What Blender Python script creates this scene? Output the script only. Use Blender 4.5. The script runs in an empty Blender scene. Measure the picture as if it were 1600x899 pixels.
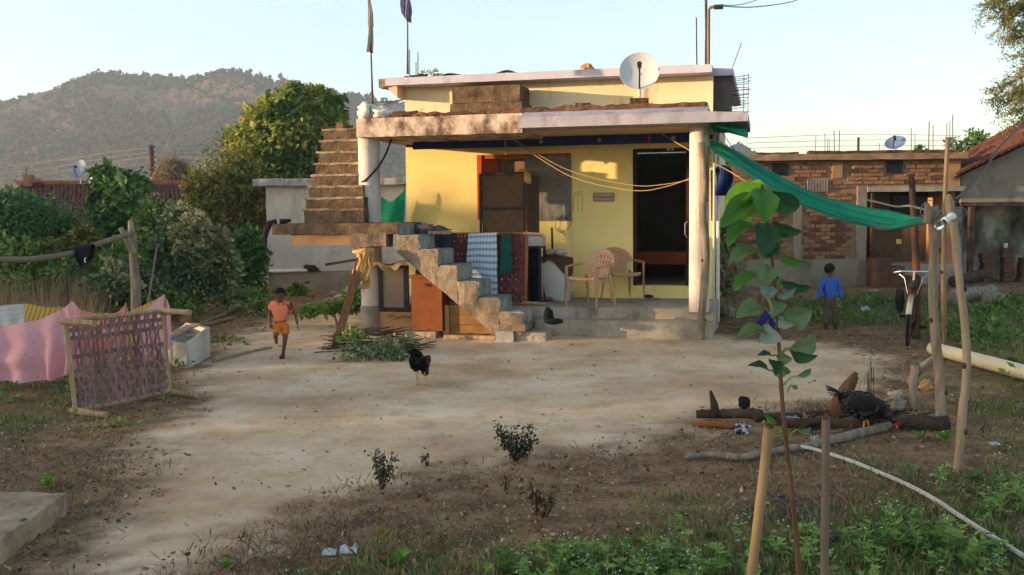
import bpy, math, random
import numpy as np
from mathutils import Vector, noise as mn
random.seed(7); np.random.seed(7)
RND = random.Random(11)
sc = bpy.context.scene
col = sc.collection
# ------------------------------------------------------------------ camera
FPX, HCAM = 1600.0, 1.9
_p, _r, _psi = math.atan(119.5/1600), .0105, math.radians(14)
_R0 = np.array([1, 0, 0.]); _F = np.array([0, math.cos(_p), -math.sin(_p)]); _U0 = np.array([0, math.sin(_p), math.cos(_p)])
_U = _U0*math.cos(_r)+_R0*math.sin(_r); _R = _R0*math.cos(_r)-_U0*math.sin(_r); CAM = np.array([0, 0, HCAM])
from mathutils import Matrix
cam = bpy.data.objects.new('camera', bpy.data.cameras.new('camera')); col.objects.link(cam)
cam.matrix_world = Matrix(((_R[0], _U[0], -_F[0], 0), (_R[1], _U[1], -_F[1], 0), (_R[2], _U[2], -_F[2], HCAM), (0, 0, 0, 1)))
cam.data.sensor_width = 36; cam.data.lens = 36.0; cam.data.clip_end = 20000; cam.data.clip_start = .05
sc.camera = cam
# ------------------------------------------------------------------ light
SUN_EL, SUN_AZ = math.radians(5.4), math.radians(81)      # azimuth measured from straight behind the camera to the left
SDIR = Vector((-math.sin(SUN_AZ)*math.cos(SUN_EL), -math.cos(SUN_AZ)*math.cos(SUN_EL), math.sin(SUN_EL)))
w = bpy.data.worlds.new('World'); sc.world = w; w.use_nodes = True
nt = w.node_tree; nt.nodes.clear()
sky = nt.nodes.new('ShaderNodeTexSky'); sky.sky_type = 'NISHITA'; sky.sun_disc = False
sky.sun_elevation = SUN_EL; sky.sun_rotation = math.atan2(SDIR.x, SDIR.y)
sky.air_density = .8; sky.dust_density = 1.3; sky.ozone_density = .8; sky.altitude = 200
bg = nt.nodes.new('ShaderNodeBackground'); bg.inputs['Strength'].default_value = .15
out = nt.nodes.new('ShaderNodeOutputWorld')
nt.links.new(sky.outputs[0], bg.inputs[0]); nt.links.new(bg.outputs[0], out.inputs[0])
sl = bpy.data.lights.new('sun', 'SUN'); sl.energy = 3.3; sl.angle = math.radians(.5); sl.color = (1, .68, .38)
so = bpy.data.objects.new('sun', sl); col.objects.link(so)
so.rotation_euler = SDIR.to_track_quat('Z', 'Y').to_euler(); so.location = (-30, -10, 20)
vs = sc.view_settings; vs.view_transform = 'Standard'; vs.look = 'None'; vs.gamma = 1; vs.exposure = 1.9
sc.cycles.max_bounces = 5; sc.cycles.diffuse_bounces = 3; sc.cycles.transparent_max_bounces = 8; sc.cycles.volume_bounces = 0
sc.cycles.volume_step_rate = 5; sc.cycles.caustics_reflective = False; sc.cycles.caustics_refractive = False
# ------------------------------------------------------------------ picture rays to places in the world
def ray(px, py): return _F + _R*(px-800)/FPX + _U*(449.5-py)/FPX
def G(px, py, z=0.0):
    d = ray(px, py); return Vector(CAM + d*(z-HCAM)/d[2])
def P(px, py, Y):
    d = ray(px, py); return Vector(CAM + d*Y/d[1])
HU = np.array([math.cos(_psi), -math.sin(_psi), 0]); HV = np.array([math.sin(_psi), math.cos(_psi), 0])
HO = np.array(G(1092, 533)); HO[2] = 0
def H(u, v, z): return Vector(HO + HU*u + HV*v + np.array([0, 0, z]))
def hz(px, py, v):
    d = ray(px, py); t = (HO+v*HV-CAM)@HV/(d@HV); q = CAM+d*t-HO; return float(q@HU), float(q[2])
def HF(px, py, z):                       # house frame u, v of a picture point at height z
    q = np.array(G(px, py, z))-HO; return float(q@HU), float(q@HV)
def lerp(a, b, t): return a+(b-a)*t
def sm(a, b, x):
    t = min(1, max(0, (x-a)/(b-a))); return t*t*(3-2*t)
def L(r, g, b):                          # sRGB 0-255 to linear
    f = lambda c: (c/255/12.92) if c <= 10 else ((c/255+.055)/1.055)**2.4
    return (f(r), f(g), f(b), 1)
# ------------------------------------------------------------------ materials
MATS = {}
def mat(name, cols, scale=4, rough=.9, bump=.25, bscale=None, detail=6, stretch=(1, 1, 1), trans=0, spec=.25, pos=None, attr=None, fine=None, metal=0, stain=None):
    if name in MATS: return MATS[name]
    m = bpy.data.materials.new(name); m.use_nodes = True; t = m.node_tree; n = t.nodes; l = t.links
    b = n['Principled BSDF']; b.inputs['Roughness'].default_value = rough; b.inputs['Specular IOR Level'].default_value = spec
    b.inputs['Metallic'].default_value = metal
    tc = n.new('ShaderNodeTexCoord'); mp = n.new('ShaderNodeMapping'); mp.inputs['Scale'].default_value = stretch
    l.new(tc.outputs['Object'], mp.inputs[0])
    oi = n.new('ShaderNodeObjectInfo'); mu = n.new('ShaderNodeMath'); mu.operation = 'MULTIPLY'; mu.inputs[1].default_value = 40
    l.new(oi.outputs['Random'], mu.inputs[0])
    def nz(s, d, r=.6):
        k = n.new('ShaderNodeTexNoise'); k.noise_dimensions = '4D'; k.inputs['Scale'].default_value = s; k.inputs['Detail'].default_value = d
        k.inputs['Roughness'].default_value = r
        l.new(mp.outputs[0], k.inputs['Vector']); l.new(mu.outputs[0], k.inputs['W']); return k
    rp = n.new('ShaderNodeValToRGB'); e = rp.color_ramp.elements
    ps = pos or [.3+.4*i/max(1, len(cols)-1) for i in range(len(cols))]
    while len(e) < len(cols): e.new(.5)
    while len(e) > max(1, len(cols)): e.remove(e[-1])
    for i, c in enumerate(cols): e[i].position = ps[i]; e[i].color = c if len(c) == 4 else (*c, 1)
    k = nz(scale, detail)
    src = k.outputs['Fac']
    if attr:
        a = n.new('ShaderNodeAttribute'); a.attribute_name = attr
        ad = n.new('ShaderNodeMath'); ad.operation = 'MULTIPLY_ADD'; ad.inputs[1].default_value = .25; 
        l.new(k.outputs['Fac'], ad.inputs[0]); sc_ = n.new('ShaderNodeMath'); sc_.operation = 'MULTIPLY'; sc_.inputs[1].default_value = .75
        l.new(a.outputs['Fac'], sc_.inputs[0]); l.new(sc_.outputs[0], ad.inputs[2]); src = ad.outputs[0]
    l.new(src, rp.inputs[0]); cout = rp.outputs[0]
    if stain:                            # (colour, scale, lo, hi, stretch)
        c2, s2, lo, hi, st = stain
        mp2 = n.new('ShaderNodeMapping'); mp2.inputs['Scale'].default_value = st; l.new(tc.outputs['Object'], mp2.inputs[0])
        k2 = n.new('ShaderNodeTexNoise'); k2.inputs['Scale'].default_value = s2; k2.inputs['Detail'].default_value = 8; k2.inputs['Roughness'].default_value = .68
        l.new(mp2.outputs[0], k2.inputs['Vector'])
        mr = n.new('ShaderNodeMapRange'); mr.inputs[1].default_value = lo; mr.inputs[2].default_value = hi; l.new(k2.outputs['Fac'], mr.inputs[0])
        mx = n.new('ShaderNodeMixRGB'); l.new(mr.outputs[0], mx.inputs[0]); l.new(cout, mx.inputs[1]); mx.inputs[2].default_value = c2 if len(c2) == 4 else (*c2, 1)
        cout = mx.outputs[0]
    if fine:
        k3 = nz(fine, 3, .7); mx = n.new('ShaderNodeMixRGB'); mx.blend_type = 'OVERLAY'; mx.inputs[0].default_value = .45
        l.new(cout, mx.inputs[1]); l.new(k3.outputs['Fac'], mx.inputs[2]); cout = mx.outputs[0]
    l.new(cout, b.inputs['Base Color'])
    if bump:
        kb = nz(bscale or scale*4, 8, .65); bp = n.new('ShaderNodeBump'); bp.inputs['Strength'].default_value = bump; bp.inputs['Distance'].default_value = .02
        l.new(kb.outputs['Fac'], bp.inputs['Height']); l.new(bp.outputs[0], b.inputs['Normal'])
    if trans:
        tr = n.new('ShaderNodeBsdfTranslucent'); l.new(cout, tr.inputs[0]); ms = n.new('ShaderNodeMixShader'); ms.inputs[0].default_value = trans
        l.new(b.outputs[0], ms.inputs[1]); l.new(tr.outputs[0], ms.inputs[2]); l.new(ms.outputs[0], n['Material Output'].inputs[0])
    MATS[name] = m; return m
def uvmat(name, fn, rough=.9, trans=0, bump=0):
    m = bpy.data.materials.new(name); m.use_nodes = True; t = m.node_tree; n = t.nodes; l = t.links
    b = n['Principled BSDF']; b.inputs['Roughness'].default_value = rough; b.inputs['Specular IOR Level'].default_value = .15
    uv = n.new('ShaderNodeTexCoord'); sp = n.new('ShaderNodeSeparateXYZ'); l.new(uv.outputs['UV'], sp.inputs[0])
    def math_(op, a, c=0.0, d=None):
        k = n.new('ShaderNodeMath'); k.operation = op
        for i, x in enumerate((a, c) if d is None else (a, c, d)):
            if isinstance(x, (int, float)): k.inputs[i].default_value = x
            else: l.new(x, k.inputs[i])
        return k.outputs[0]
    def mix(f, a, c):
        k = n.new('ShaderNodeMixRGB')
        for i, x in enumerate((f, a, c)):
            if isinstance(x, (int, float)): k.inputs[i].default_value = x
            elif isinstance(x, tuple): k.inputs[i].default_value = x
            else: l.new(x, k.inputs[i])
        return k.outputs[0]
    def nz(s, d=4, vec=None):
        k = n.new('ShaderNodeTexNoise'); k.inputs['Scale'].default_value = s; k.inputs['Detail'].default_value = d
        l.new(vec or uv.outputs['UV'], k.inputs['Vector']); return k.outputs['Fac']
    c = fn(sp.outputs[0], sp.outputs[1], math_, mix, nz)
    l.new(c, b.inputs['Base Color'])
    if bump:
        bp = n.new('ShaderNodeBump'); bp.inputs['Strength'].default_value = bump; bp.inputs['Distance'].default_value = .01
        l.new(nz(60), bp.inputs['Height']); l.new(bp.outputs[0], b.inputs['Normal'])
    if trans:
        tr = n.new('ShaderNodeBsdfTranslucent'); l.new(c, tr.inputs[0]); ms = n.new('ShaderNodeMixShader'); ms.inputs[0].default_value = trans
        l.new(b.outputs[0], ms.inputs[1]); l.new(tr.outputs[0], ms.inputs[2]); l.new(ms.outputs[0], n['Material Output'].inputs[0])
    MATS[name] = m; return m
# ------------------------------------------------------------------ mesh helpers
class MB:
    def __init__(s): s.v = []; s.f = []; s.uv = {}; s.mi = {}; s.cm = 0
    def face(s, idx, uv=None):
        if uv: s.uv[len(s.f)] = uv
        if s.cm: s.mi[len(s.f)] = s.cm
        s.f.append(tuple(idx))
    def hexa(s, p):                       # p: 8 points, bottom ring 0-3, top ring 4-7
        o = len(s.v); s.v += [Vector(q) for q in p]
        for q in ((3, 2, 1, 0), (4, 5, 6, 7), (0, 1, 5, 4), (1, 2, 6, 5), (2, 3, 7, 6), (3, 0, 4, 7)): s.face([o+i for i in q])
    def box(s, c, d, ax=None):
        x, y, z = ax or (Vector((1, 0, 0)), Vector((0, 1, 0)), Vector((0, 0, 1))); c = Vector(c)
        hx, hy, h = x*d[0]/2, y*d[1]/2, z*d[2]/2
        s.hexa([c-hx-hy-h, c+hx-hy-h, c+hx+hy-h, c-hx+hy-h, c-hx-hy+h, c+hx-hy+h, c+hx+hy+h, c-hx+hy+h])
    def grid(s, fn, nu, nv, uvs=(1, 1), close=False):
        o = len(s.v)
        for j in range(nv+1):
            for i in range(nu+1): s.v.append(Vector(fn(i/nu, j/nv)))
        for j in range(nv):
            for i in range(nu):
                a = o+j*(nu+1)+i; b = a+nu+1
                s.face((a, a+1, b+1, b), [(i/nu*uvs[0], j/nv*uvs[1]), ((i+1)/nu*uvs[0], j/nv*uvs[1]), ((i+1)/nu*uvs[0], (j+1)/nv*uvs[1]), (i/nu*uvs[0], (j+1)/nv*uvs[1])])
    def tube(s, pts, r, n=8, cap=True):
        pts = [Vector(p) for p in pts]; k = len(pts); o = len(s.v); nrm = None
        rs = r if isinstance(r, (list, tuple)) else [r]*k
        for i, p in enumerate(pts):
            t = (pts[min(i+1, k-1)]-pts[max(i-1, 0)]).normalized()
            if nrm is None: nrm = t.orthogonal().normalized()
            nrm = (nrm-t*nrm.dot(t)); nrm = nrm.normalized() if nrm.length > 1e-6 else t.orthogonal().normalized()
            b = t.cross(nrm)
            for j in range(n):
                a = 2*math.pi*j/n; s.v.append(p+(nrm*math.cos(a)+b*math.sin(a))*rs[i])
        for i in range(k-1):
            for j in range(n):
                a = o+i*n+j; b = o+i*n+(j+1) % n; s.face((a, b, b+n, a+n))
        if cap:
            s.face([o+j for j in range(n)][::-1]); s.face([o+(k-1)*n+j for j in range(n)])
    def lathe(s, c, prof, n=16, axis=None, ex=None):
        c = Vector(c); z = (axis or Vector((0, 0, 1))).normalized(); x = ex or z.orthogonal().normalized(); y = z.cross(x); o = len(s.v)
        for r, h in prof:
            for j in range(n):
                a = 2*math.pi*j/n; s.v.append(c+z*h+(x*math.cos(a)+y*math.sin(a))*r)
        for i in range(len(prof)-1):
            for j in range(n):
                a = o+i*n+j; b = o+i*n+(j+1) % n; s.face((a, b, b+n, a+n))
    def blob(s, c, d, n=10, m=6, amp=.15, fr=2.0, seed=0, ax=None):
        c = Vector(c); x, y, z = ax or (Vector((1, 0, 0)), Vector((0, 1, 0)), Vector((0, 0, 1))); o = len(s.v)
        def pt(a, b):
            q = Vector((math.cos(a)*math.cos(b), math.sin(a)*math.cos(b), math.sin(b)))
            k = 1+amp*mn.noise(q*fr+Vector((seed*7.1, seed*3.3, seed)))*1.6
            q = q*k; return c+x*q.x*d[0]+y*q.y*d[1]+z*q.z*d[2]
        s.v.append(pt(0, -math.pi/2))
        for j in range(1, m):
            for i in range(n): s.v.append(pt(2*math.pi*i/n, -math.pi/2+math.pi*j/m))
        s.v.append(pt(0, math.pi/2)); e = len(s.v)-1
        for i in range(n): s.face((o, o+1+(i+1) % n, o+1+i)); s.face((e, e-n+i, e-n+(i+1) % n))
        for j in range(m-2):
            for i in range(n):
                a = o+1+j*n+i; b = o+1+j*n+(i+1) % n; s.face((a, b, b+n, a+n))
    def rbox(s, T, b, res=.12, amp=.012, fr=4.0, seed=0):   # rough-edged box in the frame T; b = (u0,u1,v0,v1,z0,z1); z may be functions of u, v
        u0, u1, v0, v1, z0, z1 = b; Z0 = z0 if callable(z0) else (lambda u, v: z0); Z1 = z1 if callable(z1) else (lambda u, v: z1)
        nu = max(1, min(60, round((u1-u0)/res))); nv = max(1, min(60, round((v1-v0)/res))); nz_ = max(1, min(30, round((Z1(u0, v0)-Z0(u0, v0))/res)))
        off = Vector((seed*3.7, seed*1.9, seed*5.3))
        def q(a, b_, c):
            u = lerp(u0, u1, a); v = lerp(v0, v1, b_); z = lerp(Z0(u, v), Z1(u, v), c); p = Vector(T(u, v, z))
            if amp: p = p+mn.noise_vector(p*fr+off)*amp+mn.noise_vector(p*fr*3.1+off)*amp*.6
            return p
        for fn, a, c in ((lambda x, y: q(x, 0, y), nu, nz_), (lambda x, y: q(1-x, 1, y), nu, nz_), (lambda x, y: q(0, 1-x, y), nv, nz_), (lambda x, y: q(1, x, y), nv, nz_), (lambda x, y: q(x, y, 1), nu, nv), (lambda x, y: q(1-x, y, 0), nu, nv)):
            s.grid(fn, a, c)
    def build(s, name, m, parent=None, smooth=False, label=None, kind=None, base=None):
        base = Vector(base) if base is not None else (Vector(parent_base(parent)) if parent else Vector((0, 0, 0)))
        me = bpy.data.meshes.new(name); me.from_pydata([v-base for v in s.v], [], s.f); me.validate()
        for k in (m if isinstance(m, (list, tuple)) else [m]): me.materials.append(k)
        if s.uv:
            ul = me.uv_layers.new(name='UVMap'); arr = np.zeros((len(me.loops), 2), 'f')
            if len(me.polygons) == len(s.f):
                for i, pl in enumerate(me.polygons):
                    if i in s.uv: arr[pl.loop_start:pl.loop_start+pl.loop_total] = s.uv[i]
            ul.data.foreach_set('uv', arr.ravel())
        if s.mi and len(me.polygons) == len(s.f):
            for i, k in s.mi.items(): me.polygons[i].material_index = k
        if smooth: me.polygons.foreach_set('use_smooth', [True]*len(me.polygons))
        o = bpy.data.objects.new(name, me); col.objects.link(o)
        if parent: o.parent = parent
        else: o.location = base
        if label: o['label'] = label
        if kind: o['kind'] = kind
        return o
def parent_base(o):
    p = Vector((0, 0, 0))
    while o: p = p+o.location; o = o.parent
    return p
def tag(o, label, cat, group=None, kind=None):
    if label: o['label'] = label
    if cat: o['category'] = cat
    if group: o['group'] = group
    if kind: o['kind'] = kind
    return o
def thing(name, label, cat, loc, group=None):
    o = bpy.data.objects.new(name, None); o.empty_display_size = .2; o.location = loc; col.objects.link(o); return tag(o, label, cat, group)
def one(name, mb, m, label, cat, base, group=None, smooth=False): return tag(mb.build(name, m, smooth=smooth, base=base), label, cat, group)
def inst(o, name, parent, mw):            # another piece sharing a mesh; mw in world space, no parent rotation anywhere
    k = bpy.data.objects.new(name, o.data); col.objects.link(k); k.parent = parent; m = mw.copy(); m.translation = m.translation-parent_base(parent); k.matrix_local = m; return k
def dup(root, loc, rz, label=None, group=None):
    r = root.copy(); col.objects.link(r); r.location = loc; r.rotation_euler = (0, 0, rz)
    if label: r['label'] = label
    if group: r['group'] = group
    def rec(a, b):
        for ch in a.children:
            c = ch.copy(); col.objects.link(c); c.parent = b; rec(ch, c)
    rec(root, r); return r
def polys(name, V, m, parent=None, base=(0, 0, 0), var=None, smooth=False, kind=None, midx=None):   # V: (n,k,3) loose faces
    V = np.asarray(V, 'f'); n, k, _ = V.shape
    base = np.array(parent_base(parent)) if parent else np.array(base)
    me = bpy.data.meshes.new(name); me.vertices.add(n*k); me.vertices.foreach_set('co', (V.reshape(-1, 3)-base).astype('f').ravel())
    me.loops.add(n*k); me.loops.foreach_set('vertex_index', np.arange(n*k, dtype='i')); me.polygons.add(n)
    me.polygons.foreach_set('loop_start', np.arange(0, n*k, k, dtype='i')); 
    for q in (m if isinstance(m, (list, tuple)) else [m]): me.materials.append(q)
    if midx is not None: me.polygons.foreach_set('material_index', np.asarray(midx, 'i'))
    me.update(calc_edges=True)
    a = me.attributes.new('var', 'FLOAT', 'FACE'); a.data.foreach_set('value', np.asarray(var if var is not None else np.random.rand(n), 'f'))
    o = bpy.data.objects.new(name, me); col.objects.link(o)
    if parent: o.parent = parent
    else: o.location = Vector(base)
    if kind: o['kind'] = kind
    return o
def leafpolys(C, D, N, ln, wd, k=4, fold=.0):     # leaf faces at C along D with normal N; arrays
    D = D/np.linalg.norm(D, axis=1, keepdims=True); S = np.cross(D, N); S /= np.linalg.norm(S, axis=1, keepdims=True)+1e-9
    ln = np.asarray(ln).reshape(-1, 1); wd = np.asarray(wd).reshape(-1, 1)
    if k == 4: return np.stack([C, C+D*ln*.45+S*wd*.5, C+D*ln, C+D*ln*.45-S*wd*.5], 1)
    return np.stack([C, C+D*ln*.25+S*wd*.42, C+D*ln*.6+S*wd*.45, C+D*ln, C+D*ln*.6-S*wd*.45, C+D*ln*.25-S*wd*.42], 1)
def rdir(n, rs=np.random):
    d = rs.normal(size=(n, 3)); return d/np.linalg.norm(d, axis=1, keepdims=True)
def crown(clumps, n, size, k=4, droop=.3, shell=.55, aspect=.55, seed=0):
    """leaves spread in ellipsoid clumps [(c, (rx,ry,rz))]; returns faces and a per-leaf random value"""
    rs = np.random.RandomState(seed); C = np.array([c for c, r in clumps], 'f'); Rr = np.array([r for c, r in clumps], 'f')
    wt = (Rr[:, 0]*Rr[:, 2]); idx = rs.choice(len(clumps), n, p=wt/wt.sum())
    d = rs.normal(size=(n, 3)); d /= np.linalg.norm(d, axis=1, keepdims=True); rad = shell+(1-shell)*rs.rand(n, 1)**.6*1.1
    rad *= (.8+.4*rs.rand(n, 1))
    p = C[idx]+d*rad*Rr[idx]
    D = d*.6+rs.normal(size=(n, 3))*.6; D[:, 2] -= droop
    N = d*.7+rs.normal(size=(n, 3))*.5+np.array([0, 0, .5]); 
    tw = rs.rand(n) < .13; td = rs.normal(size=(46, 3)); td[:, 2] += .35; td /= np.linalg.norm(td, axis=1, keepdims=True); ti = rs.randint(0, 46, n); tr_ = (.85+.6*rs.rand(n)*(.4+rs.rand(46)[ti]))[:, None]
    ci = rs.randint(0, len(clumps), 46)[ti]; p = np.where(tw[:, None], C[ci]+td[ti]*tr_*Rr[ci]+rs.normal(size=(n, 3))*size*.35, p)
    cs = (.65+.8*rs.rand(len(clumps)))[idx]; ln = size*cs*(.5+1.0*rs.rand(n)); return leafpolys(p, D, N, ln, ln*aspect, k), np.clip(.5*rs.rand(n)+.5*rs.rand(len(clumps))[idx], 0, 1)
def wob(pts, amp, fr=3, seed=0): return [Vector(p)+mn.noise_vector(Vector(p)*fr+Vector((seed, seed*2, 0)))*amp for p in pts]
def path(pts, n):                         # smooth polyline through pts
    pts = [Vector(p) for p in pts]; out_ = []; k = len(pts)-1
    for i in range(n+1):
        t = i/n*k; a = min(int(t), k-1); f = t-a
        p0, p1, p2, p3 = pts[max(a-1, 0)], pts[a], pts[a+1], pts[min(a+2, k)]
        out_.append(.5*((2*p1)+(p2-p0)*f+(2*p0-5*p1+4*p2-p3)*f*f+(3*p1-p0-3*p2+p3)*f**3))
    return out_
# ------------------------------------------------------------------ palette
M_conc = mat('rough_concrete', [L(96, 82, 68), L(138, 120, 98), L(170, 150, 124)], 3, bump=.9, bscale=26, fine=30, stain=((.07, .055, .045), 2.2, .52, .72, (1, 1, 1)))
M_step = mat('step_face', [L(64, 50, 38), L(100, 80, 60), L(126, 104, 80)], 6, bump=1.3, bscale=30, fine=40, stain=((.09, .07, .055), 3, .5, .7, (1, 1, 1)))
M_grey = mat('weathered_grey_cement', [L(110, 112, 112), L(150, 150, 146), L(178, 176, 170)], 3, bump=.5, bscale=20, fine=24, stain=((.06, .06, .06), 4, .5, .7, (2, 2, .5)))
M_cem = mat('plain_cement', [L(128, 118, 104), L(158, 146, 128), L(176, 164, 146)], 2, bump=.3, bscale=22, fine=20, stain=((.12, .10, .085), 3, .55, .75, (1, 1, .5)))
M_fascia = mat('peeling_white_paint', [L(196, 172, 152), L(212, 190, 172)], 3, bump=.4, bscale=14, fine=16, stain=((.13, .085, .06), 3.0, .43, .60, (1.1, 1.1, .75)))
M_lilac = mat('lilac_fascia_paint', [L(176, 172, 186), L(196, 190, 204)], 2, bump=.15, stain=(L(120, 116, 118), 3, .55, .8, (1, 1, .4)))
M_chajja = mat('grey_lilac_paint', [L(150, 146, 154), L(176, 170, 182)], 2, bump=.2, stain=(L(112, 106, 104), 3, .5, .75, (1.5, 1.5, .5)))
M_yellow = mat('yellow_wall_paint', [L(236, 212, 136), L(242, 222, 150)], 1.5, bump=.2, bscale=24, stain=(L(186, 150, 84), 1.8, .54, .85, (1.6, 1.6, .35)))
M_cream = mat('cream_wall_paint', [L(216, 198, 160), L(228, 212, 178)], 1.5, bump=.15, bscale=20, stain=(L(150, 122, 84), 2.0, .56, .82, (1.6, 1.6, .45)))
M_blue = mat('navy_beam_paint', [L(34, 46, 98), L(44, 58, 114)], 3, bump=.1)
M_soffit = mat('soffit_plaster', [L(196, 166, 130), L(214, 186, 150)], 2, bump=.15)
M_col = mat('whitewashed_column', [L(198, 184, 176), L(210, 196, 188)], 2, bump=.15, stain=(L(140, 114, 102), 3, .54, .75, (1, 1, .6)))
M_dirtycol = mat('dirty_column_base', [L(120, 112, 102), L(160, 146, 130)], 4, bump=.4)
M_white = mat('white_plastic', [L(215, 212, 205), L(226, 224, 220)], 3, bump=.05, rough=.6)
M_pvc = mat('cream_pvc', [L(206, 194, 158), L(218, 206, 172)], 2, bump=.04, rough=.45, stain=(L(150, 134, 100), 3, .6, .8, (1, 1, 1)))
M_dish = mat('dish_paint', [L(190, 190, 190), L(204, 204, 202)], 2, bump=0, rough=.5)
M_bluedish = mat('blue_dish_paint', [L(84, 108, 142), L(98, 120, 152)], 2, bump=0, rough=.5)
M_iron = mat('rusty_iron', [L(60, 44, 36), L(90, 64, 48)], 8, bump=.2, rough=.8)
M_dark = mat('dark_metal', [L(34, 32, 32), L(50, 48, 46)], 6, bump=.1, rough=.6)
M_steel = mat('bright_steel', [L(190, 190, 190), L(200, 200, 200)], 3, bump=0, rough=.3, metal=.9)
M_orange = mat('orange_cabinet_paint', [L(112, 60, 22), L(128, 72, 28)], 2, bump=.08, rough=.5, stain=(L(120, 62, 34), 3, .55, .8, (1, 1, .5)))
M_redwood = mat('orange_red_wood', [L(170, 66, 22), L(196, 84, 30)], 3, bump=.15, rough=.6, stretch=(6, 6, .6))
M_wood = mat('dry_wood', [L(120, 96, 70), L(160, 132, 100), L(180, 156, 124)], 3, bump=.5, bscale=14, stretch=(5, 5, .7), fine=20)
M_palewood = mat('pale_bare_wood', [L(126, 104, 82), L(156, 134, 108), L(172, 152, 126)], 3, bump=.4, bscale=12, stretch=(4, 4, .6), stain=((.10, .07, .05), 5, .60, .72, (1, 1, .5)))
M_bark = mat('grey_bark', [L(96, 82, 68), L(136, 120, 102), L(166, 150, 130)], 4, bump=.7, bscale=14, stretch=(4, 4, .8))
M_darkbark = mat('dark_old_wood', [L(36, 28, 24), L(70, 54, 42), L(96, 76, 60)], 4, bump=.9, bscale=14, fine=20)
M_bamboo = mat('bamboo_cane', [L(112, 88, 60), L(142, 116, 82), L(158, 134, 100)], 3, bump=.15, rough=.5, stretch=(5, 5, .5), stain=(L(110, 84, 56), 4, .56, .75, (1, 1, .3)))
M_greycane = mat('grey_weathered_cane', [L(104, 92, 78), L(134, 120, 102)], 3, bump=.2, stretch=(5, 5, .5), stain=(L(84, 74, 64), 4, .55, .75, (1, 1, .3)))
M_brownplank = mat('brown_plank', [L(78, 54, 36), L(110, 78, 52)], 3, bump=.4, stretch=(6, 6, .6))
M_jute = uvmat('jute_sacking', lambda u, v, m, mix, nz: mix(m('MULTIPLY', m('ADD', m('MULTIPLY', m('SINE', m('MULTIPLY', u, 900)), .5), .5), m('ADD', m('MULTIPLY', m('SINE', m('MULTIPLY', v, 1300)), .5), .5)), mix(nz(6), L(74, 54, 36), L(112, 86, 60)), mix(nz(9), L(96, 72, 50), L(134, 104, 74))), bump=.5)
M_towel = uvmat('checked_towel', lambda u, v, m, mix, nz: mix(m('MULTIPLY', m('GREATER_THAN', m('FRACT', m('MULTIPLY', v, 11)), .58), .8), mix(m('MULTIPLY', m('GREATER_THAN', m('FRACT', m('MULTIPLY', u, 9)), .8), .45), L(214, 216, 222), L(120, 140, 170)), mix(m('GREATER_THAN', m('FRACT', m('MULTIPLY', u, 9)), .8), L(110, 150, 184), L(84, 116, 156))), bump=.3, trans=.15)
M_sack = uvmat('striped_white_sack', lambda u, v, m, mix, nz: mix(m('LESS_THAN', m('FRACT', m('MULTIPLY', u, 26)), .16), mix(nz(4), L(188, 184, 176), L(214, 210, 204)), L(112, 110, 112)), bump=.3)
M_pink = uvmat('pink_printed_cotton', lambda u, v, m, mix, nz: mix(m('GREATER_THAN', nz(34, 1), .70), mix(nz(3), L(226, 166, 178), L(236, 184, 190)), L(176, 136, 172)), trans=.3, bump=.3)
M_yellowcloth = uvmat('yellow_striped_cotton', lambda u, v, m, mix, nz: mix(m('GREATER_THAN', m('FRACT', m('MULTIPLY', m('ADD', u, m('MULTIPLY', v, .3)), 12)), .5), L(196, 146, 44), L(214, 184, 110)), trans=.3, bump=.3)
M_whitecloth = uvmat('white_checked_cotton', lambda u, v, m, mix, nz: mix(m('MULTIPLY', m('GREATER_THAN', m('FRACT', m('MULTIPLY', v, 9)), .85), .5), L(205, 205, 206), L(160, 160, 175)), trans=.25, bump=.3)
M_net = uvmat('green_shade_net', lambda u, v, m, mix, nz: mix(m('MULTIPLY', m('GREATER_THAN', m('FRACT', m('MULTIPLY', v, 7)), .8), .5), mix(nz(5), L(14, 132, 104), L(46, 168, 134)), L(8, 104, 86)), rough=.7, trans=.5, bump=.5)
M_greencloth = mat('dark_green_cloth', [L(14, 62, 52), L(22, 84, 70)], 4, bump=.3)
M_navy = mat('navy_trousers', [L(44, 46, 60), L(64, 66, 80)], 4, bump=.4)
M_black = mat('black_cloth', [L(16, 17, 22), L(28, 29, 36)], 5, bump=.3)
M_strap = mat('mauve_cotton_tape', [L(96, 68, 68), L(134, 100, 98), L(154, 120, 114)], 2, bump=.4, bscale=40, fine=20)
M_strap2 = mat('maroon_cotton_tape', [L(96, 52, 54), L(120, 68, 68)], 2, bump=.4, bscale=40)
M_chair = mat('pinkish_tan_plastic', [L(180, 130, 102), L(190, 140, 112)], 2, bump=.02, rough=.35, spec=.5)
M_browncloth = mat('brown_cloth', [L(74, 48, 30), L(96, 64, 42)], 4, bump=.4)
M_rag = mat('straw_coloured_rag', [L(170, 126, 66), L(192, 152, 92), L(150, 106, 54)], 6, bump=.5)
M_brick = mat('fired_brick', [L(112, 80, 60), L(146, 106, 78), L(166, 126, 94)], 2, bump=.6, bscale=20, fine=24)
M_brick2 = mat('dark_brick', [L(64, 46, 38), L(98, 68, 52), L(128, 90, 68)], 2, bump=.6, bscale=20, fine=24)  # darker brown brick; the brick house uses it more low down
M_mortar = mat('clay_mortar', [L(122, 94, 72), L(148, 116, 88), L(166, 136, 108)], 3, bump=.5, bscale=20, fine=20)
M_tile = mat('clay_roof_tile', [L(92, 56, 44), L(146, 90, 66), L(176, 120, 90)], 1.5, bump=.4, bscale=14, attr='var', stain=((.05, .04, .035), 3, .58, .76, (1, 1, 1)))
M_soot = mat('sooted_plaster', [L(58, 54, 52), L(120, 114, 106), L(196, 192, 182)], 1.3, bump=.3, pos=[.36, .48, .6], stretch=(1, 1, .6))
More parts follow.
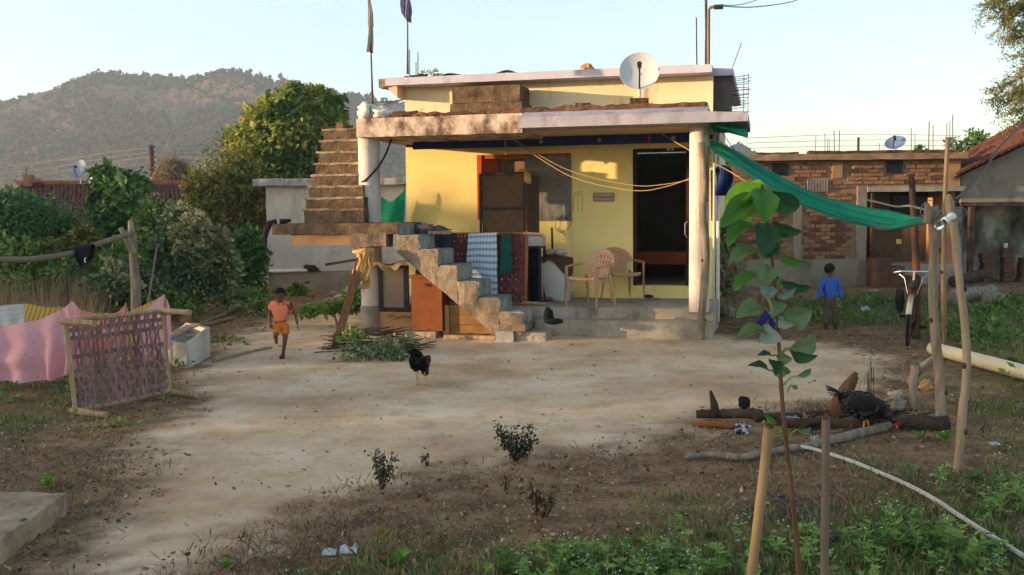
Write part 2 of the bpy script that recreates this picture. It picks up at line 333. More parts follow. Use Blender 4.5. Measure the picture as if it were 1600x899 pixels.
M_greyplaster = mat('grey_mud_plaster', [L(128, 118, 104), L(154, 142, 126)], 1.5, bump=.3, stain=(L(92, 84, 76), 2, .5, .75, (1, 1, .5)))
M_whiteplaster = mat('stained_whitewash', [L(176, 172, 164), L(196, 192, 184)], 1.5, bump=.25, stain=(L(120, 112, 102), 1.4, .5, .75, (1, 1, .5)))
M_mudwall = mat('ochre_mud_plaster', [L(150, 114, 78), L(176, 138, 98)], 1.5, bump=.3, stain=(L(104, 78, 56), 2, .55, .75, (1, 1, .5)))
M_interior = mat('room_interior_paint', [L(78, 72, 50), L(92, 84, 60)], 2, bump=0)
M_rubber = mat('black_rubber', [L(22, 20, 20), L(34, 32, 30)], 8, bump=.2)
M_skin = mat('brown_skin', [L(108, 66, 48), L(122, 78, 56)], 6, bump=.05, rough=.6)
M_hair = mat('black_hair', [L(14, 12, 12), L(24, 20, 20)], 20, bump=.5)
M_feather = mat('black_feathers', [L(16, 14, 14), L(34, 28, 28)], 14, bump=.8, bscale=60, rough=.6)
M_hencomb = mat('red_comb', [L(150, 40, 36), L(170, 60, 50)], 6)
M_henleg = mat('yellow_scale', [L(190, 140, 40), L(200, 156, 60)], 10)
M_rope = mat('yellow_rope', [L(168, 138, 80), L(180, 150, 94)], 8, bump=.2)
M_wire = mat('grey_wire', [L(110, 106, 104), L(130, 126, 124)], 6, bump=0)
M_hose = mat('pale_hose', [L(176, 170, 158), L(196, 190, 178)], 4, bump=.2)
M_stone = mat('field_stone', [L(112, 100, 86), L(150, 136, 118), L(176, 160, 140)], 4, bump=.6, bscale=16)
M_straw = mat('dry_straw', [L(92, 76, 54), L(124, 104, 76), L(150, 128, 96)], 3, bump=0, attr='var', trans=.15)
def leafmat(n, a, b, c, tr=.3, pos=None): return mat(n, [a, b, c], 1.2, rough=.55, bump=0, attr='var', trans=tr, spec=.35, pos=pos or [.25, .5, .78])
LF_tree = leafmat('broad_tree_leaves', L(52, 86, 34), L(90, 122, 44), L(176, 166, 74), .4)  # the yellow tone paints low sunlight into the leaves
LF_yel = leafmat('yellowing_leaves', L(76, 96, 38), L(132, 130, 50), L(200, 160, 56), .4)
LF_dark = leafmat('dark_bush_leaves', L(52, 92, 48), L(82, 124, 64), L(134, 158, 84), .35)
LF_mid = leafmat('mid_green_leaves', L(62, 96, 36), L(100, 132, 54), L(146, 156, 74))
LF_grey = leafmat('grey_green_leaves', L(72, 94, 62), L(112, 128, 92), L(184, 172, 122))
LF_weed = leafmat('weed_leaves', L(76, 108, 42), L(114, 150, 60), L(150, 174, 86), .35)
LF_bright = leafmat('bright_leaves', L(96, 142, 36), L(128, 172, 52), L(150, 190, 72))
LF_grass = leafmat('short_grass', L(66, 92, 36), L(92, 124, 48), L(132, 144, 74))
LF_dry = leafmat('dry_stalks', L(84, 64, 44), L(124, 98, 66), L(150, 124, 90), tr=.1)
LF_acacia = leafmat('feathery_leaves', L(70, 84, 36), L(110, 120, 54), L(150, 140, 64))
LF_shrub = leafmat('dark_shrub_leaves', L(38, 48, 34), L(58, 68, 48), L(84, 92, 66))
LF_hill = leafmat('hill_scrub', L(40, 56, 30), L(66, 78, 44), L(112, 96, 62), tr=.1)
# ------------------------------------------------------------------ ground
def inpoly(X, Y, poly):
    c = np.zeros(X.shape, bool); d = np.full(X.shape, 1e9); n = len(poly)
    for i in range(n):
        x0, y0 = poly[i][:2]; x1, y1 = poly[(i+1) % n][:2]
        with np.errstate(divide='ignore', invalid='ignore'): c ^= ((y0 > Y) != (y1 > Y)) & (X < (x1-x0)*(Y-y0)/(y1-y0+1e-12)+x0)
        ex, ey = x1-x0, y1-y0; t = np.clip(((X-x0)*ex+(Y-y0)*ey)/(ex*ex+ey*ey+1e-12), 0, 1); d = np.minimum(d, np.hypot(X-x0-t*ex, Y-y0-t*ey))
    return np.where(c, d, -d)
yardpx = [(60, 960), (150, 860), (210, 770), (205, 700), (285, 650), (310, 615), (275, 590), (320, 560), (395, 522), (445, 496), (520, 484), (566, 484), (566, 512), (640, 520), (780, 525), (840, 522), (1090, 526), (1125, 530), (1200, 532), (1300, 536), (1385, 556), (1400, 590), (1335, 622), (1190, 640), (1090, 660), (1040, 690), (905, 705), (760, 722), (640, 745), (560, 775), (450, 815), (330, 862), (235, 960)]
YARD = [G(*q) for q in yardpx]
def vnoise(X, Y, f, seed=0.0): return np.array([mn.fractal(Vector((x*f+seed, y*f-seed, seed)), .8, 2.0, 4) for x, y in zip(X.ravel(), Y.ravel())]).reshape(X.shape)
def yard_mask(X, Y):
    d = inpoly(X, Y, YARD); n = vnoise(X, Y, 1.3, 3)*.42+vnoise(X, Y, 4.5, 9)*.30
    return np.clip((d+n+.28)/.62, 0, 1)
greenpx = [[(420, 900), (640, 880), (860, 850), (1010, 815), (1290, 800), (1420, 745), (1600, 690), (1700, 800), (1700, 1000), (420, 1000)], [(1180, 472), (1380, 455), (1640, 470), (1640, 560), (1500, 552), (1420, 520), (1300, 508), (1190, 500)], [(1560, 560), (1700, 560), (1700, 690), (1500, 650)], [(0, 610), (90, 600), (120, 640), (40, 690), (0, 700)], [(470, 480), (560, 470), (560, 490), (480, 500)]]
GREEN = [[G(*q) for q in g] for g in greenpx]
def green_mask(X, Y):
    d = np.full(X.shape, -1e9)
    for g in GREEN: d = np.maximum(d, inpoly(X, Y, g))
    return np.clip((d+vnoise(X, Y, 1.7, 5)*.7+.25)/.9, 0, 1)
ASH = G(1238, 800)
def gz(x, y):
    z = .02*mn.noise(Vector((x*.9, y*.9, 0)))+.008*mn.noise(Vector((x*4, y*4, 2)))
    q = np.array([x, y, 0])-HO; u, v = q@HU, q@HV
    if -5.8 < u < .6 and -1.6 < v < 1: z += .07*sm(-1.6, -.6, v)*sm(-5.8, -5, u)*sm(.6, .2, u)
    return z
def axis_(lo, a, b, hi, st):
    r = list(np.arange(a, b+1e-6, st)); k = st; x = b
    while x < hi: k *= 1.25; x += k; r.append(x)
    k = st; x = a
    while x > lo: k *= 1.25; x -= k; r.insert(0, x)
    return np.array(r)
gx = axis_(-4000, -7.5, 8.5, 4000, .085); gy = axis_(-2000, 4.6, 19, 6000, .085)
X, Y = np.meshgrid(gx, gy); near = (np.abs(X) < 30) & (Y > 0) & (Y < 60)
Z = np.zeros(X.shape); ya = np.zeros(X.shape); gr = np.zeros(X.shape); ash = np.zeros(X.shape)
Z[near] = [gz(x, y) for x, y in zip(X[near], Y[near])]
ya[near] = yard_mask(X[near], Y[near]); gr[near] = green_mask(X[near], Y[near])
ash[near] = np.clip(1.1-np.hypot((X[near]-ASH.x)/.34, (Y[near]-ASH.y)/.55)+vnoise(X[near], Y[near], 4, 1)*.7, 0, 1)
nx, ny = len(gx), len(gy); I = np.arange(nx*ny).reshape(ny, nx)
F = np.stack([I[:-1, :-1], I[:-1, 1:], I[1:, 1:], I[1:, :-1]], -1).reshape(-1, 4)
me = bpy.data.meshes.new('ground'); me.vertices.add(nx*ny); me.vertices.foreach_set('co', np.stack([X, Y, Z], -1).astype('f').ravel())
me.loops.add(F.size); me.loops.foreach_set('vertex_index', F.astype('i').ravel()); me.polygons.add(len(F)); me.polygons.foreach_set('loop_start', np.arange(0, F.size, 4, dtype='i')); me.update(calc_edges=True)
me.polygons.foreach_set('use_smooth', [True]*len(F))
for nme, arr in (('yard', ya), ('green', gr), ('ash', ash)):
    a = me.attributes.new(nme, 'FLOAT', 'POINT'); a.data.foreach_set('value', arr.astype('f').ravel())
m = bpy.data.materials.new('bare_earth'); m.use_nodes = True; t = m.node_tree; n = t.nodes; l = t.links; b = n['Principled BSDF']; b.inputs['Roughness'].default_value = .95; b.inputs['Specular IOR Level'].default_value = .1
tc = n.new('ShaderNodeTexCoord')
def gn(s, d, r=.6, st=(1, 1, 1)):
    mp = n.new('ShaderNodeMapping'); mp.inputs['Scale'].default_value = st; l.new(tc.outputs['Object'], mp.inputs[0])
    k = n.new('ShaderNodeTexNoise'); k.inputs['Scale'].default_value = s; k.inputs['Detail'].default_value = d; k.inputs['Roughness'].default_value = r; l.new(mp.outputs[0], k.inputs['Vector']); return k.outputs['Fac']
def gramp(f, cs, ps):
    r = n.new('ShaderNodeValToRGB'); e = r.color_ramp.elements
    while len(e) < len(cs): e.new(.5)
    for i, c in enumerate(cs): e[i].position = ps[i]; e[i].color = c
    l.new(f, r.inputs[0]); return r.outputs[0]
def gmix(f, a, c, bt='MIX'):
    k = n.new('ShaderNodeMixRGB'); k.blend_type = bt
    for i, x in enumerate((f, a, c)):
        if isinstance(x, (int, float, tuple)): k.inputs[i].default_value = x
        else: l.new(x, k.inputs[i])
    return k.outputs[0]
def gattr(nm): k = n.new('ShaderNodeAttribute'); k.attribute_name = nm; return k.outputs['Fac']
soil = gramp(gn(3, 9, .7), [L(80, 60, 42), L(130, 100, 70), L(162, 132, 96)], [.32, .5, .68])
soil = gmix(gramp(gn(26, 4, .7), [(0, 0, 0, 1), (1, 1, 1, 1)], [.56, .66]), soil, L(150, 128, 100))
soil = gmix(gramp(gn(40, 3, .7), [(0, 0, 0, 1), (1, 1, 1, 1)], [.58, .66]), soil, L(52, 40, 30))
sand = gramp(gn(.7, 8, .62), [L(178, 144, 112), L(208, 178, 142), L(222, 198, 166)], [.34, .5, .64])
sand = gmix(gramp(gn(2.4, 9, .72), [(0, 0, 0, 1), (.75, .75, .75, 1)], [.50, .66]), sand, L(184, 148, 106))
wv = n.new('ShaderNodeTexWave'); wv.inputs['Scale'].default_value = .55; wv.inputs['Distortion'].default_value = 14; wv.inputs['Detail'].default_value = 6; wv.inputs['Detail Scale'].default_value = 2.2; l.new(tc.outputs['Object'], wv.inputs['Vector'])
sand = gmix(gramp(wv.outputs['Fac'], [(.10, .10, .10, 1), (0, 0, 0, 1)], [.0, .35]), sand, L(228, 204, 176))
sand = gmix(gramp(gn(9, 6, .7, (1, 2.2, 1)), [(0, 0, 0, 1), (.6, .6, .6, 1)], [.56, .72]), sand, L(138, 108, 76))
sand = gmix(gramp(gn(60, 3, .7), [(0, 0, 0, 1), (.7, .7, .7, 1)], [.62, .74]), sand, L(112, 92, 72))
turf = gramp(gn(8, 6), [L(66, 58, 36), L(92, 84, 50), L(116, 98, 66)], [.35, .5, .65])
c_ = gmix(gattr('green'), soil, turf); c_ = gmix(gattr('yard'), c_, sand); c_ = gmix(gattr('ash'), c_, gramp(gn(20, 4), [L(40, 38, 38), L(92, 90, 90)], [.4, .65]))
l.new(c_, b.inputs['Base Color'])
bp = n.new('ShaderNodeBump'); bp.inputs['Strength'].default_value = .7; bp.inputs['Distance'].default_value = .03
bh = n.new('ShaderNodeMath'); bh.operation = 'MULTIPLY_ADD'; bh.inputs[1].default_value = .35; l.new(gn(45, 5, .7), bh.inputs[0]); l.new(gn(5, 8, .65), bh.inputs[2])
l.new(bh.outputs[0], bp.inputs['Height']); l.new(bp.outputs[0], b.inputs['Normal'])
me.materials.append(m); M_earth = m
ground = bpy.data.objects.new('ground', me); col.objects.link(ground); ground['kind'] = 'structure'
# ------------------------------------------------------------------ hills
RIDGE = [(-600, 170), (-300, 185), (-100, 172), (0, 163), (40, 156), (90, 146), (130, 127), (160, 117), (215, 115), (300, 121), (350, 114), (400, 120), (440, 132), (480, 142), (540, 152), (590, 157), (640, 168), (760, 190), (900, 212), (1000, 222), (1100, 228), (1160, 232), (1220, 262), (1330, 318), (1700, 330)]
HD = 620.
def ridge(x):
    px = 800+x/HD*1600; ks = [r[0] for r in RIDGE]; py = float(np.interp(px, ks, [r[1] for r in RIDGE]))+11; return max(0, 1.9+(330-.0105*(px-800)-py)/1600*HD)
def hill_z(x, y):
    xr = x*HD/max(y, 300) if y < HD else x
    r = sm(255, HD, y)/1.03
    if y > HD: r = r*(1-.5*sm(HD, 1500, y))
    z = ridge(xr)*r
    z += 150*math.exp(-((x+830)/190)**2-((y-400)/230)**2)
    n_ = mn.fractal(Vector((x*.012, y*.012, 4)), .9, 2, 5); z += n_*9*sm(0, 25, z)*(1-.75*sm(540, 600, y))
    return z-1.2
hx = np.concatenate([np.arange(-1500, -420, 22), np.arange(-420, 420, 5.5), np.arange(420, 700, 20)]); hy = np.concatenate([np.arange(245, 700, 6.5), np.arange(700, 1500, 60)])
X, Y = np.meshgrid(hx, hy); Zh = np.array([hill_z(x, y) for x, y in zip(X.ravel(), Y.ravel())]).reshape(X.shape)
nx, ny = len(hx), len(hy); I = np.arange(nx*ny).reshape(ny, nx); F = np.stack([I[:-1, :-1], I[:-1, 1:], I[1:, 1:], I[1:, :-1]], -1).reshape(-1, 4)
me = bpy.data.meshes.new('hills'); me.from_pydata(np.stack([X, Y, Zh], -1).reshape(-1, 3).tolist(), [], F.tolist()); me.polygons.foreach_set('use_smooth', [True]*len(F))
me.materials.append(mat('hill_earth', [L(88, 72, 54), L(126, 96, 70), L(160, 116, 84)], .03, bump=0, detail=8, fine=.4))
o = bpy.data.objects.new('hills', me); col.objects.link(o); o['kind'] = 'structure'
def hill_at(x, y): return hill_z(x, y)
rs = np.random.RandomState(3); pts = []
while len(pts) < 17000:
    y = rs.uniform(275, 640); x = rs.uniform(-.56, .26)*y
    d = mn.fractal(Vector((x*.02, y*.016, 1)), .8, 2, 4)
    if rs.rand() > .47+.35*(y < 480)+1.05*d+.5*sm(560, 605, y): continue
    z = hill_z(x, y)
    if z < 1: continue
    pts.append((x, y, z))
pts = np.array(pts); n_ = len(pts); K = 9
sz = rs.uniform(.7, 2.9, n_)*(.8+.5*(pts[:, 1] > 570))
c0 = np.repeat(pts, K, 0); s0 = np.repeat(sz, K); d = rs.normal(size=(n_*K, 3)); d /= np.linalg.norm(d, axis=1, keepdims=True); d[:, 2] = np.abs(d[:, 2])
C = c0+d*s0[:, None]*np.array([1, 1, 1.1]); D = np.random.RandomState(4).normal(size=C.shape)
V = leafpolys(C-D*.0, D, d+.3*rs.normal(size=d.shape), s0*1.0, s0*.9)
polys('hillside_scrub', V, LF_hill, var=np.clip(np.repeat(rs.rand(n_), K)*.7+.3*rs.rand(n_*K), 0, 1), kind='stuff')
mb = MB()
for i in range(150):
    px, py = rs.normal(345, 28), rs.uniform(132, 166); px += (150-py)*.6
    for Y_ in np.arange(480, 625, 3.0):
        q = P(px, py, Y_)
        if hill_z(q.x, q.y) >= q.z: break
    s = rs.uniform(.8, 2.6); mb.blob((q.x, q.y, q.z), (s*1.1, s*.9, s*1.2), 7, 5, .4, 1.6, i)
for i in range(45):
    px, py = rs.uniform(22, 60), rs.uniform(150, 160)
    q = P(px, 156+(-(px-22)*.18)+rs.uniform(-1, 5), 600); s = rs.uniform(.7, 1.7); mb.blob((q.x, q.y, hill_z(q.x, q.y)+.3), (s*1.1, s, s), 7, 5, .4, 1.6, i+200)
mb.build('hill_rocks', mat('orange_hill_rock', [L(150, 104, 76), L(188, 138, 104)], .5, bump=0, fine=2), kind='stuff')
# ------------------------------------------------------------------ the wood to the left, outside the frame, that shades the yard
SN = Vector((HU[0]*.515-HV[0]*.857, HU[1]*.515-HV[1]*.857, 0)); SF = Vector((SDIR.x, SDIR.y, 0)).normalized(); SN = Vector((-SF.y, SF.x, 0))
if SN.x*HU[0]+SN.y*HU[1] < 0: SN = -SN
W0 = Vector(HO)+SF*50; cl = []
def wood_h(w_):
    h = 6.75+.25*math.sin(w_*1.3)+.25*math.sin(w_*.53+1)
    if w_ > -2.2: h = lerp(h, 5.9, sm(-2.2, -1.9, w_))
    if w_ > -1.85: h = lerp(5.9, 3.7, sm(-1.85, -1.4, w_))
    if w_ > .35: h = lerp(3.7, 8.2+.5*math.sin(w_), sm(.35, 1.1, w_))
    return h
for w_ in np.arange(-45, 45, .55):
    h = wood_h(w_); zz = .6
    while zz < h-.4:
        q = W0+SN*(w_+rs.uniform(-.3, .3))+SF*rs.uniform(-2, 4); r = min(.75, (h-zz)*.9); cl.append(((q.x, q.y, zz), (r, r, r))); zz += .55
V, va = crown(cl, 42000, .55, seed=8)
polys('distant_wood', V, LF_mid, var=va, kind='stuff')
# ------------------------------------------------------------------ the house
hb = H(-2.5, 1.7, 0)
house = thing('village_house', 'single storey yellow village house with a porch, outside staircase and flat roof', 'house', hb)
def HB(mb, u0, u1, v0, v1, z0, z1): mb.hexa([H(u0, v0, z0), H(u1, v0, z0), H(u1, v1, z0), H(u0, v1, z0), H(u0, v0, z1), H(u1, v0, z1), H(u1, v1, z1), H(u0, v1, z1)])
def hrough(name, b, m, res=.14, amp=.012, seed=0, parent=None, **k):
    mb = MB(); mb.rbox(H, b, res, amp, 4, seed); return mb.build(name, m, parent or house, **k)
WV, FL = 1.7, .465
# front wall with window and door openings, butted pieces in one mesh
mb = MB()
for a in ((-5.04, -3.78, WV, WV+.22, .2, 3.0), (-2.18, -1.17, WV, WV+.22, .2, 3.0), (-.26, .10, WV, WV+.22, .2, 3.0), (-3.78, -2.18, WV, WV+.22, .2, 1.76), (-3.78, -2.18, WV, WV+.22, 2.84, 3.0), (-1.17, -.26, WV, WV+.22, .2, .67), (-1.17, -.26, WV, WV+.22, 2.88, 3.0)): HB(mb, *a)
mb.build('front_wall', M_yellow, house)
mb = MB(); HB(mb, -5.04, -4.82, WV+.222, 6.5, .2, 3.0); HB(mb, -.12, .10, WV+.222, 6.5, .2, 3.0); HB(mb, -5.04, .10, 6.502, 6.7, .2, 3.0)
mb.build('side_wall', M_cream, house)
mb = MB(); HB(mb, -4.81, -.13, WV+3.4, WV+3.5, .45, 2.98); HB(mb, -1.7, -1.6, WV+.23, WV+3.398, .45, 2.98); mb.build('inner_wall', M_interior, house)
mb = MB(); HB(mb, -1.6, -.13, WV+.225, WV+3.395, .5, .66); mb.build('room_floor', M_cem, house)
mb = MB(); HB(mb, -5.036, .096, WV-.012, WV+.2, 3.002, 3.16); mb.build('wall_band', M_blue, house)
mb = MB(); HB(mb, -5.04, .1, WV+.02, 6.7, 3.162, 3.30); mb.build('ceiling_slab', M_soffit, house)
# blue fascia beam inside the porch
b0, b1 = hz(655, 233, 1.15), hz(1072, 214, 1.15)
mb = MB(); HB(mb, -4.7, -.1, 1.10, 1.2, 2.925, 3.10); mb.build('porch_beam', M_blue, house)
for px in (845, 936, 1052):
    mb = MB(); u, z = hz(px, 214, 1.09); mb.lathe(H(u, 1.098, 2.995), [(0, .02), (.02, .02), (.03, .012), (.035, 0)], 12, Vector(-HV)); mb.build('ceiling_rose', M_cem, house)
# upper storey stub wall and roof slab
mb = MB(); HB(mb, -5.04, .10, WV, 6.6, 3.302, 4.0); mb.build('parapet_wall', M_cream, house)
rf = hrough('roof_slab', (-5.24, .10, 1.32, 6.8, 4.002, 4.125), M_lilac, .25, .004, 3)
hrough('slab_end', (-5.36, -5.243, 1.33, 1.75, 3.975, 4.12), M_conc, .05, .012, 4)
mb = MB(); mb.hexa([H(-5.24, 1.36, 3.99), H(-5.045, 1.36, 3.80), H(-5.045, 6.6, 3.80), H(-5.24, 6.6, 3.99), H(-5.24, 1.36, 3.999), H(-5.045, 1.36, 3.999), H(-5.045, 6.6, 3.999), H(-5.24, 6.6, 3.999)]); mb.build('slab_bracket', M_soffit, house)
hrough('roof_slab', (.103, .40, 1.78, 6.8, 4.0, 4.122), M_lilac, .2, .006, 5)
hrough('unfinished_wall', (.103, .385, 1.86, 2.1, 3.30, 3.997), mat('shade_toned_concrete', [L(70, 66, 62), L(98, 92, 86)], 4, bump=1, bscale=22), .07, .02, 6)  # raw concrete coloured dark for the shade behind the overhang
for i in range(20):
    z = 3.35+i*.034; a = H(.38, 1.95+.05*(i % 3), z); e = H(.60+.08*RND.random(), 1.9+.1*(i % 2), z+RND.uniform(-.02, .03))
    mb = MB(); mb.tube([a, (a+e)/2+Vector((0, 0, RND.uniform(-.01, .01))), e], .005, 5); mb.build('reinforcing_bar', M_iron, house)
for u in (.56, .63): mb = MB(); mb.tube([H(u, 1.9, 3.1), H(u+.01, 1.9, 4.02)], .005, 5); mb.build('reinforcing_bar', M_iron, house)
for i in range(8):
    z = 3.66+.06*i; mb = MB(); mb.tube([H(-5.3, 1.45+.3*i, z+.05), H(-5.62-.1*(i % 3), 1.4+.3*i, z+.05-.12+RND.uniform(-.06, .1))], .006, 5); mb.build('reinforcing_bar', M_iron, house)
# porch roof: stained flat fascia on the left, sloping painted sunshade on the right
hrough('porch_slab', (-5.10, -2.52, -.30, 1.69, 3.035, lambda u, v: 3.315+.0*u), M_fascia, .16, .008, 7)
hrough('porch_slab', (-2.517, .14, -.10, 1.69, 3.07, 3.315), M_soffit, .3, .004, 8)
mb = MB()
for seg in ((-2.515, .14),):
    uA, uB = seg
    for k in range(8):
        a, c = lerp(uA, uB, k/8), lerp(uA, uB, (k+1)/8)
        mb.hexa([H(a, -.52, 3.085), H(c, -.52, 3.085), H(c, -.104, 3.085), H(a, -.104, 3.085), H(a, -.52, 3.235), H(c, -.52, 3.235), H(c, -.104, 3.36), H(a, -.104, 3.36)])
mb.hexa([H(.14, -.52, 3.085), H(.68, -.52, 3.085), H(.68, 1.6, 3.085), H(.14, 1.6, 3.085), H(.14, -.52, 3.235), H(.68, -.52, 3.20), H(.68, 1.6, 3.20), H(.14, 1.6, 3.36)])
mb.build('sunshade', M_chajja, house)
# rubble brick row along the edge of the porch roof
mbb = MB(); mbb.rbox(lambda u, v, z: Vector((u, v, z)), (-.115, .115, -.055, .055, -.035, .035), .06, .012, 9, 2)
b0_ = mbb.build('brick', M_brick2, house, base=(0, 0, 0)); first = True
for k, u in enumerate(np.arange(-4.5, .1, .215)):
    if RND.random() < .6: continue
    z = 3.30+.025*RND.random()+(.025 if u > -2.4 else 0); v = (-.12 if u < -2.5 else -.02)+RND.uniform(-.03, .03)
    for zz in (z, z+.065) if RND.random() < .35 else (z,):
        mw = Matrix.Translation(H(u+RND.uniform(-.03, .03), v, zz+.012)) @ Matrix.Rotation(-_psi+RND.uniform(-.25, .25), 4, 'Z') @ Matrix.Rotation(RND.uniform(-.12, .12), 4, 'Y')
        if first: b0_.matrix_local = Matrix.Translation(-hb) @ mw; first = False
        else: inst(b0_, 'brick', house, mw)
hrough('rubble_course', (-4.55, .10, -.2, -.03, 3.30, lambda u, v: 3.385+(.015 if u > -2.5 else 0)+.05*mn.noise(Vector((u*5, v*5, 0)))), M_brick2, .06, .03, 15)
mb = MB()
for i in range(260):
    u = RND.uniform(-4.6, .12); v = RND.uniform(-.22, .12) if u < -2.5 else RND.uniform(-.09, .2); mb.blob(H(u, v, 3.325+RND.uniform(0, .02)), (RND.uniform(.015, .05),)*2+(RND.uniform(.012, .035),), 6, 4, .5, 3, i)
mb.build('roof_grit', mat('roof_grit_soil', [L(60, 42, 34), L(104, 72, 54)], 6, bump=.6), house, kind='stuff')
# columns
mb = MB(); u, _ = hz(580, 400, 0); LCU = u
mb.lathe(H(LCU, .0, 0), [(.168, .45), (.168, 1.6), (.166, 3.05)], 22); mb.build('column', M_col, house, True)
mb = MB(); mb.lathe(H(LCU, 0, 0), [(.0, -.1), (.185, -.1), (.183, .44), (.168, .46)], 22); mb.build('column_base', M_dirtycol, house, True)
mb = MB(); mb.lathe(H(0, .0, 0), [(.145, .43), (.142, 1.6), (.140, 3.1)], 22); mb.build('column', M_col, house, True)
mb = MB(); HB(mb, .115, .15, 1.5, 1.53, .3, 3.05); mb.lathe(H(.19, 1.72, 0), [(.028, .1), (.028, 3.3)], 10); mb.build('drain_pipe', M_white, house, True)
# floor, steps, ledge
hrough('porch_floor', (-5.0, .20, -.02, 1.72, -.1, FL), M_cem, .3, .006, 9)
hrough('step', (-2.35, .21, -.36, -.023, -.1, .31), M_cem, .2, .012, 10)
hrough('step', (-2.05, .20, -.62, -.363, -.1, .17), M_cem, .2, .012, 10) if False else None
hrough('ledge', (-4.86, -4.3, -.10, -.023, -.05, .37), M_mudwall, .12, .008, 12)
mb = MB()
for i in range(9):
    u = -4.72+i*.05; z = .27+RND.uniform(-.02, .02); mb.tube(wob([H(u, -.112, z), H(u+.015, -.112, z+.05), H(u+.035, -.112, z+.01)], .008, 9, i), .005, 4)
mb.build('scrawled_writing', M_dark, house)
# interior side of the door: frame and threshold
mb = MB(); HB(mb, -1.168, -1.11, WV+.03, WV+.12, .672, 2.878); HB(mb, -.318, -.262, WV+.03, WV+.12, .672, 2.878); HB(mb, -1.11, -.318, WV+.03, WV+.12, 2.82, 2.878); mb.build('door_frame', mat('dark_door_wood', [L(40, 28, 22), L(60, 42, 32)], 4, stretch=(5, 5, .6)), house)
mb = MB(); mb.tube([H(-.30, WV+.02, 1.7), H(-.33, WV-.01, 1.68), H(-.335, WV-.01, 1.5), H(-.30, WV+.02, 1.45)], .008, 6); mb.build('door_handle', M_steel, house)
# window: wooden frame, orange shutter leaf, back boarding, grey plastic sheet
mb = MB(); HB(mb, -3.778, -3.70, WV-.015, WV+.1, 1.762, 2.838); HB(mb, -2.26, -2.182, WV+.01, WV+.1, 1.762, 2.838); HB(mb, -3.70, -2.26, WV+.01, WV+.1, 2.775, 2.838); HB(mb, -3.70, -2.26, WV+.01, WV+.1, 1.762, 1.82)
wf = mb.build('window_frame', M_redwood, house)
mb = MB(); mb.hexa([H(-3.70, WV+.03, 1.83), H(-3.45, WV+.16, 1.83), H(-3.45, WV+.2, 1.83), H(-3.70, WV+.07, 1.83), H(-3.70, WV+.03, 2.77), H(-3.45, WV+.16, 2.77), H(-3.45, WV+.2, 2.77), H(-3.70, WV+.07, 2.77)]); mb.build('shutter', M_redwood, house)
mb = MB(); HB(mb, -3.7, -2.26, WV+.205, WV+.23, 1.82, 2.775); mb.build('window_board', mat('faded_board', [L(104, 78, 58), L(140, 110, 84), L(90, 92, 50)], 1.5, bump=.2), house)
mb = MB(); mb.grid(lambda a, c: H(lerp(-2.95, -2.17, a), WV-.02-.02*mn.noise(Vector((a*3, c*4, 1)))-.012*mn.noise(Vector((a*9, c*7, 4))), lerp(1.73, 2.80, c)), 24, 26)
mb.build('plastic_sheet', mat('grey_plastic_sheet', [L(112, 110, 104), L(138, 134, 128)], 3, rough=.5, bump=.2, trans=.15), house, True)
mb = MB()
for k in range(6): mb.tube(wob([H(-2.5+.05*k, WV-.03, 1.80), H(-2.45+.05*k, WV-.05, 1.74), H(-2.38+.04*k, WV-.04, 1.83)], .03, 6, k), .004, 4)
mb.tube(path([H(-2.42, WV-.03, 1.76), H(-2.44, WV-.03, 1.6), H(-2.34, WV-.03, 1.54), H(-2.2, WV-.02, 1.64), H(-2.18, WV-.02, 1.76)], 14), .004, 4); mb.build('loose_wire', M_dark, house)
# staircase --------------------------------------------------------
st = bpy.data.objects.new('staircase', None); col.objects.link(st); st.parent = house; st.location = H(-4, -.5, 0)-hb
VN, VF = -.92, -.20
nose = [(-4.24, 1.745), (-3.92, 1.56), (-3.63, 1.355), (-3.35, 1.125), (-3.05, .90), (-2.74, .66), (-2.41, .47)]
for k, (u, z) in enumerate(nose[1:]):
    ua = nose[k][0]; slope = (1.49-.17)/(-4.46+2.84)
    zb = lambda uu, vv: 1.49+slope*(uu+4.46)-.005
    mb = MB(); mb.rbox(H, (ua-.1 if k else ua-.02, u, VN, VF, lambda a, c: max(.15, zb(a, c)), z), .07, .012, 5, k+20)
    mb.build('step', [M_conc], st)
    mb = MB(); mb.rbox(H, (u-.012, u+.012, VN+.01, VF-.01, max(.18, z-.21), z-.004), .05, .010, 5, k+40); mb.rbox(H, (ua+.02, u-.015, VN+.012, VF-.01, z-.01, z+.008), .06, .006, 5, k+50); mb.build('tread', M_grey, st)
mb = MB(); mb.rbox(H, (-6.22, -4.24, VN, .16, 1.585, 1.745), .08, .013, 5, 61); mb.build('landing', M_step, st)
mb = MB(); mb.rbox(H, (-4.262, -4.226, VN+.01, VF, 1.55, 1.74), .05, .01, 5, 62); mb.build('riser', M_grey, st)
mb = MB(); mb.rbox(H, (-5.95, -4.98, VN+.06, .1, 1.43, 1.582), .1, .006, 5, 63); mb.build('landing_beam', M_mudwall, st)  # ochre puts the orange-yellow sunlight into the beam's colour
mb = MB(); mb.rbox(H, (-4.977, -4.42, VN-.015, VN+.3, 1.40, 1.60), .07, .014, 5, 64); mb.build('beam_end', M_conc, st)
NR = 8
def fl2(k):
    f = k/NR; v = -.50+1.08*f; ul, z = hz(lerp(474, 510, f), lerp(345, 203, f), v); return v, ul, z
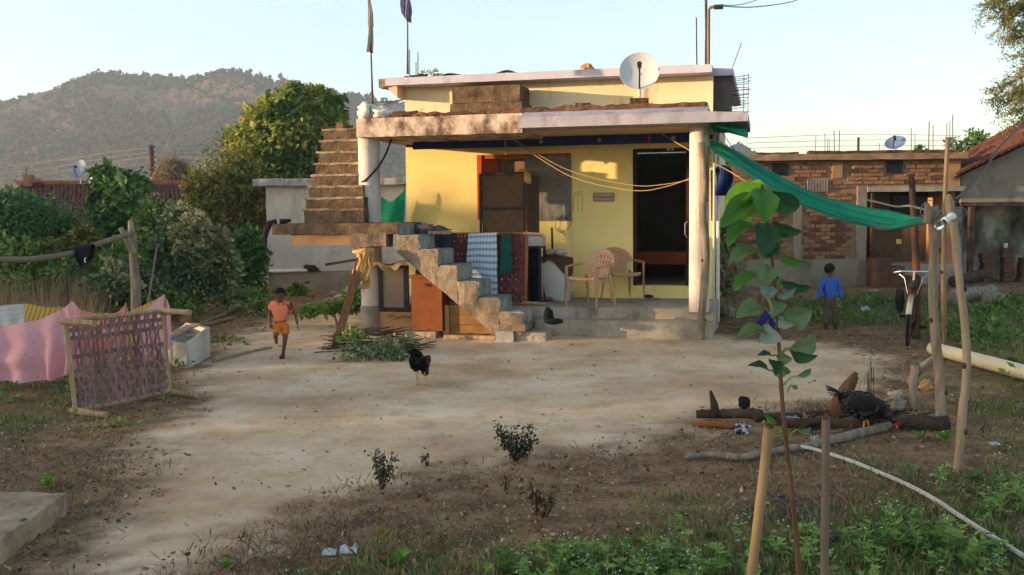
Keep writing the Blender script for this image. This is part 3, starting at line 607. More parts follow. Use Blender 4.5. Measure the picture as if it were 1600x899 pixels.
for k in range(NR):
    v, ul, z0 = fl2(k); _, _, z1 = fl2(k+1); z0 = max(z0, 1.75); ur = hz(567, 300, v)[0]
    mb = MB(); mb.rbox(H, (ul+RND.uniform(-.02, .02), ur, v, v+.20, z0-.14 if k else 1.749, z1-.005), .06, .014, 6, k+70)
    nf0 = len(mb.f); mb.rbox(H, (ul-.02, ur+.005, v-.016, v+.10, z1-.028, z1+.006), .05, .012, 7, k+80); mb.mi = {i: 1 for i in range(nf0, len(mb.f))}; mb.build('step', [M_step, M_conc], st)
v, ul, z = fl2(NR); hrough('upper_landing', (ul, -5.12, v-.02, v+.75, z-.14, z+.0), M_conc, .1, .01, 90, st)
hrough('stub', (ul+.12, ul+.24, v+.1, v+.22, z+.002, z+.12), M_step, .06, .01, 91, st)
hrough('stair_pier', (-2.79, -2.53, -.94, -.60, -.12, .20), M_grey, .06, .01, 92, st)
hrough('stair_foot', (-2.80, -2.36, VN-.02, VF-.1, .2, .30), M_conc, .06, .012, 93, st)
hrough('foot_block', (-2.52, -2.08, -.86, -.38, -.06, .185), M_cem, .07, .012, 94, st)
# name plate, chalk drawing, beam lettering
def text(name, body, size, m, loc, parent, ax=0, ext=.002):
    cu = bpy.data.curves.new(name, 'FONT'); cu.body = body; cu.size = size; cu.extrude = ext; cu.align_x = 'CENTER'; cu.align_y = 'CENTER'; cu.materials.append(m)
    t_ = bpy.data.objects.new(name, cu); col.objects.link(t_); bpy.context.view_layer.update(); o = bpy.data.objects.new(name, bpy.data.meshes.new_from_object(t_.evaluated_get(bpy.context.evaluated_depsgraph_get()))); bpy.data.objects.remove(t_); col.objects.link(o); o.parent = parent; o.location = Vector(loc)-parent_base(parent); o.rotation_euler = (math.pi/2, 0, ax-_psi); return o
u, z = hz(943, 308, WV-.02)
npb = H(u, WV, z); plate = thing('name_plate', 'small pale name plate with grey lettering fixed on the yellow wall', 'name plate', npb)
mb = MB(); HB(mb, u-.165, u+.165, WV-.022, WV-.004, z-.066, z+.066); mb.build('plate', mat('mauve_plate', [L(170, 156, 140), L(184, 170, 152)], 4, bump=.05), plate)
mb = MB()
for a, c in ((u-.17, u-.152), (u+.152, u+.17)): HB(mb, a, c, WV-.026, WV-.0225, z-.07, z+.07)
HB(mb, u-.15, u+.15, WV-.026, WV-.0225, z+.056, z+.07); HB(mb, u-.15, u+.15, WV-.026, WV-.0225, z-.07, z-.056); mb.build('border', mat('plate_border', [L(120, 104, 110), L(130, 114, 120)], 4, bump=0), plate)
text('lettering', 'D.Ibenelal', .075, mat('plate_ink', [L(100, 88, 92), L(110, 96, 100)], 4, bump=0), H(u, WV-.0245, z), plate)
mb = MB()
for (x0, y0, x1, y1) in ((896, 306, 896, 330), (903, 308, 903, 330), (910, 306, 910, 330), (896, 307, 911, 305), (898, 301, 910, 299), (897, 304, 910, 302)):
    a, c = hz(x0, y0, WV), hz(x1, y1, WV); mb.tube([H(a[0], WV-.001, a[1]), H(c[0], WV-.001, c[1])], .006, 4)
mb.build('wall_drawing', mat('faint_brown_chalk', [L(180, 140, 70), L(188, 150, 80)], 4, bump=0), house)
u, z = hz(772, 211, 1.09)
text('beam_lettering', 'VUX  m', .12, M_dark, H(u+.05, 1.096, 3.085), house)
mb = MB(); HB(mb, -4.7, -.1, 1.102, 1.2, 3.102, 3.16); mb.build('beam_top', M_soffit, house)
# ------------------------------------------------------------------ things on the roof
def rod(mb, pts, r=.008, n=6): mb.tube(pts, r, n)
def bar(px, py0, py1, v, label, r=.008, dx=0, group='bare steel rods standing on the house roof'):
    u, z0 = hz(px, py0, v); u2, z1 = hz(px+dx, py1, v); mb = MB(); mb.tube([H(u, v, min(z0, 4.12) if v > 1.3 else z0), H(u2, v, z1)], r, 6)
    one('steel_rod', mb, M_iron, label, 'steel rod', H(u, v, z0), group)
bar(653, 118, 82, 1.6, 'taller thin steel rod rising from the leafy rubble at the left roof end')
bar(650, 118, 98, 1.7, 'short thin steel rod right of the purple flag pole on the roof')
bar(640, 116, 78, 1.5, 'thin steel rod close beside the purple flag pole')
bar(1089, 104, 28, 2.0, 'tall thin steel rod left of the pipe mast on the roof', .010, -1)
bar(1102, 104, 62, 2.2, 'short thin steel rod beside the pipe mast on the roof')
bar(1140, 118, 66, 2.3, 'slanted thin steel rod leaning right over the roof corner', .006, 19)
# flags
def flag(px0, py0, px1, py1, v, clothpts, m, label, r, base):
    u0, z0 = hz(px0, py0, v); u1, z1 = hz(px1, py1, v); b = H(u0, v, z0)
    t = thing('flag', label, 'flag', b); mb = MB(); mb.tube([b, lerp(b, H(u1, v, z1), .4), H(u1, v, z1)], [r*1.7, r, r*.8], 8); mb.build('pole', M_iron, t)
    mb = MB(); n_ = len(clothpts)
    def f(a, c):
        k = c*(n_-1); i = min(int(k), n_-2); fr = k-i; pa, pb = clothpts[i], clothpts[i+1]
        l_, r_, y_ = lerp(pa[0], pb[0], fr), lerp(pa[1], pb[1], fr), lerp(pa[2], pb[2], fr)
        uu, zz = hz(lerp(l_, r_, a), y_, v); return H(uu, v-.02-.06*math.sin(a*9+c*5)*(.3+c), zz+.03*mn.noise(Vector((a*4, c*6, px0))))
    mb.grid(f, 10, 22); mb.build('cloth', m, t, True)
flag(583, 186, 577, -10, 0, [(575, 580, 0), (577, 583, 20), (577, 583, 40), (577, 582, 44), (574, 584, 60), (572, 585, 82)], mat('greyish_white_flag', [L(170, 156, 146), L(196, 184, 172)], 6, bump=.3, trans=.3), 'limp greyish white flag on a thin pole above the white sack', .012, None)
flag(637, 116, 637, -10, 1.5, [(627, 640, -8), (627, 642, 8), (628, 644, 22), (636, 644, 35)], mat('purple_flag', [L(86, 80, 116), L(150, 144, 172)], 8, bump=.3, trans=.3), 'dark purple flag on a thin pole at the left end of the roof', .012, None)
# white sack
b = H(-4.93, -.05, 3.32); mb = MB(); mb.blob(b+Vector((-.08, 0, .1)), (.16, .12, .15), 14, 9, .5, 2.2, 3); mb.blob(b+Vector((.14, -.02, .07)), (.17, .11, .10), 14, 9, .5, 2.5, 8); mb.blob(b+Vector((-.12, 0, .2)), (.07, .06, .06), 10, 7, .5, 3, 9)
t = thing('sack', 'crumpled white plastic sack lying on the left corner of the porch roof', 'sack', b); mb.build('sack_body', mat('white_sack_plastic', [L(205, 196, 184), L(222, 214, 204)], 4, bump=.4), t, True)
mb = MB(); mb.tube([b+Vector((-.03, -.12, -.02)), b+Vector((-.02, -.1, .2))], .008, 5); mb.build('tie', M_iron, t)
# concrete tank of two courses and loose slab
b = H(-3.4, 1.25, 3.316); t = thing('concrete_block', 'brown weathered concrete box of two courses against the upper wall', 'concrete block', b)
hrough('course', (-4.0, -2.83, .95, 1.66, 3.317, 3.62), M_step, .1, .012, 101, t); hrough('course', (-3.97, -2.86, .98, 1.66, 3.63, 3.89), M_step, .1, .012, 102, t)
mb = MB(); mb.rbox(H, (-2.05, -1.62, .75, .95, 3.317, 3.40), .07, .01, 7, 103); one('loose_slab', mb, M_step, 'small flat brown slab lying on the porch roof right of the concrete box', 'slab', H(-1.8, .85, 3.316))
# satellite dish
def dish(px, py, v_or_Y, R_, m, label, base_xy, facing, group=None, house_frame=True, tilt=.25, pole=.45):
    b = base_xy; f = Vector(facing).normalized(); f = (f+Vector((0, 0, tilt))).normalized(); t = thing('satellite_dish', label, 'satellite dish', b, group)
    c = b+Vector((0, 0, pole)); mb = MB(); prof = [(0, 0)]+[(R_*k/8, .22*R_*(k/8)**2) for k in range(1, 9)]+[(R_*1.02, .23*R_), (R_*1.0, .19*R_)]+[(R_*k/8, .22*R_*(k/8)**2-.02) for k in range(7, 0, -1)]
    mb.lathe(c-f*.1*R_, prof, 28, f); mb.build('reflector', m, t, True)
    mb = MB(); mb.tube([b, c-f*.12*R_], .022, 8); mb.build('mast', M_dish, t)
    up = Vector((0, 0, 1)); up = (up-f*up.dot(f)).normalized(); tip = c+f*R_*.75+up*R_*.08
    mb = MB(); mb.tube([c-up*R_*.95+f*.1*R_, c-up*R_*.4+f*R_*.55, tip], .013, 6); mb.build('feed_arm', M_dark, t)
    mb = MB(); mb.tube([tip+f*.02, tip-f*.10], [.035, .03], 10); mb.build('receiver', M_dark, t); return t
ud, _ = hz(999, 106, .05); b = H(ud, .05, 3.52)
mb = MB()
for k in range(2): pass
dish(1000, 106, 0, .285, M_dish, 'white satellite dish on a short mast on the porch roof edge', b, (-.12, -1, 0), tilt=.32, pole=.36)
tb = thing('brick_pile', 'small pile of red bricks under the white satellite dish', 'bricks', H(ud, .05, 3.36))
mb = MB(); mb.rbox(lambda u, v, z: Vector((u, v, z)), (-.13, .13, -.06, .06, -.035, .035), .06, .008, 9, 5)
q = mb.build('brick', M_brick2, tb, base=(0, 0, 0))
mws = [Matrix.Translation(H(ud, .0, 3.395)) @ Matrix.Rotation(-_psi, 4, 'Z'), Matrix.Translation(H(ud, .1, 3.395)) @ Matrix.Rotation(-_psi+.05, 4, 'Z'), Matrix.Translation(H(ud, .05, 3.47)) @ Matrix.Rotation(-_psi+.1, 4, 'Z')]
mw = mws[0].copy(); mw.translation -= parent_base(tb); q.matrix_local = mw
for k in mws[1:]: inst(q, 'brick', tb, k)
# pipe mast with arm
u, z = hz(1107, 98, 2.0); b = H(u, 2.0, 4.12); t = thing('pipe_mast', 'tall steel pipe mast with a bent service arm on the right roof end', 'mast', b)
mb = MB(); u2, z2 = hz(1107, 12, 2.0); u3, z3 = hz(1128, 12, 2.0); mb.tube([b, H(u, 2, z2-.05), H(u+.02, 2, z2), H(u3-.06, 2, z2+.01)], .026, 10); mb.build('pipe', M_greycane, t)
mb = MB(); mb.tube([H(u3-.12, 2, z2), H(u3+.02, 2, z2)], .04, 10); mb.build('insulator', M_dark, t)
mb = MB(); u4, z4 = hz(1103, -12, 2.05); mb.tube([H(u-.03, 2.05, 4.12), H(u4, 2.05, z4)], .022, 8); one('pipe_mast', mb, M_iron, 'dark rusty pole standing just left of the bent pipe mast', 'mast', H(u-.03, 2.05, 4.12))
def wire(name, pts, r, label, n=24, m=None, cat='wire', group=None):
    pts = [Vector(p) for p in pts]; mb = MB(); mb.tube(path(pts, n), r, 5); return one(name, mb, m or M_wire, label, cat, pts[0], group)
wire('wire', [H(u3, 2, z2+.01), P(1180, 11, 19), P(1240, 2, 22), P(1270, -14, 24)], .010, 'thin service wire sagging from the pipe mast arm to the upper right')
wire('wire', [H(u3-.03, 2, z2+.03), P(1160, 7, 19), P(1200, -6, 22)], .008, 'upper thin service wire leaving the pipe mast arm')
# black hose, stone, rubbish on the roof slab
wire('hose', [H(*a) for a in ((-4.4, 1.55, 4.13), (-4.2, 1.6, 4.18), (-3.95, 1.6, 4.14), (-3.6, 1.7, 4.13), (-3.4, 1.6, 4.15), (-3.22, 1.6, 4.19), (-3.05, 1.6, 4.14))], .022, 'black hose looping over the left part of the roof edge', 30, M_rubber, 'hose')
wire('hose', [H(*a) for a in ((-1.75, 1.6, 4.14), (-1.4, 1.62, 4.145), (-1.0, 1.7, 4.14))], .016, 'short straight black hose on the roof left of the satellite dish', 10, M_rubber, 'hose')
u, z = hz(918, 104, 1.6); mb = MB(); mb.blob(H(u, 1.6, 4.17), (.11, .08, .075), 9, 6, .35, 2, 4); one('stone', mb, mat('ochre_stone', [L(170, 124, 76), L(190, 146, 96)], 4, bump=.4), 'ochre stone lying on the roof edge above the porch', 'stone', H(u, 1.6, 4.12))
t = thing('rubble_heap', 'heap of brown rubble and leafy trash on the left roof end', 'rubble heap', H(-4.75, 1.6, 4.12)); mb = MB()
for i in range(34): a = RND.gauss(0, .16); mb.blob(H(-4.72+a, 1.6+RND.uniform(-.15, .15), 4.13+max(0, .06-abs(a)*.2)*RND.random()), (.05, .05, .03), 6, 4, .4, 3, i)
mb.build('rubble', M_step, t, kind='stuff'); V, va = crown([(tuple(H(-4.55, 1.6, 4.18)), (.16, .1, .06))], 90, .07, seed=5); polys('leaves', V, LF_grey, t, var=va, kind='stuff')
# ------------------------------------------------------------------ porch: woven cots, clothes, rack, sack, chairs, shoes
def cot(t, o, ex, ez, en, Lx, Lz, nv, nh, wv, wh, mstrap, mframe, legs, seed, gaps=()):
    """frame in the plane o + ex*a + ez*b, normal en; straps are separate woven bands"""
    rs = random.Random(seed)
    for a, c in (((0, 0), (0, Lz)), ((Lx, 0), (Lx, Lz)), ((0, 0), (Lx, 0)), ((0, Lz), (Lx, Lz))):
        mb = MB(); p, q = o+ex*a[0]+ez*a[1], o+ex*c[0]+ez*c[1]; mb.tube(wob([lerp(p, q, k/5) for k in range(6)], .008, 4, seed), .024, 8); mb.build('frame_rail', mframe, t)
    for a, b_, l0, l1 in legs:
        mb = MB(); p = o+ex*a+ez*b_; mb.tube([p-en*l0, p-en*l0*.4, p, p+en*l1*.35, p+en*l1*.6, p+en*l1], [.024, .034, .036, .036, .028, .032], 10); mb.build('leg', mframe, t)
    xs = [lerp(.05, Lx-.05, (i+.5)/nv)+rs.uniform(-.006, .006) for i in range(nv)]; zs = [b for b in [lerp(.04, Lz-.04, (j+.5)/nh)+rs.uniform(-.008, .008) for j in range(nh)]]
    for i, x in enumerate(xs):
        mb = MB(); d0 = rs.uniform(-.012, .012)
        def f(a, c):
            b = c*Lz; s_ = .012*math.sin(math.pi*(b/Lz*nh)+math.pi*(i % 2)) if 0 < b < Lz else 0
            return o+ex*(x+d0*math.sin(c*3)+(a-.5)*wv*(1-.12*math.sin(c*22+i)))+ez*b+en*(s_+(.026 if c in (0, 1) else 0)+.002*a)
        mb.grid(f, 1, 2*nh); mb.build('strap', mstrap, t)
    for j, b in enumerate(zs):
        if j in gaps: continue
        mb = MB(); sg = rs.uniform(-.02, .02)
        def f(a, c):
            x = a*Lx; s_ = -.012*math.cos(math.pi*(x/Lx*nv)+math.pi*(j % 2))
            return o+ex*x+ez*(b+sg*math.sin(a*3.1)+(c-.5)*wh)+en*(s_+.002*c)
        mb.grid(f, 2*nv, 1); mb.build('strap', mstrap, t)
# cot leaning in the porch
A = Vector(H(-4.35, .16, .49)); ex = Vector(HU); ez = (Vector((0, 0, 1))+Vector(HV)*.10).normalized(); en = ex.cross(ez)
t = thing('woven_cot', 'maroon woven cot standing on its side behind the stairs, clothes hung over it', 'cot', A)
cot(t, A, ex, ez, en, 1.75, 1.07, 30, 15, .05, .062, M_strap2, mat('orange_brown_wood', [L(140, 82, 44), L(168, 104, 60)], 3, bump=.3), [(1.75, 1.07, .03, .0), (1.75, 0, .03, .0), (0, 1.07, .3, .03)], 3)
mb = MB(); mb.tube([A+ex*1.70+ez*1.07, A+ex*2.0+ez*1.05], .028, 8); mb.build('leg', M_wood, t); mb = MB(); mb.tube([A+ex*1.70+ez*.02, A+ex*2.05+ez*.0], .028, 8); mb.build('leg', M_wood, t)
def drape(name, label, cat, pts_top, z_bot, m, fr=.0, amp=.02, v0=.13, slope=.1, flare=0, wav=3, seed=0):
    (ua, za), (ub, zb) = pts_top; mb = MB()
    def f(a, c):
        top = lerp(za, zb, a); u = lerp(ua, ub, a)+flare*c*(a-.5)
        if c < .12: k = c/.12; return H(u, v0+.12*(1-k)*1.0-.0, top+.02*math.sin(k*math.pi)-(1-k)*.03)
        k = (c-.12)/.88; zz = lerp(top, z_bot+.02*math.sin(a*5+seed), k)
        return H(u+.01*mn.noise(Vector((k*4, a*2, seed))), v0-slope*0+.09*(zz-top)*-0-.035*0+amp*(math.sin(a*wav*6.28+seed)*(.3+.7*k))*.5-.03+.10*(zz-top), zz)
    mb.grid(f, 18, 22); return one(name, mb, m, label, cat, H(ua, v0, za), smooth=True)
drape('towel', 'blue and white checked towel hanging over the maroon cot behind the stairs', 'towel', (hz(733, 366, .15), hz(777, 364, .15)), .62, M_towel, wav=1.2, amp=.03, flare=.06)
drape('trousers', 'dark grey trousers hanging over the left end of the maroon cot', 'trousers', (hz(664, 366, .15), hz(709, 365, .15)), .98, M_navy, wav=2, amp=.06, seed=2)
drape('green_cloth', 'narrow dark green cloth hanging over the right end of the maroon cot', 'cloth', (hz(786, 365, .15), hz(799, 365, .15)), .96, M_greencloth, wav=1, amp=.03, seed=5, flare=.05)
# things on the stair head and behind it
b = H(-4.0, -.25, 1.6); t = thing('bundle', 'crumpled bundle of grey and pink clothes at the top of the stairs', 'bundle', b); mb = MB()
mb.blob(H(-4.06, -.2, 1.65), (.16, .12, .07), 12, 8, .5, 3, 2); mb.build('cloth', mat('pinkish_grey_cloth', [L(120, 96, 96), L(160, 140, 140)], 5, bump=.5), t, True); mb = MB(); mb.blob(H(-3.88, -.12, 1.63), (.15, .1, .06), 12, 8, .5, 3, 6); mb.build('cloth', mat('dark_green_grey_cloth', [L(44, 52, 50), L(110, 116, 112)], 4, bump=.5), t, True)
mb = MB(); mb.rbox(H, (-3.95, -3.62, -.42, -.30, 1.57, 1.615), .08, .005, 5, 4); one('plank', mb, M_wood, 'short light plank lying on the upper stairs beside the dark trousers', 'plank', H(-3.7, -.3, 1.56))
# green net left of the wall
mb = MB(); mb.grid(lambda a, c: H(lerp(-5.42, -4.98, a)-.03*c, 1.45+.05*math.sin(a*7+c*2), lerp(lerp(2.18, 2.3, a**2)-.12*math.sin(a*math.pi), 1.62, c)), 12, 12); one('green_net', mb, M_net, 'green net hung beside the left end of the yellow wall', 'net', H(-5.2, 1.45, 1.62), smooth=True)
# jute covered rack
b = H(-3.1, 1.2, FL); t = thing('jute_rack', 'tall rack covered with brown jute sacking in front of the window', 'rack', b)
for u in (-3.53, -2.80, -2.66):
    mb = MB(); HB(mb, u-.018, u+.018, .985, 1.015, FL, 2.5); mb.build('post', M_dark, t)
for z in (1.95, 2.49): mb = MB(); HB(mb, -3.512, -2.818, .988, 1.012, z-.017, z+.017); mb.build('crossbar', M_dark, t)
mb = MB(); mb.grid(lambda a, c: H(lerp(-3.51, -2.82, a), 1.02+.012*mn.noise(Vector((a*5, c*5, 0))), lerp(1.2, 2.47, c)), 14, 20); mb.build('jute_front', M_jute, t, True)
mb = MB(); mb.grid(lambda a, c: H(lerp(-2.78, -2.68, a), 1.02+.5*a+.012*mn.noise(Vector((a*5, c*5, 3))), lerp(1.2, 2.47, c)), 5, 20); mb.build('jute_side', M_jute, t, True)
mb = MB(); mb.grid(lambda a, c: H(lerp(-3.54, -2.64, a), lerp(.975, 1.5, c), 2.515+.02*mn.noise(Vector((a*6, c*3, 5)))), 14, 5); mb.build('top_cover', M_jute, t, True)
mb = MB(); mb.blob(H(-2.78, 1.05, 2.53), (.12, .06, .03), 10, 6, .4, 3, 1); mb.blob(H(-2.74, .985, 2.42), (.06, .02, .1), 10, 6, .4, 3, 1); mb.build('rag', M_rag, t, True)  # straw-coloured lumps stand in for the sun patches on the rack
# white box on a dark table, leaning black bar
b = H(-2.58, .7, FL); t = thing('small_table', 'dark low table with a white box on top beside the maroon cot', 'table', b); mb = MB(); HB(mb, -2.70, -2.46, .6, 1.0, 1.32, 1.35); mb.build('tabletop', M_dark, t)
for u, v in ((-2.68, .62), (-2.48, .62), (-2.68, .98), (-2.48, .98)): mb = MB(); HB(mb, u-.02, u+.02, v-.02, v+.02, FL, 1.318); mb.build('leg', M_dark, t)
mb = MB(); mb.grid(lambda a, c: H(lerp(-2.68, -2.48, a), .66+.03*math.sin(a*9), lerp(FL+.02, 1.31, c)), 10, 4); mb.build('front_sheet', M_black, t, True)  # black sheet closing the open front of the table
b = H(-2.57, .8, 1.351); mb = MB(); mb.rbox(H, (-2.69, -2.44, .64, .9, 1.352, 1.50), .15, .003, 5, 1); one('white_box', mb, mat('pale_foam', [L(180, 178, 172), L(190, 188, 182)], 4, bump=.1), 'white box standing on the dark low table', 'box', b)
mb = MB(); mb.tube([H(-2.36, 1.1, FL+.01), H(-2.5, 1.66, 1.62)], .016, 6); one('iron_bar', mb, M_dark, 'thin dark bar leaning on the wall left of the striped sack', 'bar', H(-2.36, 1.1, FL))
# sack with brown cloth and white bundle
su, sv = -2.35, 1.15; b = H(su, sv, FL); t = thing('grain_sack', 'fat white striped sack standing against the yellow wall, brown cloth over its top', 'sack', b)
def sk(r_, z_, top=False):
    def f(a, c):
        th = a*2*math.pi; k = c; rr = r_*(.86+.22*math.sin(min(1, k*1.15)*math.pi*.75))*(1-.85*sm(.86, 1.0, k)); rr *= 1+.05*mn.noise(Vector((math.cos(th)*2, math.sin(th)*2, k*4)))
        return H(su+rr*math.cos(th), sv+rr*.8*math.sin(th), FL+z_*k)
    return f
mb = MB(); mb.grid(sk(.275, .72), 28, 18, (2, 1)); mb.build('sack_body', M_sack, t, True)
mb = MB()
def fc(a, c):
    th = lerp(-3.6, .5, a); r_ = lerp(.03, .30, min(1, c*1.6)); dz = .735-.08*c-max(0, c-.55)*(.26+.34*math.sin(a*6.28*1.5+.8)); return H(su+r_*math.cos(th), sv+r_*.85*math.sin(th), FL+dz)
mb.grid(fc, 30, 12); mb.build('cover_cloth', M_browncloth, t, True)
mb = MB(); mb.blob(H(su-.08, sv, 1.235), (.11, .09, .055), 12, 8, .25, 3, 3); mb.blob(H(su+.10, sv-.02, 1.235), (.10, .09, .055), 12, 8, .25, 3, 5); one('white_bundle', mb, mat('off_white_cloth', [L(176, 170, 160), L(196, 190, 182)], 5, bump=.3), 'white tied bundle lying on top of the striped sack', 'bundle', H(su, sv, 1.19), smooth=True)
# plastic chairs
def make_chair(label):
    t = thing('plastic_chair', label, 'chair', (0, 0, 0), 'tan plastic armchairs on the porch')
    # local: front is -y
    mb = MB(); mb.grid(lambda a, c: Vector((lerp(-.235, .235, a)*(1-.10*c), lerp(-.235, .215, c), .42-.03*c+.02*(2*a-1)**2-.012*math.cos(a*3.14))), 10, 10)
    mb.grid(lambda a, c: Vector((lerp(-.228, .228, a), -.237+.012*math.sin(c*3.14)*-1, lerp(.438, .385, c)+.02*(2*a-1)**2)), 10, 3)
    for s in (-1, 1): mb.grid(lambda a, c: Vector((s*lerp(.226, .205, a), lerp(-.235, .215, a), lerp(.436, .39, c)-.03*a)), 8, 2)
    mb.build('seat', M_chair, t, True)
    # back: upper rim band, side bands, slats
    mb = MB()
    def bk(x, z): k = (z-.42)/.42; return Vector((x, .215+.16*k-.05*(abs(x)/.25)**2*(.3+k), z))
    def rim(a): th = math.pi*a; return -.265*math.cos(th), .62+.22*math.sin(th)**.8
    def inner(a): th = math.pi*a; return -.205*math.cos(th), .60+.165*math.sin(th)**.8
    mb.grid(lambda a, c: bk(*[lerp(p, q, c) for p, q in zip(rim(a), inner(a))])+Vector((0, .006*math.sin(c*3.14), 0)), 24, 3)
    for i in range(7):
        x0 = lerp(-.13, .13, i/6)
        xt = x0*1.42; zt = .60+.165*max(0, 1-(xt/.205)**2)**.4+.012
        mb.grid(lambda a, c: bk(lerp(x0, xt, c)+(a-.5)*.030, lerp(.41, zt, c)), 1, 8)
    for z in (.50, .60, .69): mb.grid(lambda a, c: bk(lerp(-.15, .15, a)*(1+.35*(z-.41)), z+(c-.5)*.022), 10, 1)
    mb.build('backrest', M_chair, t, True)
    for s in (-1, 1):
        mb = MB(); pa = [Vector((s*.255, .20, .645)), Vector((s*.272, .05, .635)), Vector((s*.28, -.12, .625)), Vector((s*.275, -.225, .615))]; pp = path(pa, 10)
        mb.grid(lambda a, c: pp[min(10, int(round(a*10)))]+Vector((s*(c-.5)*.07, 0, -.008*(2*c-1)**2)), 10, 3)
        mb.grid(lambda a, c: pp[min(10, int(round(a*10)))]+Vector((s*.035, 0, -.035*c)), 10, 1); mb.build('armrest', M_chair, t, True)
        for fr in (1, 0):
            mb = MB()
            if fr: top, bot, z1 = Vector((s*.272, -.228, .615)), Vector((s*.262, -.262, 0)), .615
            else: top, bot, z1 = Vector((s*.20, .20, .47)), Vector((s*.235, .30, 0)), .47
            def lg(a, c):
                p = lerp(top, bot, c); wd = lerp(.095, .05, c) ; an = (a-.5)*2.0
                return p+Vector((s*(.02*math.cos(an)), (.5*wd)*math.sin(an)*1.1*(-1 if fr else 1), 0))
            mb.grid(lg, 6, 8); mb.grid(lambda a, c: lg(a, c)+Vector((-s*.006, 0, 0)), 6, 8); mb.build('leg', M_chair, t, True)
    return t
u, v = HF(923, 479, FL); ch = make_chair('tan plastic armchair nearer the steps, turned towards the left'); ch.location = H(u, v, FL+.004); ch.rotation_euler = (0, 0, -_psi-.42); ch.scale = (1, 1, .99)
u, v = HF(970, 470, FL); dup(ch, H(u, v+.12, FL+.004), -_psi+.5, 'tan plastic armchair behind, nearer the doorway, turned towards the right')
# shoes and slippers on the porch
def shoe(px, py, rz, m1, m2, label, name='shoe', cat='shoe', sz=1.0, grp=None):
    u, v = HF(px, py, FL); b = H(u, v, FL+.003); t = thing(name, label, cat, b, grp); R3 = Matrix.Rotation(rz-_psi, 3, 'Z'); T = lambda p: b+R3@(Vector(p)*sz)
    mb = MB(); mb.grid(lambda a, c: T(((c-.5)*.085*(1-.35*(2*a-1)**2)*(1+.2*a), lerp(-.13, .13, a), .0)), 12, 4); mb.grid(lambda a, c: T(((c-.5)*.085*(1-.35*(2*a-1)**2)*(1+.2*a), lerp(-.13, .13, a), .022)), 12, 4)
    mb.build('sole', m2, t)
    mb = MB(); mb.blob(b+R3@Vector((0, .05, .045))*sz, (.042*sz, .085*sz, .03*sz), 10, 6, .1, 3, 1, (R3@Vector((1, 0, 0)), R3@Vector((0, 1, 0)), Vector((0, 0, 1)))); 
    if name == 'shoe': mb.blob(b+R3@Vector((0, -.07, .055))*sz, (.036*sz, .06*sz, .045*sz), 10, 6, .1, 3, 2, (R3@Vector((1, 0, 0)), R3@Vector((0, 1, 0)), Vector((0, 0, 1))))
    mb.build('upper', m1, t, True)
M_purple = mat('purple_rubber', [L(120, 60, 100), L(140, 76, 120)], 4, bump=0); M_gshoe = mat('green_white_shoe', [L(60, 130, 70), L(200, 210, 200)], 30, bump=0, pos=[.48, .52])
shoe(856, 462, .6, M_black, M_rubber, 'black shoe standing at the foot of the striped sack', sz=1.3)
shoe(866, 464, .2, M_black, M_rubber, 'second black shoe beside the first, nearer the plastic chair', sz=1.3)
shoe(845, 471, 1.6, M_purple, M_purple, 'purple slipper lying by the cot leg', 'slipper', 'slipper')
shoe(862, 472, 1.4, M_purple, M_purple, 'purple slipper lying in front of the black shoes', 'slipper', 'slipper')
shoe(884, 467, .9, M_gshoe, M_white, 'green and white shoe by the left leg of the nearer chair', sz=1.1)
shoe(893, 465, .5, M_gshoe, M_white, 'green and white shoe partly behind the nearer chair leg', sz=1.1)
shoe(1018, 468, 1.5, M_dark, M_dark, 'flat dark slipper on the porch floor below the doorway', 'slipper', 'slipper')
u, v = HF(858, 505, .31); t = thing('boot', 'crumpled dark boot slumped on the porch step', 'boot', H(u, v-.1, .31)); mb = MB(); mb.blob(H(u, v-.03, .42), (.075, .075, .11), 10, 8, .25, 3, 1); mb.build('shaft', M_black, t, True); mb = MB(); mb.blob(H(u+.1, v-.1, .345), (.14, .07, .045), 10, 6, .25, 3, 2); mb.build('foot', M_black, t, True)
# clotheslines and hanging charms
def hl(pts): return [H(*hz(px, py, v)[:1], v, hz(px, py, v)[1]) for px, py, v in pts]
wire('clothesline', hl([(797, 215, 1.0), (850, 252, .75), (905, 281, .5), (990, 298, .25), (1040, 292, .1), (1078, 279, .02)]), .0058, 'lower yellow rope sagging from the porch beam to the right column', 30, M_rope, 'rope')
wire('clothesline', hl([(797, 213, 1.0), (850, 247, .8), (905, 272, .6), (990, 290, .35), (1040, 288, .15), (1078, 281, .05)]), .005, 'upper yellow rope sagging from the porch beam to the right column', 30, M_rope, 'rope')
wire('clothesline', hl([(1029, 206, .8), (1060, 225, .2), (1095, 245, -.2)])+[P(1140, 268, 14), P(1190, 300, 13)], .006, 'thin rope slanting from the porch beam past the right column', 20, M_rope, 'rope')
u, z = hz(789, 211, 1.08); t = thing('rope_tail', 'frayed rope ends dangling from the porch beam above the window', 'rope', H(u, 1.08, z)); mb = MB(); mb.tube(wob([H(u, 1.06, z), H(u+.01, 1.06, z-.15), H(u+.02, 1.06, z-.32)], .015, 8), .012, 5); mb.build('strand', M_rope, t); mb = MB(); mb.tube(wob([H(u-.03, 1.06, z), H(u+.0, 1.06, z-.12), H(u+.03, 1.06, z-.2)], .015, 8, 4), .008, 5); mb.build('strand', M_rope, t)
u, z = hz(1014, 212, .9); t = thing('door_charm', 'small red charm hanging on a string above the doorway', 'charm', H(u, .9, z)); mb = MB(); mb.tube([H(u, .9, 3.07), H(u, .9, z+.02)], .004, 4); mb.build('string', M_dark, t); mb = MB(); mb.blob(H(u, .9, z-.06), (.022, .015, .06), 8, 8, .4, 5, 1); mb.build('pendant', mat('red_cloth', [L(190, 40, 34), L(206, 56, 44)], 6), t, True)
for px in (1043, 1050): pass
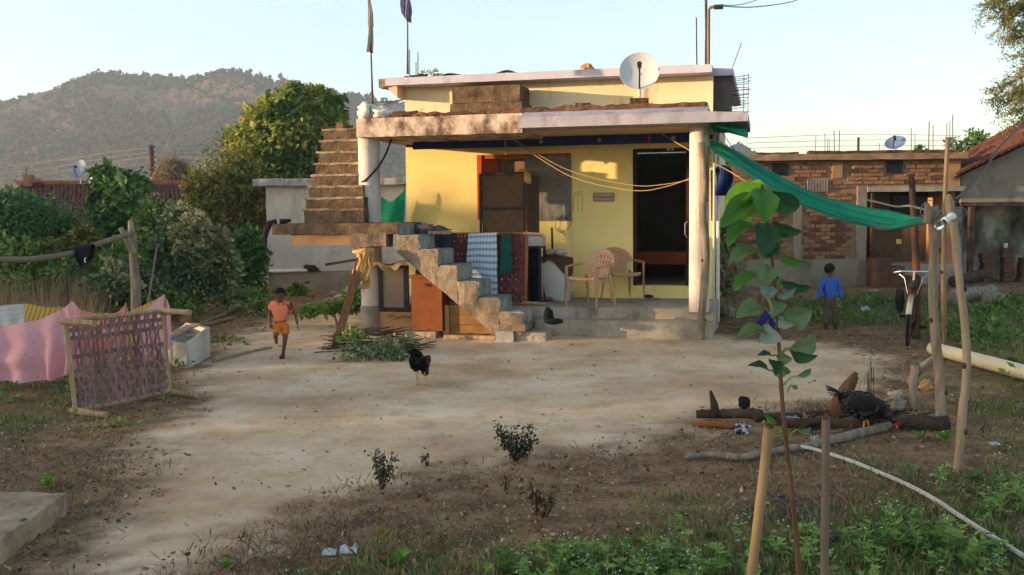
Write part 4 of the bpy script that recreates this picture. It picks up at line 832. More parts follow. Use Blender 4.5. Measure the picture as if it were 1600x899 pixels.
mb = MB(); u, z = hz(1047, 233, WV-.02); HB(mb, u-.05, u-.012, WV-.012, WV-.004, z-.02, z+.012); HB(mb, u+.02, u+.05, WV-.012, WV-.004, z-.02, z+.01); one('door_sticker', mb, M_white, 'pale paper stickers on the lintel over the doorway', 'sticker', H(u, WV, z))
wire('cable', hl([(612, 216, .15), (603, 240, .0), (590, 262, -.1), (572, 281, -.18), (563, 287, -.1)])+[H(LCU-.17, 0, 2.2)], .016, 'black cable slung round the left column', 20, M_rubber, 'cable')
# bed and seated person inside the room
bu = -.72; b = H(bu, 3.6, .66); t = thing('bed', 'low bed with an orange brown cover inside the dark room', 'bed', b); mb = MB(); mb.rbox(H, (-1.5, -.2, 3.0, 4.3, .95, 1.16), .2, .01, 3, 2); mb.build('mattress', mat('orange_brown_cover', [L(150, 74, 34), L(176, 92, 46)], 3, bump=.2), t)
for u in (-1.45, -.25):
    for v in (3.05, 4.25): mb = MB(); HB(mb, u-.04, u+.04, v-.04, v+.04, .661, .948); mb.build('leg', M_brownplank, t)
# ------------------------------------------------------------------ under the stairs
c0 = H(-3.87, -.55, 0); zg = gz(c0.x, c0.y); t = thing('metal_cabinet', 'orange painted metal cabinet standing under the stairs', 'cabinet', c0)
mb = MB(); mb.rbox(H, (-4.115, -3.65, -.72, -.36, zg+.09, .94), .1, .004, 4, 5); mb.build('body', M_orange, t); mb = MB(); mb.rbox(H, (-4.14, -3.63, -.745, -.33, .942, .975), .1, .003, 4, 6); mb.build('lid', M_orange, t)
mb = MB(); mb.tube([H(-3.90, -.727, .86), H(-3.90, -.745, .82), H(-3.86, -.745, .82), H(-3.86, -.727, .86)], .008, 6); mb.build('hasp', M_iron, t); mb = MB(); mb.lathe(H(-3.84, -.722, .85), [(.0, .006), (.03, .004), (.03, 0)], 12, Vector(-HV)); mb.build('lock_plate', M_orange, t)
mb = MB(); mb.rbox(H, (-4.2, -3.72, -.82, -.5, zg-.02, zg+.085), .09, .015, 6, 7); one('flat_stone', mb, M_stone, 'flat rough stone under the orange metal cabinet', 'stone', H(-3.95, -.65, zg))
t = thing('framed_board', 'dark framed board leaning under the stairs left of the orange cabinet', 'board', H(-4.65, .0, .38)); mb = MB(); HB(mb, -4.80, -4.46, -.105, -.09, .44, 1.03); mb.build('panel', mat('greyish_panel', [L(120, 112, 104), L(150, 130, 104)], 2, bump=.1, rough=.5), t)
for a in ((-4.86, -4.805, -.125, -.085, .385, 1.09), (-4.455, -4.38, -.125, -.085, .385, 1.09), (-4.805, -4.455, -.125, -.085, 1.035, 1.09), (-4.805, -4.455, -.125, -.085, .385, .435)): mb = MB(); HB(mb, *a); mb.build('frame_bar', M_dark, t)
mb = MB(); mb.grid(lambda a, c: H(lerp(-4.95, -4.33, a), lerp(-.35, .0, c), 1.13+.03*a*0+.03*math.sin(a*8+c*2)+.015*mn.noise(Vector((a*9, c*9, 0)))), 20, 6); mb.grid(lambda a, c: H(lerp(-4.95, -4.33, a), -.352+.02*math.sin(a*13), 1.13+.03*math.sin(a*8)-.07*c-.03*c*math.sin(a*19)), 20, 3); one('tin_sheet', mb, mat('pale_crinkled_sheet', [L(170, 140, 104), L(196, 166, 128)], 5, bump=.6), 'pale crinkled sheet roofing the framed board under the stairs', 'sheet', H(-4.6, -.1, 1.12))
t = thing('wooden_crate', 'brown wooden crate panel under the lower stairs', 'crate', H(-3.35, -.6, 0))
for k in range(3): mb = MB(); mb.rbox(H, (-3.64, -2.86, -.62, -.59, zg+.05+.13*k, zg+.175+.13*k), .1, .003, 5, k); mb.build('plank', mat('mustard_plank', [L(118, 84, 46), L(150, 112, 66)], 3, bump=.3, stretch=(.6, 5, 5)), t)
for u in (-3.60, -2.9): mb = MB(); HB(mb, u-.03, u+.03, -.655, -.625, zg+.03, zg+.46); mb.build('batten', M_mudwall, t)
mb = MB(); mb.rbox(H, (-3.6, -2.83, -.84, -.70, zg-.01, zg+.045), .12, .006, 5, 1); one('plank', mb, M_wood, 'long plank lying on the ground below the stairs', 'plank', H(-3.3, -.45, zg))
# leaning plank with rag
a, c = Vector(G(523, 545)), P(566, 398, 14.75); t = thing('leaning_plank', 'long brown plank leaning against the left column', 'plank', a); mb = MB()
d = (c-a).normalized(); s_ = d.cross(Vector((0, 1, 0))).normalized(); n_ = d.cross(s_); mb.box((a+c)/2, (.11, .05, (c-a).length), (s_, n_, d)); mb.build('board', M_brownplank, t)
t = thing('rag', 'straw coloured rags draped over the top of the leaning plank', 'rag', c); mb = MB()
for k in range(9):
    p0 = c+Vector((RND.uniform(-.05, .13), -.06, RND.uniform(-.02, .05))); ln = RND.uniform(.15, .5); mb.grid(lambda a_, b_: p0+Vector(((a_-.5)*.07*(1+b_)-.10*b_*ln*2+.02*math.sin(b_*7+k), -.03-.03*math.sin(a_*5+k), -ln*b_)), 3, 8)
mb.blob(c+Vector((.05, -.02, .03)), (.15, .08, .07), 12, 8, .5, 3, 3); mb.build('cloth', M_rag, t, True)
# brushwood and weeds at the column foot
q = G(580, 545); t = thing('brush_pile', 'pile of dead branches and wilting grey weeds at the foot of the left column', 'brush pile', q); mb = MB()
for i in range(90):
    p = G(RND.uniform(530, 640), RND.uniform(528, 556)); an = RND.uniform(-.5, .6); ln = RND.uniform(.3, .9); dd = Vector((math.cos(an), math.sin(an)*.5, RND.uniform(-.05, .2))); p.z = gz(p.x, p.y)+RND.uniform(.0, .12); mb.tube(wob([p-dd*ln/2, p, p+dd*ln/2], .05, 3, i), RND.uniform(.004, .012), 4)
mb.build('branches', M_darkbark, t, kind='stuff')
cl = [(tuple(G(px, py, .1)), (.22, .16, .10)) for px, py in ((570, 550), (600, 545), (625, 537), (550, 552), (610, 552))]; V, va = crown(cl, 900, .06, seed=2); polys('wilted_leaves', V, LF_grey, t, var=va, kind='stuff')
cl = [(tuple(G(px, py, .2)), (.14, .1, .16)) for px, py in ((548, 528), (540, 515), (560, 530))]; V, va = crown(cl, 150, .075, seed=3); q = G(548, 540); t = thing('green_plant', 'bright green plant by the foot of the leaning plank', 'plant', q); polys('leaves', V, LF_weed, t, var=va, kind='stuff'); mb = MB(); mb.tube([q, q+Vector((0, 0, .3))], .01, 5); mb.build('stem', M_wood, t)
# ------------------------------------------------------------------ yard, left side
GZ = lambda px, py: (lambda q: Vector((q.x, q.y, gz(q.x, q.y))))(G(px, py))
a, c = GZ(118, 648), GZ(266, 618); d = (c-a); ex = Vector((d.x, d.y, 0)).normalized(); en = Vector((ex.y, -ex.x, 0)); ez = (Vector((0, 0, 1))-en*.10).normalized()
a.z += .035; t = thing('woven_cot', 'mauve woven tape cot standing on its side in the yard, legs pointing right', 'cot', a)
cot(t, a, ex, ez, en, (c-a).length, .86, 20, 9, .032, .044, M_strap, M_wood, [(0, 0, .06, .44), (0, .86, .10, .42), (d.length, 0, .05, .40), (d.length, .86, .05, .42)], 7, (4, 6))
# cloths hung on low lines behind the cot
def hang(name, label, cat, top, bot, Yt, m, seed=0, uvs=(1, 1), fold=.05, nw=3):
    """top / bot: lists of picture points, both at depth Yt (callable or number)"""
    Yf = Yt if callable(Yt) else (lambda a: Yt); mb = MB(); tp, bt = [np.array(q, float) for q in top], [np.array(q, float) for q in bot]
    def pick(l, a): k = a*(len(l)-1); i = min(int(k), len(l)-2); f = k-i; f = f; return l[i]*(1-f)+l[i+1]*f
    def f(a, c):
        p, q = pick(tp, a), pick(bt, a); x = p*(1-c)+q*c; w_ = P(x[0], x[1], Yf(a))
        return w_+Vector((0, fold*(math.sin(a*6.28*nw+seed)*.5+mn.noise(Vector((a*6+seed, c*3, 0))))*(.2+c), .0))
    mb.grid(f, 36, 16, uvs); b = mb.v[0].copy(); return one(name, mb, m, label, cat, b, smooth=True)
hang('pink_cloth', 'large pink printed cloth hung out to dry left of the standing cot', 'cloth', [(-40, 522), (0, 512), (60, 500), (98, 484), (112, 471), (120, 478)], [(-40, 600), (0, 597), (62, 597), (95, 590), (118, 577), (124, 573)], lambda a: lerp(11.3, 10.9, a), M_pink, 1, (1.6, 1.2), .14, 5)
hang('pink_cloth', 'pink cloth coloured as orange lit, sagging between two sticks just above the standing cot', 'cloth', [(114, 472), (130, 488), (160, 494), (184, 488), (196, 476), (200, 484)], [(122, 580), (140, 570), (165, 560), (185, 555), (200, 550), (204, 545)], 11.5, mat('orange_lit_pink_cotton', [L(222, 142, 120), L(232, 158, 136)], 3, bump=.2, trans=.3), 2)  # pink cloth toned salmon to hold the orange sunlight on it
hang('pink_cloth', 'pink cloth rising to a peak at the right top corner of the standing cot', 'cloth', [(216, 492), (236, 478), (256, 460), (262, 470), (267, 486)], [(216, 560), (236, 555), (256, 550), (264, 548), (268, 540)], 11.9, M_pink, 3, (.7, .8))
hang('yellow_cloth', 'yellow striped cloth hung behind the pink cloths', 'cloth', [(38, 474), (70, 480), (110, 481), (150, 490), (196, 490), (222, 478), (256, 462)], [(42, 540), (75, 545), (110, 545), (150, 545), (196, 545), (225, 545), (262, 520)], 12.4, M_yellowcloth, 4, (2.5, 1))
hang('white_cloth', 'white checked cloth at the far left, left of the yellow striped cloth', 'cloth', [(-30, 482), (0, 478), (38, 474)], [(-30, 560), (0, 555), (42, 545)], 12.6, M_whitecloth, 5, (1, 1))
def stick(px0, py0, px1, py1, Y_, r, m, label, name='stick', seed=0, Y1=None, g=None):
    p, q = P(px0, py0, Y_), P(px1, py1, Y1 or Y_); mb = MB(); mb.tube(wob([lerp(p, q, k/6) for k in range(7)], r*.8, 3, seed), [r*(1-.05*k) for k in range(7)], 7); return one(name, mb, m, label, 'stick', p, g)
stick(112, 560, 103, 430, 11.4, .018, M_darkbark, 'thin dark stick standing between the white and the pink cloths', seed=1)
stick(110, 570, 112, 470, 11.2, .015, M_wood, 'short stick holding up the peak of the large pink cloth', seed=2)
stick(224, 520, 245, 385, 13.2, .020, M_greycane, 'thin grey stick leaning right behind the forked post', seed=3)
stick(196, 560, 197, 474, 11.5, .014, M_wood, 'short stick under the right end of the sagging orange tinted pink cloth', seed=4)
stick(257, 560, 258, 460, 11.9, .015, M_wood, 'short stick holding up the pink cloth at the right corner of the cot', seed=5)
wire('line', [P(-60, 486, 12.5), P(40, 474, 12.5), P(110, 482, 12.45), P(196, 490, 12.45), P(258, 461, 12.4)], .006, 'thin line carrying the yellow and white cloths', 20, M_wire, 'line')
# forked post, horizontal pole, cap
b = P(212, 545, 13.2); b.z = gz(b.x, b.y); t = thing('forked_post', 'knotty forked wooden post holding one end of the horizontal pole', 'post', b)
mb = MB(); mb.tube(wob([b+Vector((0, 0, -.1)), P(213, 490, 13.2), P(211, 440, 13.2), P(208, 395, 13.2), P(206, 370, 13.2), P(204, 345, 13.2)], .01, 5), [.07, .065, .06, .055, .05, .032], 10); mb.build('trunk', M_bark, t)
mb = MB(); mb.tube(wob([P(208, 395, 13.15), P(198, 375, 13.1), P(188, 356, 13.1)], .008, 5), [.05, .042, .035], 8); mb.build('fork', M_bark, t)
pts = [P(-30, 404, 11.2), P(15, 406, 11.5), P(60, 404, 11.8), P(110, 396, 12.3), P(150, 382, 12.7), P(208, 364, 13.15)]
mb = MB(); mb.tube(path(pts, 18), .034, 8); one('pole', mb, M_greycane, 'grey bamboo pole laid across from the forked post to the left edge', 'pole', pts[-1])
mb = MB()
def capf(a, c):
    x = lerp(116, 142, a)+(lerp(118, 139, a)-lerp(116, 142, a))*c+3*c*(a-.5)*-6*(c > .5)*(c-.5)*2; y = lerp(388, 386, a)+c*(44-18*(2*a-1)**2); return P(x, y, 12.28+.05*math.sin(a*6)*c)+Vector((0, .0, 0))
mb.grid(capf, 14, 14); mb.grid(lambda a, c: capf(a, c*.6)+Vector((0, .13, 0)), 14, 8); mb.grid(lambda a, c: lerp(capf(a, 0), capf(a, 0)+Vector((0, .13, .0)), c)+Vector((0, 0, .035*math.sin(c*3.14))), 14, 4)
t = thing('black_garment', 'small black garment with a white mark hanging on the grey bamboo pole', 'garment', P(129, 388, 12.3)); mb.build('cloth', M_black, t, True); mb = MB(); p = P(133, 408, 12.21); mb.tube([p+Vector((.01, 0, .04)), p+Vector((-.005, 0, .02)), p+Vector((.0, 0, -.02))], .007, 4); mb.build('printed_mark', M_white, t)
# concrete trough
b = GZ(296, 572); t = thing('concrete_trough', 'small whitewashed concrete trough beside the path, right of the standing cot', 'trough', b)
a1, a2, a3 = GZ(292, 576), GZ(329, 558), GZ(255, 566); ux = (a2-a1).normalized(); vx = (a3-a1).normalized(); lx, lv = (a2-a1).length, (a3-a1).length
T = lambda u, v, z: a1+ux*u+vx*v+Vector((0, 0, z))
for q in ((0, .06, 0, lv, 0, .30), (lx-.06, lx, 0, lv, 0, .40), (.062, lx-.062, 0, .06, 0, lambda u, v: .30+.10*u/lx), (.062, lx-.062, lv-.06, lv, 0, lambda u, v: .30+.10*u/lx)):
    mb = MB(); mb.rbox(T, q, .08, .008, 5, 3); mb.build('wall', M_whiteplaster, t)
mb = MB(); mb.rbox(T, (.062, lx-.062, .062, lv-.062, 0, .285), .1, .012, 5, 4); mb.build('filling', M_greyplaster, t)
mb = MB(); mb.rbox(T, (.03, lx-.1, lv*.3, lv*.6, .41, .435), .1, .004, 4, 3); one('plank', mb, M_wood, 'grey plank laid over the whitewashed trough', 'plank', T(0, lv*.4, .47))
def pole_g(name, label, px0, py0, px1, py1, r, m, cat='pole', z=0, n=8, wobble=.01, seed=0):
    p, q = GZ(px0, py0), GZ(px1, py1); p.z += r+z; q.z += r+z; mb = MB(); mb.tube(wob([lerp(p, q, k/n)+Vector((0, 0, .02*math.sin(3.14*k/n))) for k in range(n+1)], wobble, 1.5, seed), r, 8); return one(name, mb, m, label, cat, p)
pole_g('bamboo_pole', 'long grey bamboo pole lying on the slope beside the path', 418, 468, 286, 521, .035, M_greycane)
pole_g('bamboo_pole', 'shorter grey bamboo pole lying in front of the long one', 366, 500, 300, 519, .035, M_greycane, seed=3)
pole_g('branch', 'thin dry branch lying along the edge of the path', 425, 545, 330, 566, .018, M_wood, 'branch', seed=5, wobble=.03)
mb = MB(); b = GZ(290, 506); mb.rbox(lambda u, v, z: b+Vector((u, v, z)), (-.09, .09, -.07, .07, 0, .14), .06, .02, 6, 3); one('broken_brick', mb, M_brick, 'reddish broken brick lying by the bamboo poles', 'brick', b)
# concrete slab at the bottom left
M_slab = mat('dirty_slab_cement', [L(122, 100, 78), L(158, 134, 108), L(176, 152, 124)], 3, bump=.5, bscale=18, fine=22, stain=((.07, .055, .04), 3, .5, .7, (1, 1, 1)))
c1, c2, c3 = G(104, 769, .13), G(22, 828, .13), G(-60, 768, .13); ux = (c2-c1); vx = (c3-c1); T = lambda u, v, z: Vector((c1.x, c1.y, 0))+ux*u+vx*v+Vector((0, 0, z))
mb = MB(); mb.rbox(T, (0, 2.2, 0, 2.0, -.05, .13), .09, .016, 4, 6); one('concrete_slab', mb, M_slab, 'flat grey concrete slab lying at the bottom left corner', 'slab', c1)
# ------------------------------------------------------------------ yard, right side: poles, net, bulb, pipe, wood
def trunk(name, label, cat, pts, rs_, m, seed=0, n=18, w_=.008, part=None, knots=True):
    b = pts[0]; t = thing(name, label, cat, b); mb = MB(); pp = path(pts, n); rr = [float(np.interp(i/n, np.linspace(0, 1, len(rs_)), rs_))*(1+.10*mn.noise(Vector((i*.7, seed, 0)))) for i in range(n+1)]
    mb.tube(wob(pp, w_, 6, seed), rr, 10); mb.build('trunk', m, t, True)
    if knots:
        for k in range(3): i = 3+k*5; mb = MB(); mb.blob(pp[i]+Vector((rr[i]*.9*(-1)**k, -rr[i]*.5, 0)), (.016, .016, .022), 7, 5, .3, 3, k); mb.build('knot', M_darkbark, t, True)
    return t
b1 = GZ(1497, 736); pA = trunk('wooden_post', 'pale crooked branch post carrying the light bulb', 'post', [b1-Vector((0, 0, .05)), P(1502, 660, 7.3), P(1510, 590, 7.35), P(1507, 500, 7.4), P(1497, 420, 7.45), P(1488, 335, 7.5)], [.032, .031, .029, .028, .027, .03], M_palewood, 1)
mb = MB(); mb.tube([P(1488, 345, 7.5), P(1484, 318, 7.48), P(1482, 305, 7.46)], [.04, .03, .015], 7); mb.build('broken_tip', M_bark, pA)
b2 = GZ(1470, 662); pB = trunk('wooden_post', 'grey barked post where the shade net is tied', 'post', [b2-Vector((0, 0, .05)), P(1469, 600, 8.95), P(1461, 520, 8.95), P(1458, 430, 8.95), P(1460, 370, 8.95), P(1457, 322, 8.95)], [.045, .043, .042, .04, .045, .05], M_bark, 2)
b3 = GZ(1476, 546); trunk('bamboo_pole', 'tall thin bamboo pole standing behind the two tied posts', 'pole', [b3, P(1474, 460, 13.3), P(1475, 350, 13.3), P(1481, 215, 13.3)], [.034, .032, .030, .027], M_bamboo, 3, w_=.004)
b4 = GZ(1432, 530); trunk('wooden_post', 'dark old post with a reddish patch behind the bicycle', 'post', [b4, P(1433, 460, 14.7), P(1430, 380, 14.7), P(1424, 272, 14.7)], [.06, .058, .05, .04], mat('dark_reddish_post', [L(50, 36, 30), L(84, 58, 44), L(150, 84, 48)], 1.5, bump=.5, pos=[.35, .55, .7]), 4)
bR = G(1095, 538); bR.z = gz(bR.x, bR.y); trunk('wooden_pole', 'crooked pole standing against the front of the right porch column', 'pole', [bR-Vector((0, 0, .05))]+[P(px, py, bR.y) for px, py in ((1096, 500), (1101, 440), (1103, 390), (1098, 330), (1101, 280), (1096, 222))], [.055, .055, .058, .06, .056, .055, .05], M_bark, 5)
# green shade net
lo = [(1098, 222, 14.75), (1140, 254, 14.0), (1190, 286, 13.1), (1245, 315, 12.2), (1305, 337, 11.2), (1362, 353, 10.3), (1392, 357, 9.8), (1425, 352, 9.3), (1455, 345, 8.97)]
hi = [(1116, 219, 16.6), (1160, 240, 15.6), (1205, 264, 14.6), (1255, 290, 13.5), (1310, 312, 12.3), (1360, 326, 11.3), (1395, 334, 10.5), (1425, 340, 9.8), (1456, 343, 9.0)]
pl, ph = [P(*q) for q in lo], [P(*q) for q in hi]; pl, ph = path(pl, 40), path(ph, 40)
mb = MB(); mb.grid(lambda a, c: lerp(pl[round(a*40)], ph[round(a*40)], c)+Vector((0, 0, (-.07*math.sin(math.pi*c)*math.sin(math.pi*min(1, a*1.1))+(.035*math.sin(c*16+a*5)+.03*mn.noise(Vector((a*6, c*14, 1))))*math.sin(math.pi*a)))), 40, 14, (3, 1))
t = thing('shade_net', 'green shade net stretched from the right house column down to the tied post', 'shade net', pl[0]); mb.build('net', M_net, t, True)
mb = MB(); mb.tube([p-Vector((0, 0, .005)) for p in pl], .010, 5); mb.build('edge_cord', mat('dark_green_cord', [L(14, 70, 60), L(20, 90, 76)], 5), t); 
mb = MB(); mb.tube(path([P(1362, 354, 10.25), P(1395, 358, 9.8), P(1430, 351, 9.3), P(1457, 347, 8.97)], 12), .012, 5); mb.build('hem_rope', M_brownplank, t)
mb = MB(); q = [hz(1112, 195, -.3), hz(1160, 200, -.3), hz(1162, 214, -.3), hz(1118, 210, -.3)]
mb.grid(lambda a, c: H(lerp(.15, .66, a), lerp(-.45, .9, c), 3.07-.04*a-.12*math.sin(c*3.14)*a-.14*a*(c < .1)), 10, 10); one('net_strip', mb, M_net, 'green net tucked under the right end of the porch roof', 'net', H(.4, 0, 3.05), smooth=True)
mb = MB(); mb.grid(lambda a, c: P(lerp(1116, 1142, a)+4*math.sin(c*4), lerp(264, 306, c)-6*math.sin(a*3.1)*(1-c), 16.2+.1*math.sin(a*9+c*3)), 10, 12); one('blue_cloth', mb, mat('blue_cloth', [L(24, 44, 96), L(36, 62, 124)], 4, bump=.4), 'dark blue cloth hanging on the right wall of the house', 'cloth', P(1128, 265, 16.2), smooth=True)
mb = MB(); mb.tube([P(1113, 266, 16.3), P(1114, 345, 16.3)], .03, 6); one('hanging_strap', mb, M_dark, 'dark strap hanging down the right wall beside the blue cloth', 'strap', P(1113, 266, 16.3))
# bulb on the pale post, tangled wires, brass lock
s0 = P(1485, 340, 7.38); t = thing('light_bulb', 'clear light bulb in a white holder fixed to the pale post', 'light bulb', s0); d = (P(1462, 356, 7.3)-s0).normalized()
mb = MB(); mb.lathe(s0-d*.03, [(0, 0), (.028, 0), (.03, .03), (.022, .05), (.022, .075), (.03, .08), (.03, .10), (.02, .105)], 14, d); mb.build('holder', M_white, t, True)
g_ = bpy.data.materials.new('bulb_glass'); g_.use_nodes = True; gb = g_.node_tree.nodes['Principled BSDF']; gb.inputs['Transmission Weight'].default_value = 1; gb.inputs['Roughness'].default_value = .02; gb.inputs['IOR'].default_value = 1.15; gb.inputs['Base Color'].default_value = (.92, .92, .92, 1)
mb = MB(); mb.lathe(s0+d*.072, [(.013, 0), (.016, .02), (.03, .045), (.034, .065), (.028, .088), (.012, .099), (0, .101)], 16, d); mb.build('glass', g_, t, True)
mb = MB(); mb.tube([s0+d*.06, s0+d*.12], .004, 5); mb.build('filament', M_steel, t)
q0 = P(1462, 335, 8.9); t = thing('wire_tangle', 'tangle of thin wires bound round the top of the tied post', 'wires', q0); mb = MB(); rw = random.Random(4)
for k in range(16):
    c_ = q0+Vector((rw.uniform(-.08, .16), rw.uniform(-.12, .0), rw.uniform(-.08, .07))); r_ = rw.uniform(.04, .12); ph_ = rw.uniform(0, 6); nx_ = Vector((rw.gauss(0, .5), 1, rw.gauss(0, .5))).normalized(); e1 = nx_.orthogonal().normalized(); e2 = nx_.cross(e1)
    mb.tube([c_+e1*r_*math.cos(ph_+a_*.55)+e2*r_*.8*math.sin(ph_+a_*.55) for a_ in range(rw.randint(6, 12))], .004, 4)
mb.build('wires', M_wire, t, kind='stuff'); mb = MB(); mb.tube([P(1448, 318, 8.85), P(1452, 338, 8.85), P(1450, 350, 8.85)], [.02, .05, .045], 8); mb.build('binding', M_greycane, t)
wire('wire', [P(1352, 312, 12), P(1378, 318, 11), P(1400, 323, 10.4), P(1420, 322, 9.8), P(1445, 328, 9.0)], .010, 'thick pale wire running from behind the net to the tied post', 20)
wire('wire', [P(1492, 312, 7.5), P(1510, 296, 8), P(1540, 262, 9), P(1560, 232, 10), P(1580, 212, 11), P(1615, 180, 13)], .010, 'dark wire rising from the pale post to the upper right edge', 24, M_dark)
wire('wire', [P(1150, 238, 16), P(1120, 195, 15), P(1115, 180, 14.9)], .006, 'thin wire slanting down from the right corner of the porch roof', 8)
q = P(1405, 362, 9.7); t = thing('padlock', 'small brass padlock hanging below the shade net', 'padlock', q); mb = MB(); mb.tube([q, q-Vector((0, 0, .07))], .005, 5); mb.build('string', M_dark, t); mb = MB(); mb.box(q-Vector((0, 0, .095)), (.04, .02, .045)); mb.build('lock_body', mat('brass', [L(180, 140, 50), L(200, 160, 70)], 4, bump=0, rough=.4), t)
# cream pipe
p, q = G(1457, 556), G(1660, 612); p.z = q.z = .095; d = (q-p).normalized(); mb = MB(); mb.lathe(p, [(.066, .02), (.066, 0), (.081, 0), (.082, .02), (.082, (q-p).length)], 26, d); one('plastic_pipe', mb, M_pvc, 'long thick cream plastic pipe lying on the ground at the right edge', 'pipe', p, smooth=False)
o = bpy.data.objects['plastic_pipe']; o.data.polygons.foreach_set('use_smooth', [True]*len(o.data.polygons))
# bicycle seen from the front --------------------------------------
bw = GZ(1418, 541); hd = (Vector((CAM[0], CAM[1], 0))-Vector((bw.x, bw.y, 0))).normalized(); a_ = math.radians(-4); hd = Vector((hd.x*math.cos(a_)-hd.y*math.sin(a_), hd.x*math.sin(a_)+hd.y*math.cos(a_), 0)); sd = Vector((-hd.y, hd.x, 0)); lean = .06
B = lambda f, s_, z: bw+hd*(f-.0)+sd*(s_+z*lean)+Vector((0, 0, z))
t = thing('bicycle', 'old rusty black bicycle parked facing the camera by the dark post', 'bicycle', bw); WR = .33
for fx, nm in ((0, 'front'), (-1.1, 'rear')):
    cw = B(fx, 0, WR+.02); ax_ = (sd+Vector((0, 0, -lean*0))).normalized()
    wv = bpy.data.objects.new('wheel', None); col.objects.link(wv); wv.parent = t; wv.location = cw-parent_base(t)
    ring = lambda r_, tr, m_, nm_: (lambda mb: (mb.grid(lambda a, c: B(fx+(r_+tr*math.cos(c*6.2832))*math.cos(a*6.2832), tr*math.sin(c*6.2832)*1.0, WR+.02+(r_+tr*math.cos(c*6.2832))*math.sin(a*6.2832)), 36, 8), mb.build(nm_, m_, wv, True)))(MB())
    ring(WR, .021, M_rubber, 'tyre'); ring(WR-.03, .012, M_iron, 'rim')
    for k in range(16):
        an = k*6.2832/16; mb = MB(); mb.tube([B(fx, .025*(-1)**k, WR+.02), B(fx+(WR-.035)*math.cos(an), 0, WR+.02+(WR-.035)*math.sin(an))], .0025, 4); mb.build('spoke', M_iron, wv)
    mb = MB(); mb.tube([B(fx, -.05, WR+.02), B(fx, .05, WR+.02)], .022, 8); mb.build('hub', M_iron, wv)
    mb = MB(); a0, a1_ = (.35, 2.6) if nm == 'front' else (.6, 3.4)
    mb.grid(lambda a, c: B(fx+(WR+.045-.012*(2*c-1)**2)*math.cos(lerp(a0, a1_, a)), (c-.5)*.075, WR+.02+(WR+.045-.012*(2*c-1)**2)*math.sin(lerp(a0, a1_, a))), 18, 6); mb.build('mudguard', mat('rusty_white_mudguard', [L(150, 80, 50), L(190, 170, 150), L(206, 196, 180)], 4, bump=.1, pos=[.36, .5, .6]) if nm == 'front' else M_dark, t, True)
M_frame = mat('rusty_black_frame', [L(40, 34, 32), L(110, 64, 42)], 6, bump=.2)
def bar_(nm, pts, r, m=M_frame, n=8): mb = MB(); mb.tube([B(*q) for q in pts], r, n); return mb.build(nm, m, t)
for s_ in (-1, 1): bar_('fork_blade', [(0, .05*s_, WR+.02), (-.06, .05*s_, .72)], .012); bar_('chain_stay', [(-1.1, .05*s_, WR+.02), (-.62, .03*s_, .30)], .010); bar_('seat_stay', [(-1.1, .05*s_, WR+.02), (-.78, .02*s_, .82)], .009)
bar_('head_tube', [(-.06, 0, .70), (-.12, 0, .90)], .022); bar_('top_tube', [(-.12, 0, .87), (-.78, 0, .86)], .016); bar_('down_tube', [(-.09, 0, .76), (-.62, 0, .30)], .018); bar_('seat_tube', [(-.62, 0, .28), (-.80, 0, .92)], .017)
bar_('stem', [(-.12, 0, .88), (-.13, 0, 1.02)], .015, M_steel); bar_('handlebar', [(-.30, -.27, .98), (-.16, -.26, 1.0), (-.13, -.18, 1.02), (-.13, .18, 1.02), (-.16, .26, 1.0), (-.30, .27, .98)], .013, M_steel)
for s_ in (-1, 1): bar_('grip', [(-.28, .272*s_, .98), (-.40, .28*s_, .95)], .018, M_rubber); bar_('brake_rod', [(-.16, .19*s_, .98), (-.12, .12*s_, .93), (-.08, .055*s_, .70)], .005, M_steel); bar_('pedal', [(-.62+.14*s_, .10*s_, .28-.06*s_), (-.62+.14*s_, .19*s_, .28-.06*s_)], .022, M_rubber)
mb = MB(); mb.blob(B(-.05, 0, .83), (.055, .055, .055), 12, 8, 0); mb.build('headlamp', M_dark, t, True)
mb = MB(); mb.grid(lambda a, c: B(lerp(-.62, -.95, a), (c-.5)*(.08+.16*sm(.2, .9, a)), .955+.02*math.sin(a*3)-.05*(2*c-1)**2), 10, 8); mb.build('saddle', mat('worn_saddle', [L(120, 74, 44), L(110, 104, 100)], 5), t, True)
mb = MB()
for k in (-.06, 0, .06): mb.tube([B(-.85, k, .73), B(-1.28, k, .73)], .008, 5)
mb.tube([B(-1.28, -.07, .73), B(-1.28, .07, .73)], .008, 5); mb.build('carrier', M_iron, t)
mb = MB(); mb.blob(B(-.2, -.16, .62), (.06, .10, .17), 10, 8, .2, 3, 2); mb.build('hanging_bag', M_black, t, True)
# burnt wood, logs, stones, branches
def log(name, label, px0, py0, px1, py1, r0, r1, m, z=0, seed=0, w_=.03, extra=None):
    p, q = GZ(px0, py0), GZ(px1, py1); p.z += r0*.85+z; q.z += r1*.85+z; t = thing(name, label, 'log', p); mb = MB(); n_ = 14; pp = wob([lerp(p, q, k/n_) for k in range(n_+1)], w_, 4, seed); mb.tube(pp, [lerp(r0, r1, k/n_)*(1+.45*mn.noise(Vector((k*.9, seed*3, 1)))) for k in range(n_+1)], 12); mb.build('trunk', m, t, True)
    for k, (f, dx, dz, r_) in enumerate(extra or []): o_ = pp[int(f*n_)]; mb = MB(); mb.tube(wob([o_, o_+Vector((dx*.4, -.02, dz*.45)), o_+Vector((dx, -.03, dz))], .015, 6, k+seed), [r_, r_*.75, r_*.25], 8); mb.build('branch_stub', m, t, True)
    return t
log('log', 'short split log with an upright spike at the edge of the yard', 1088, 653, 1190, 655, .036, .05, M_darkbark, 0, 1, .02, [(.35, -.04, .22, .045), (.3, -.13, .05, .03)])
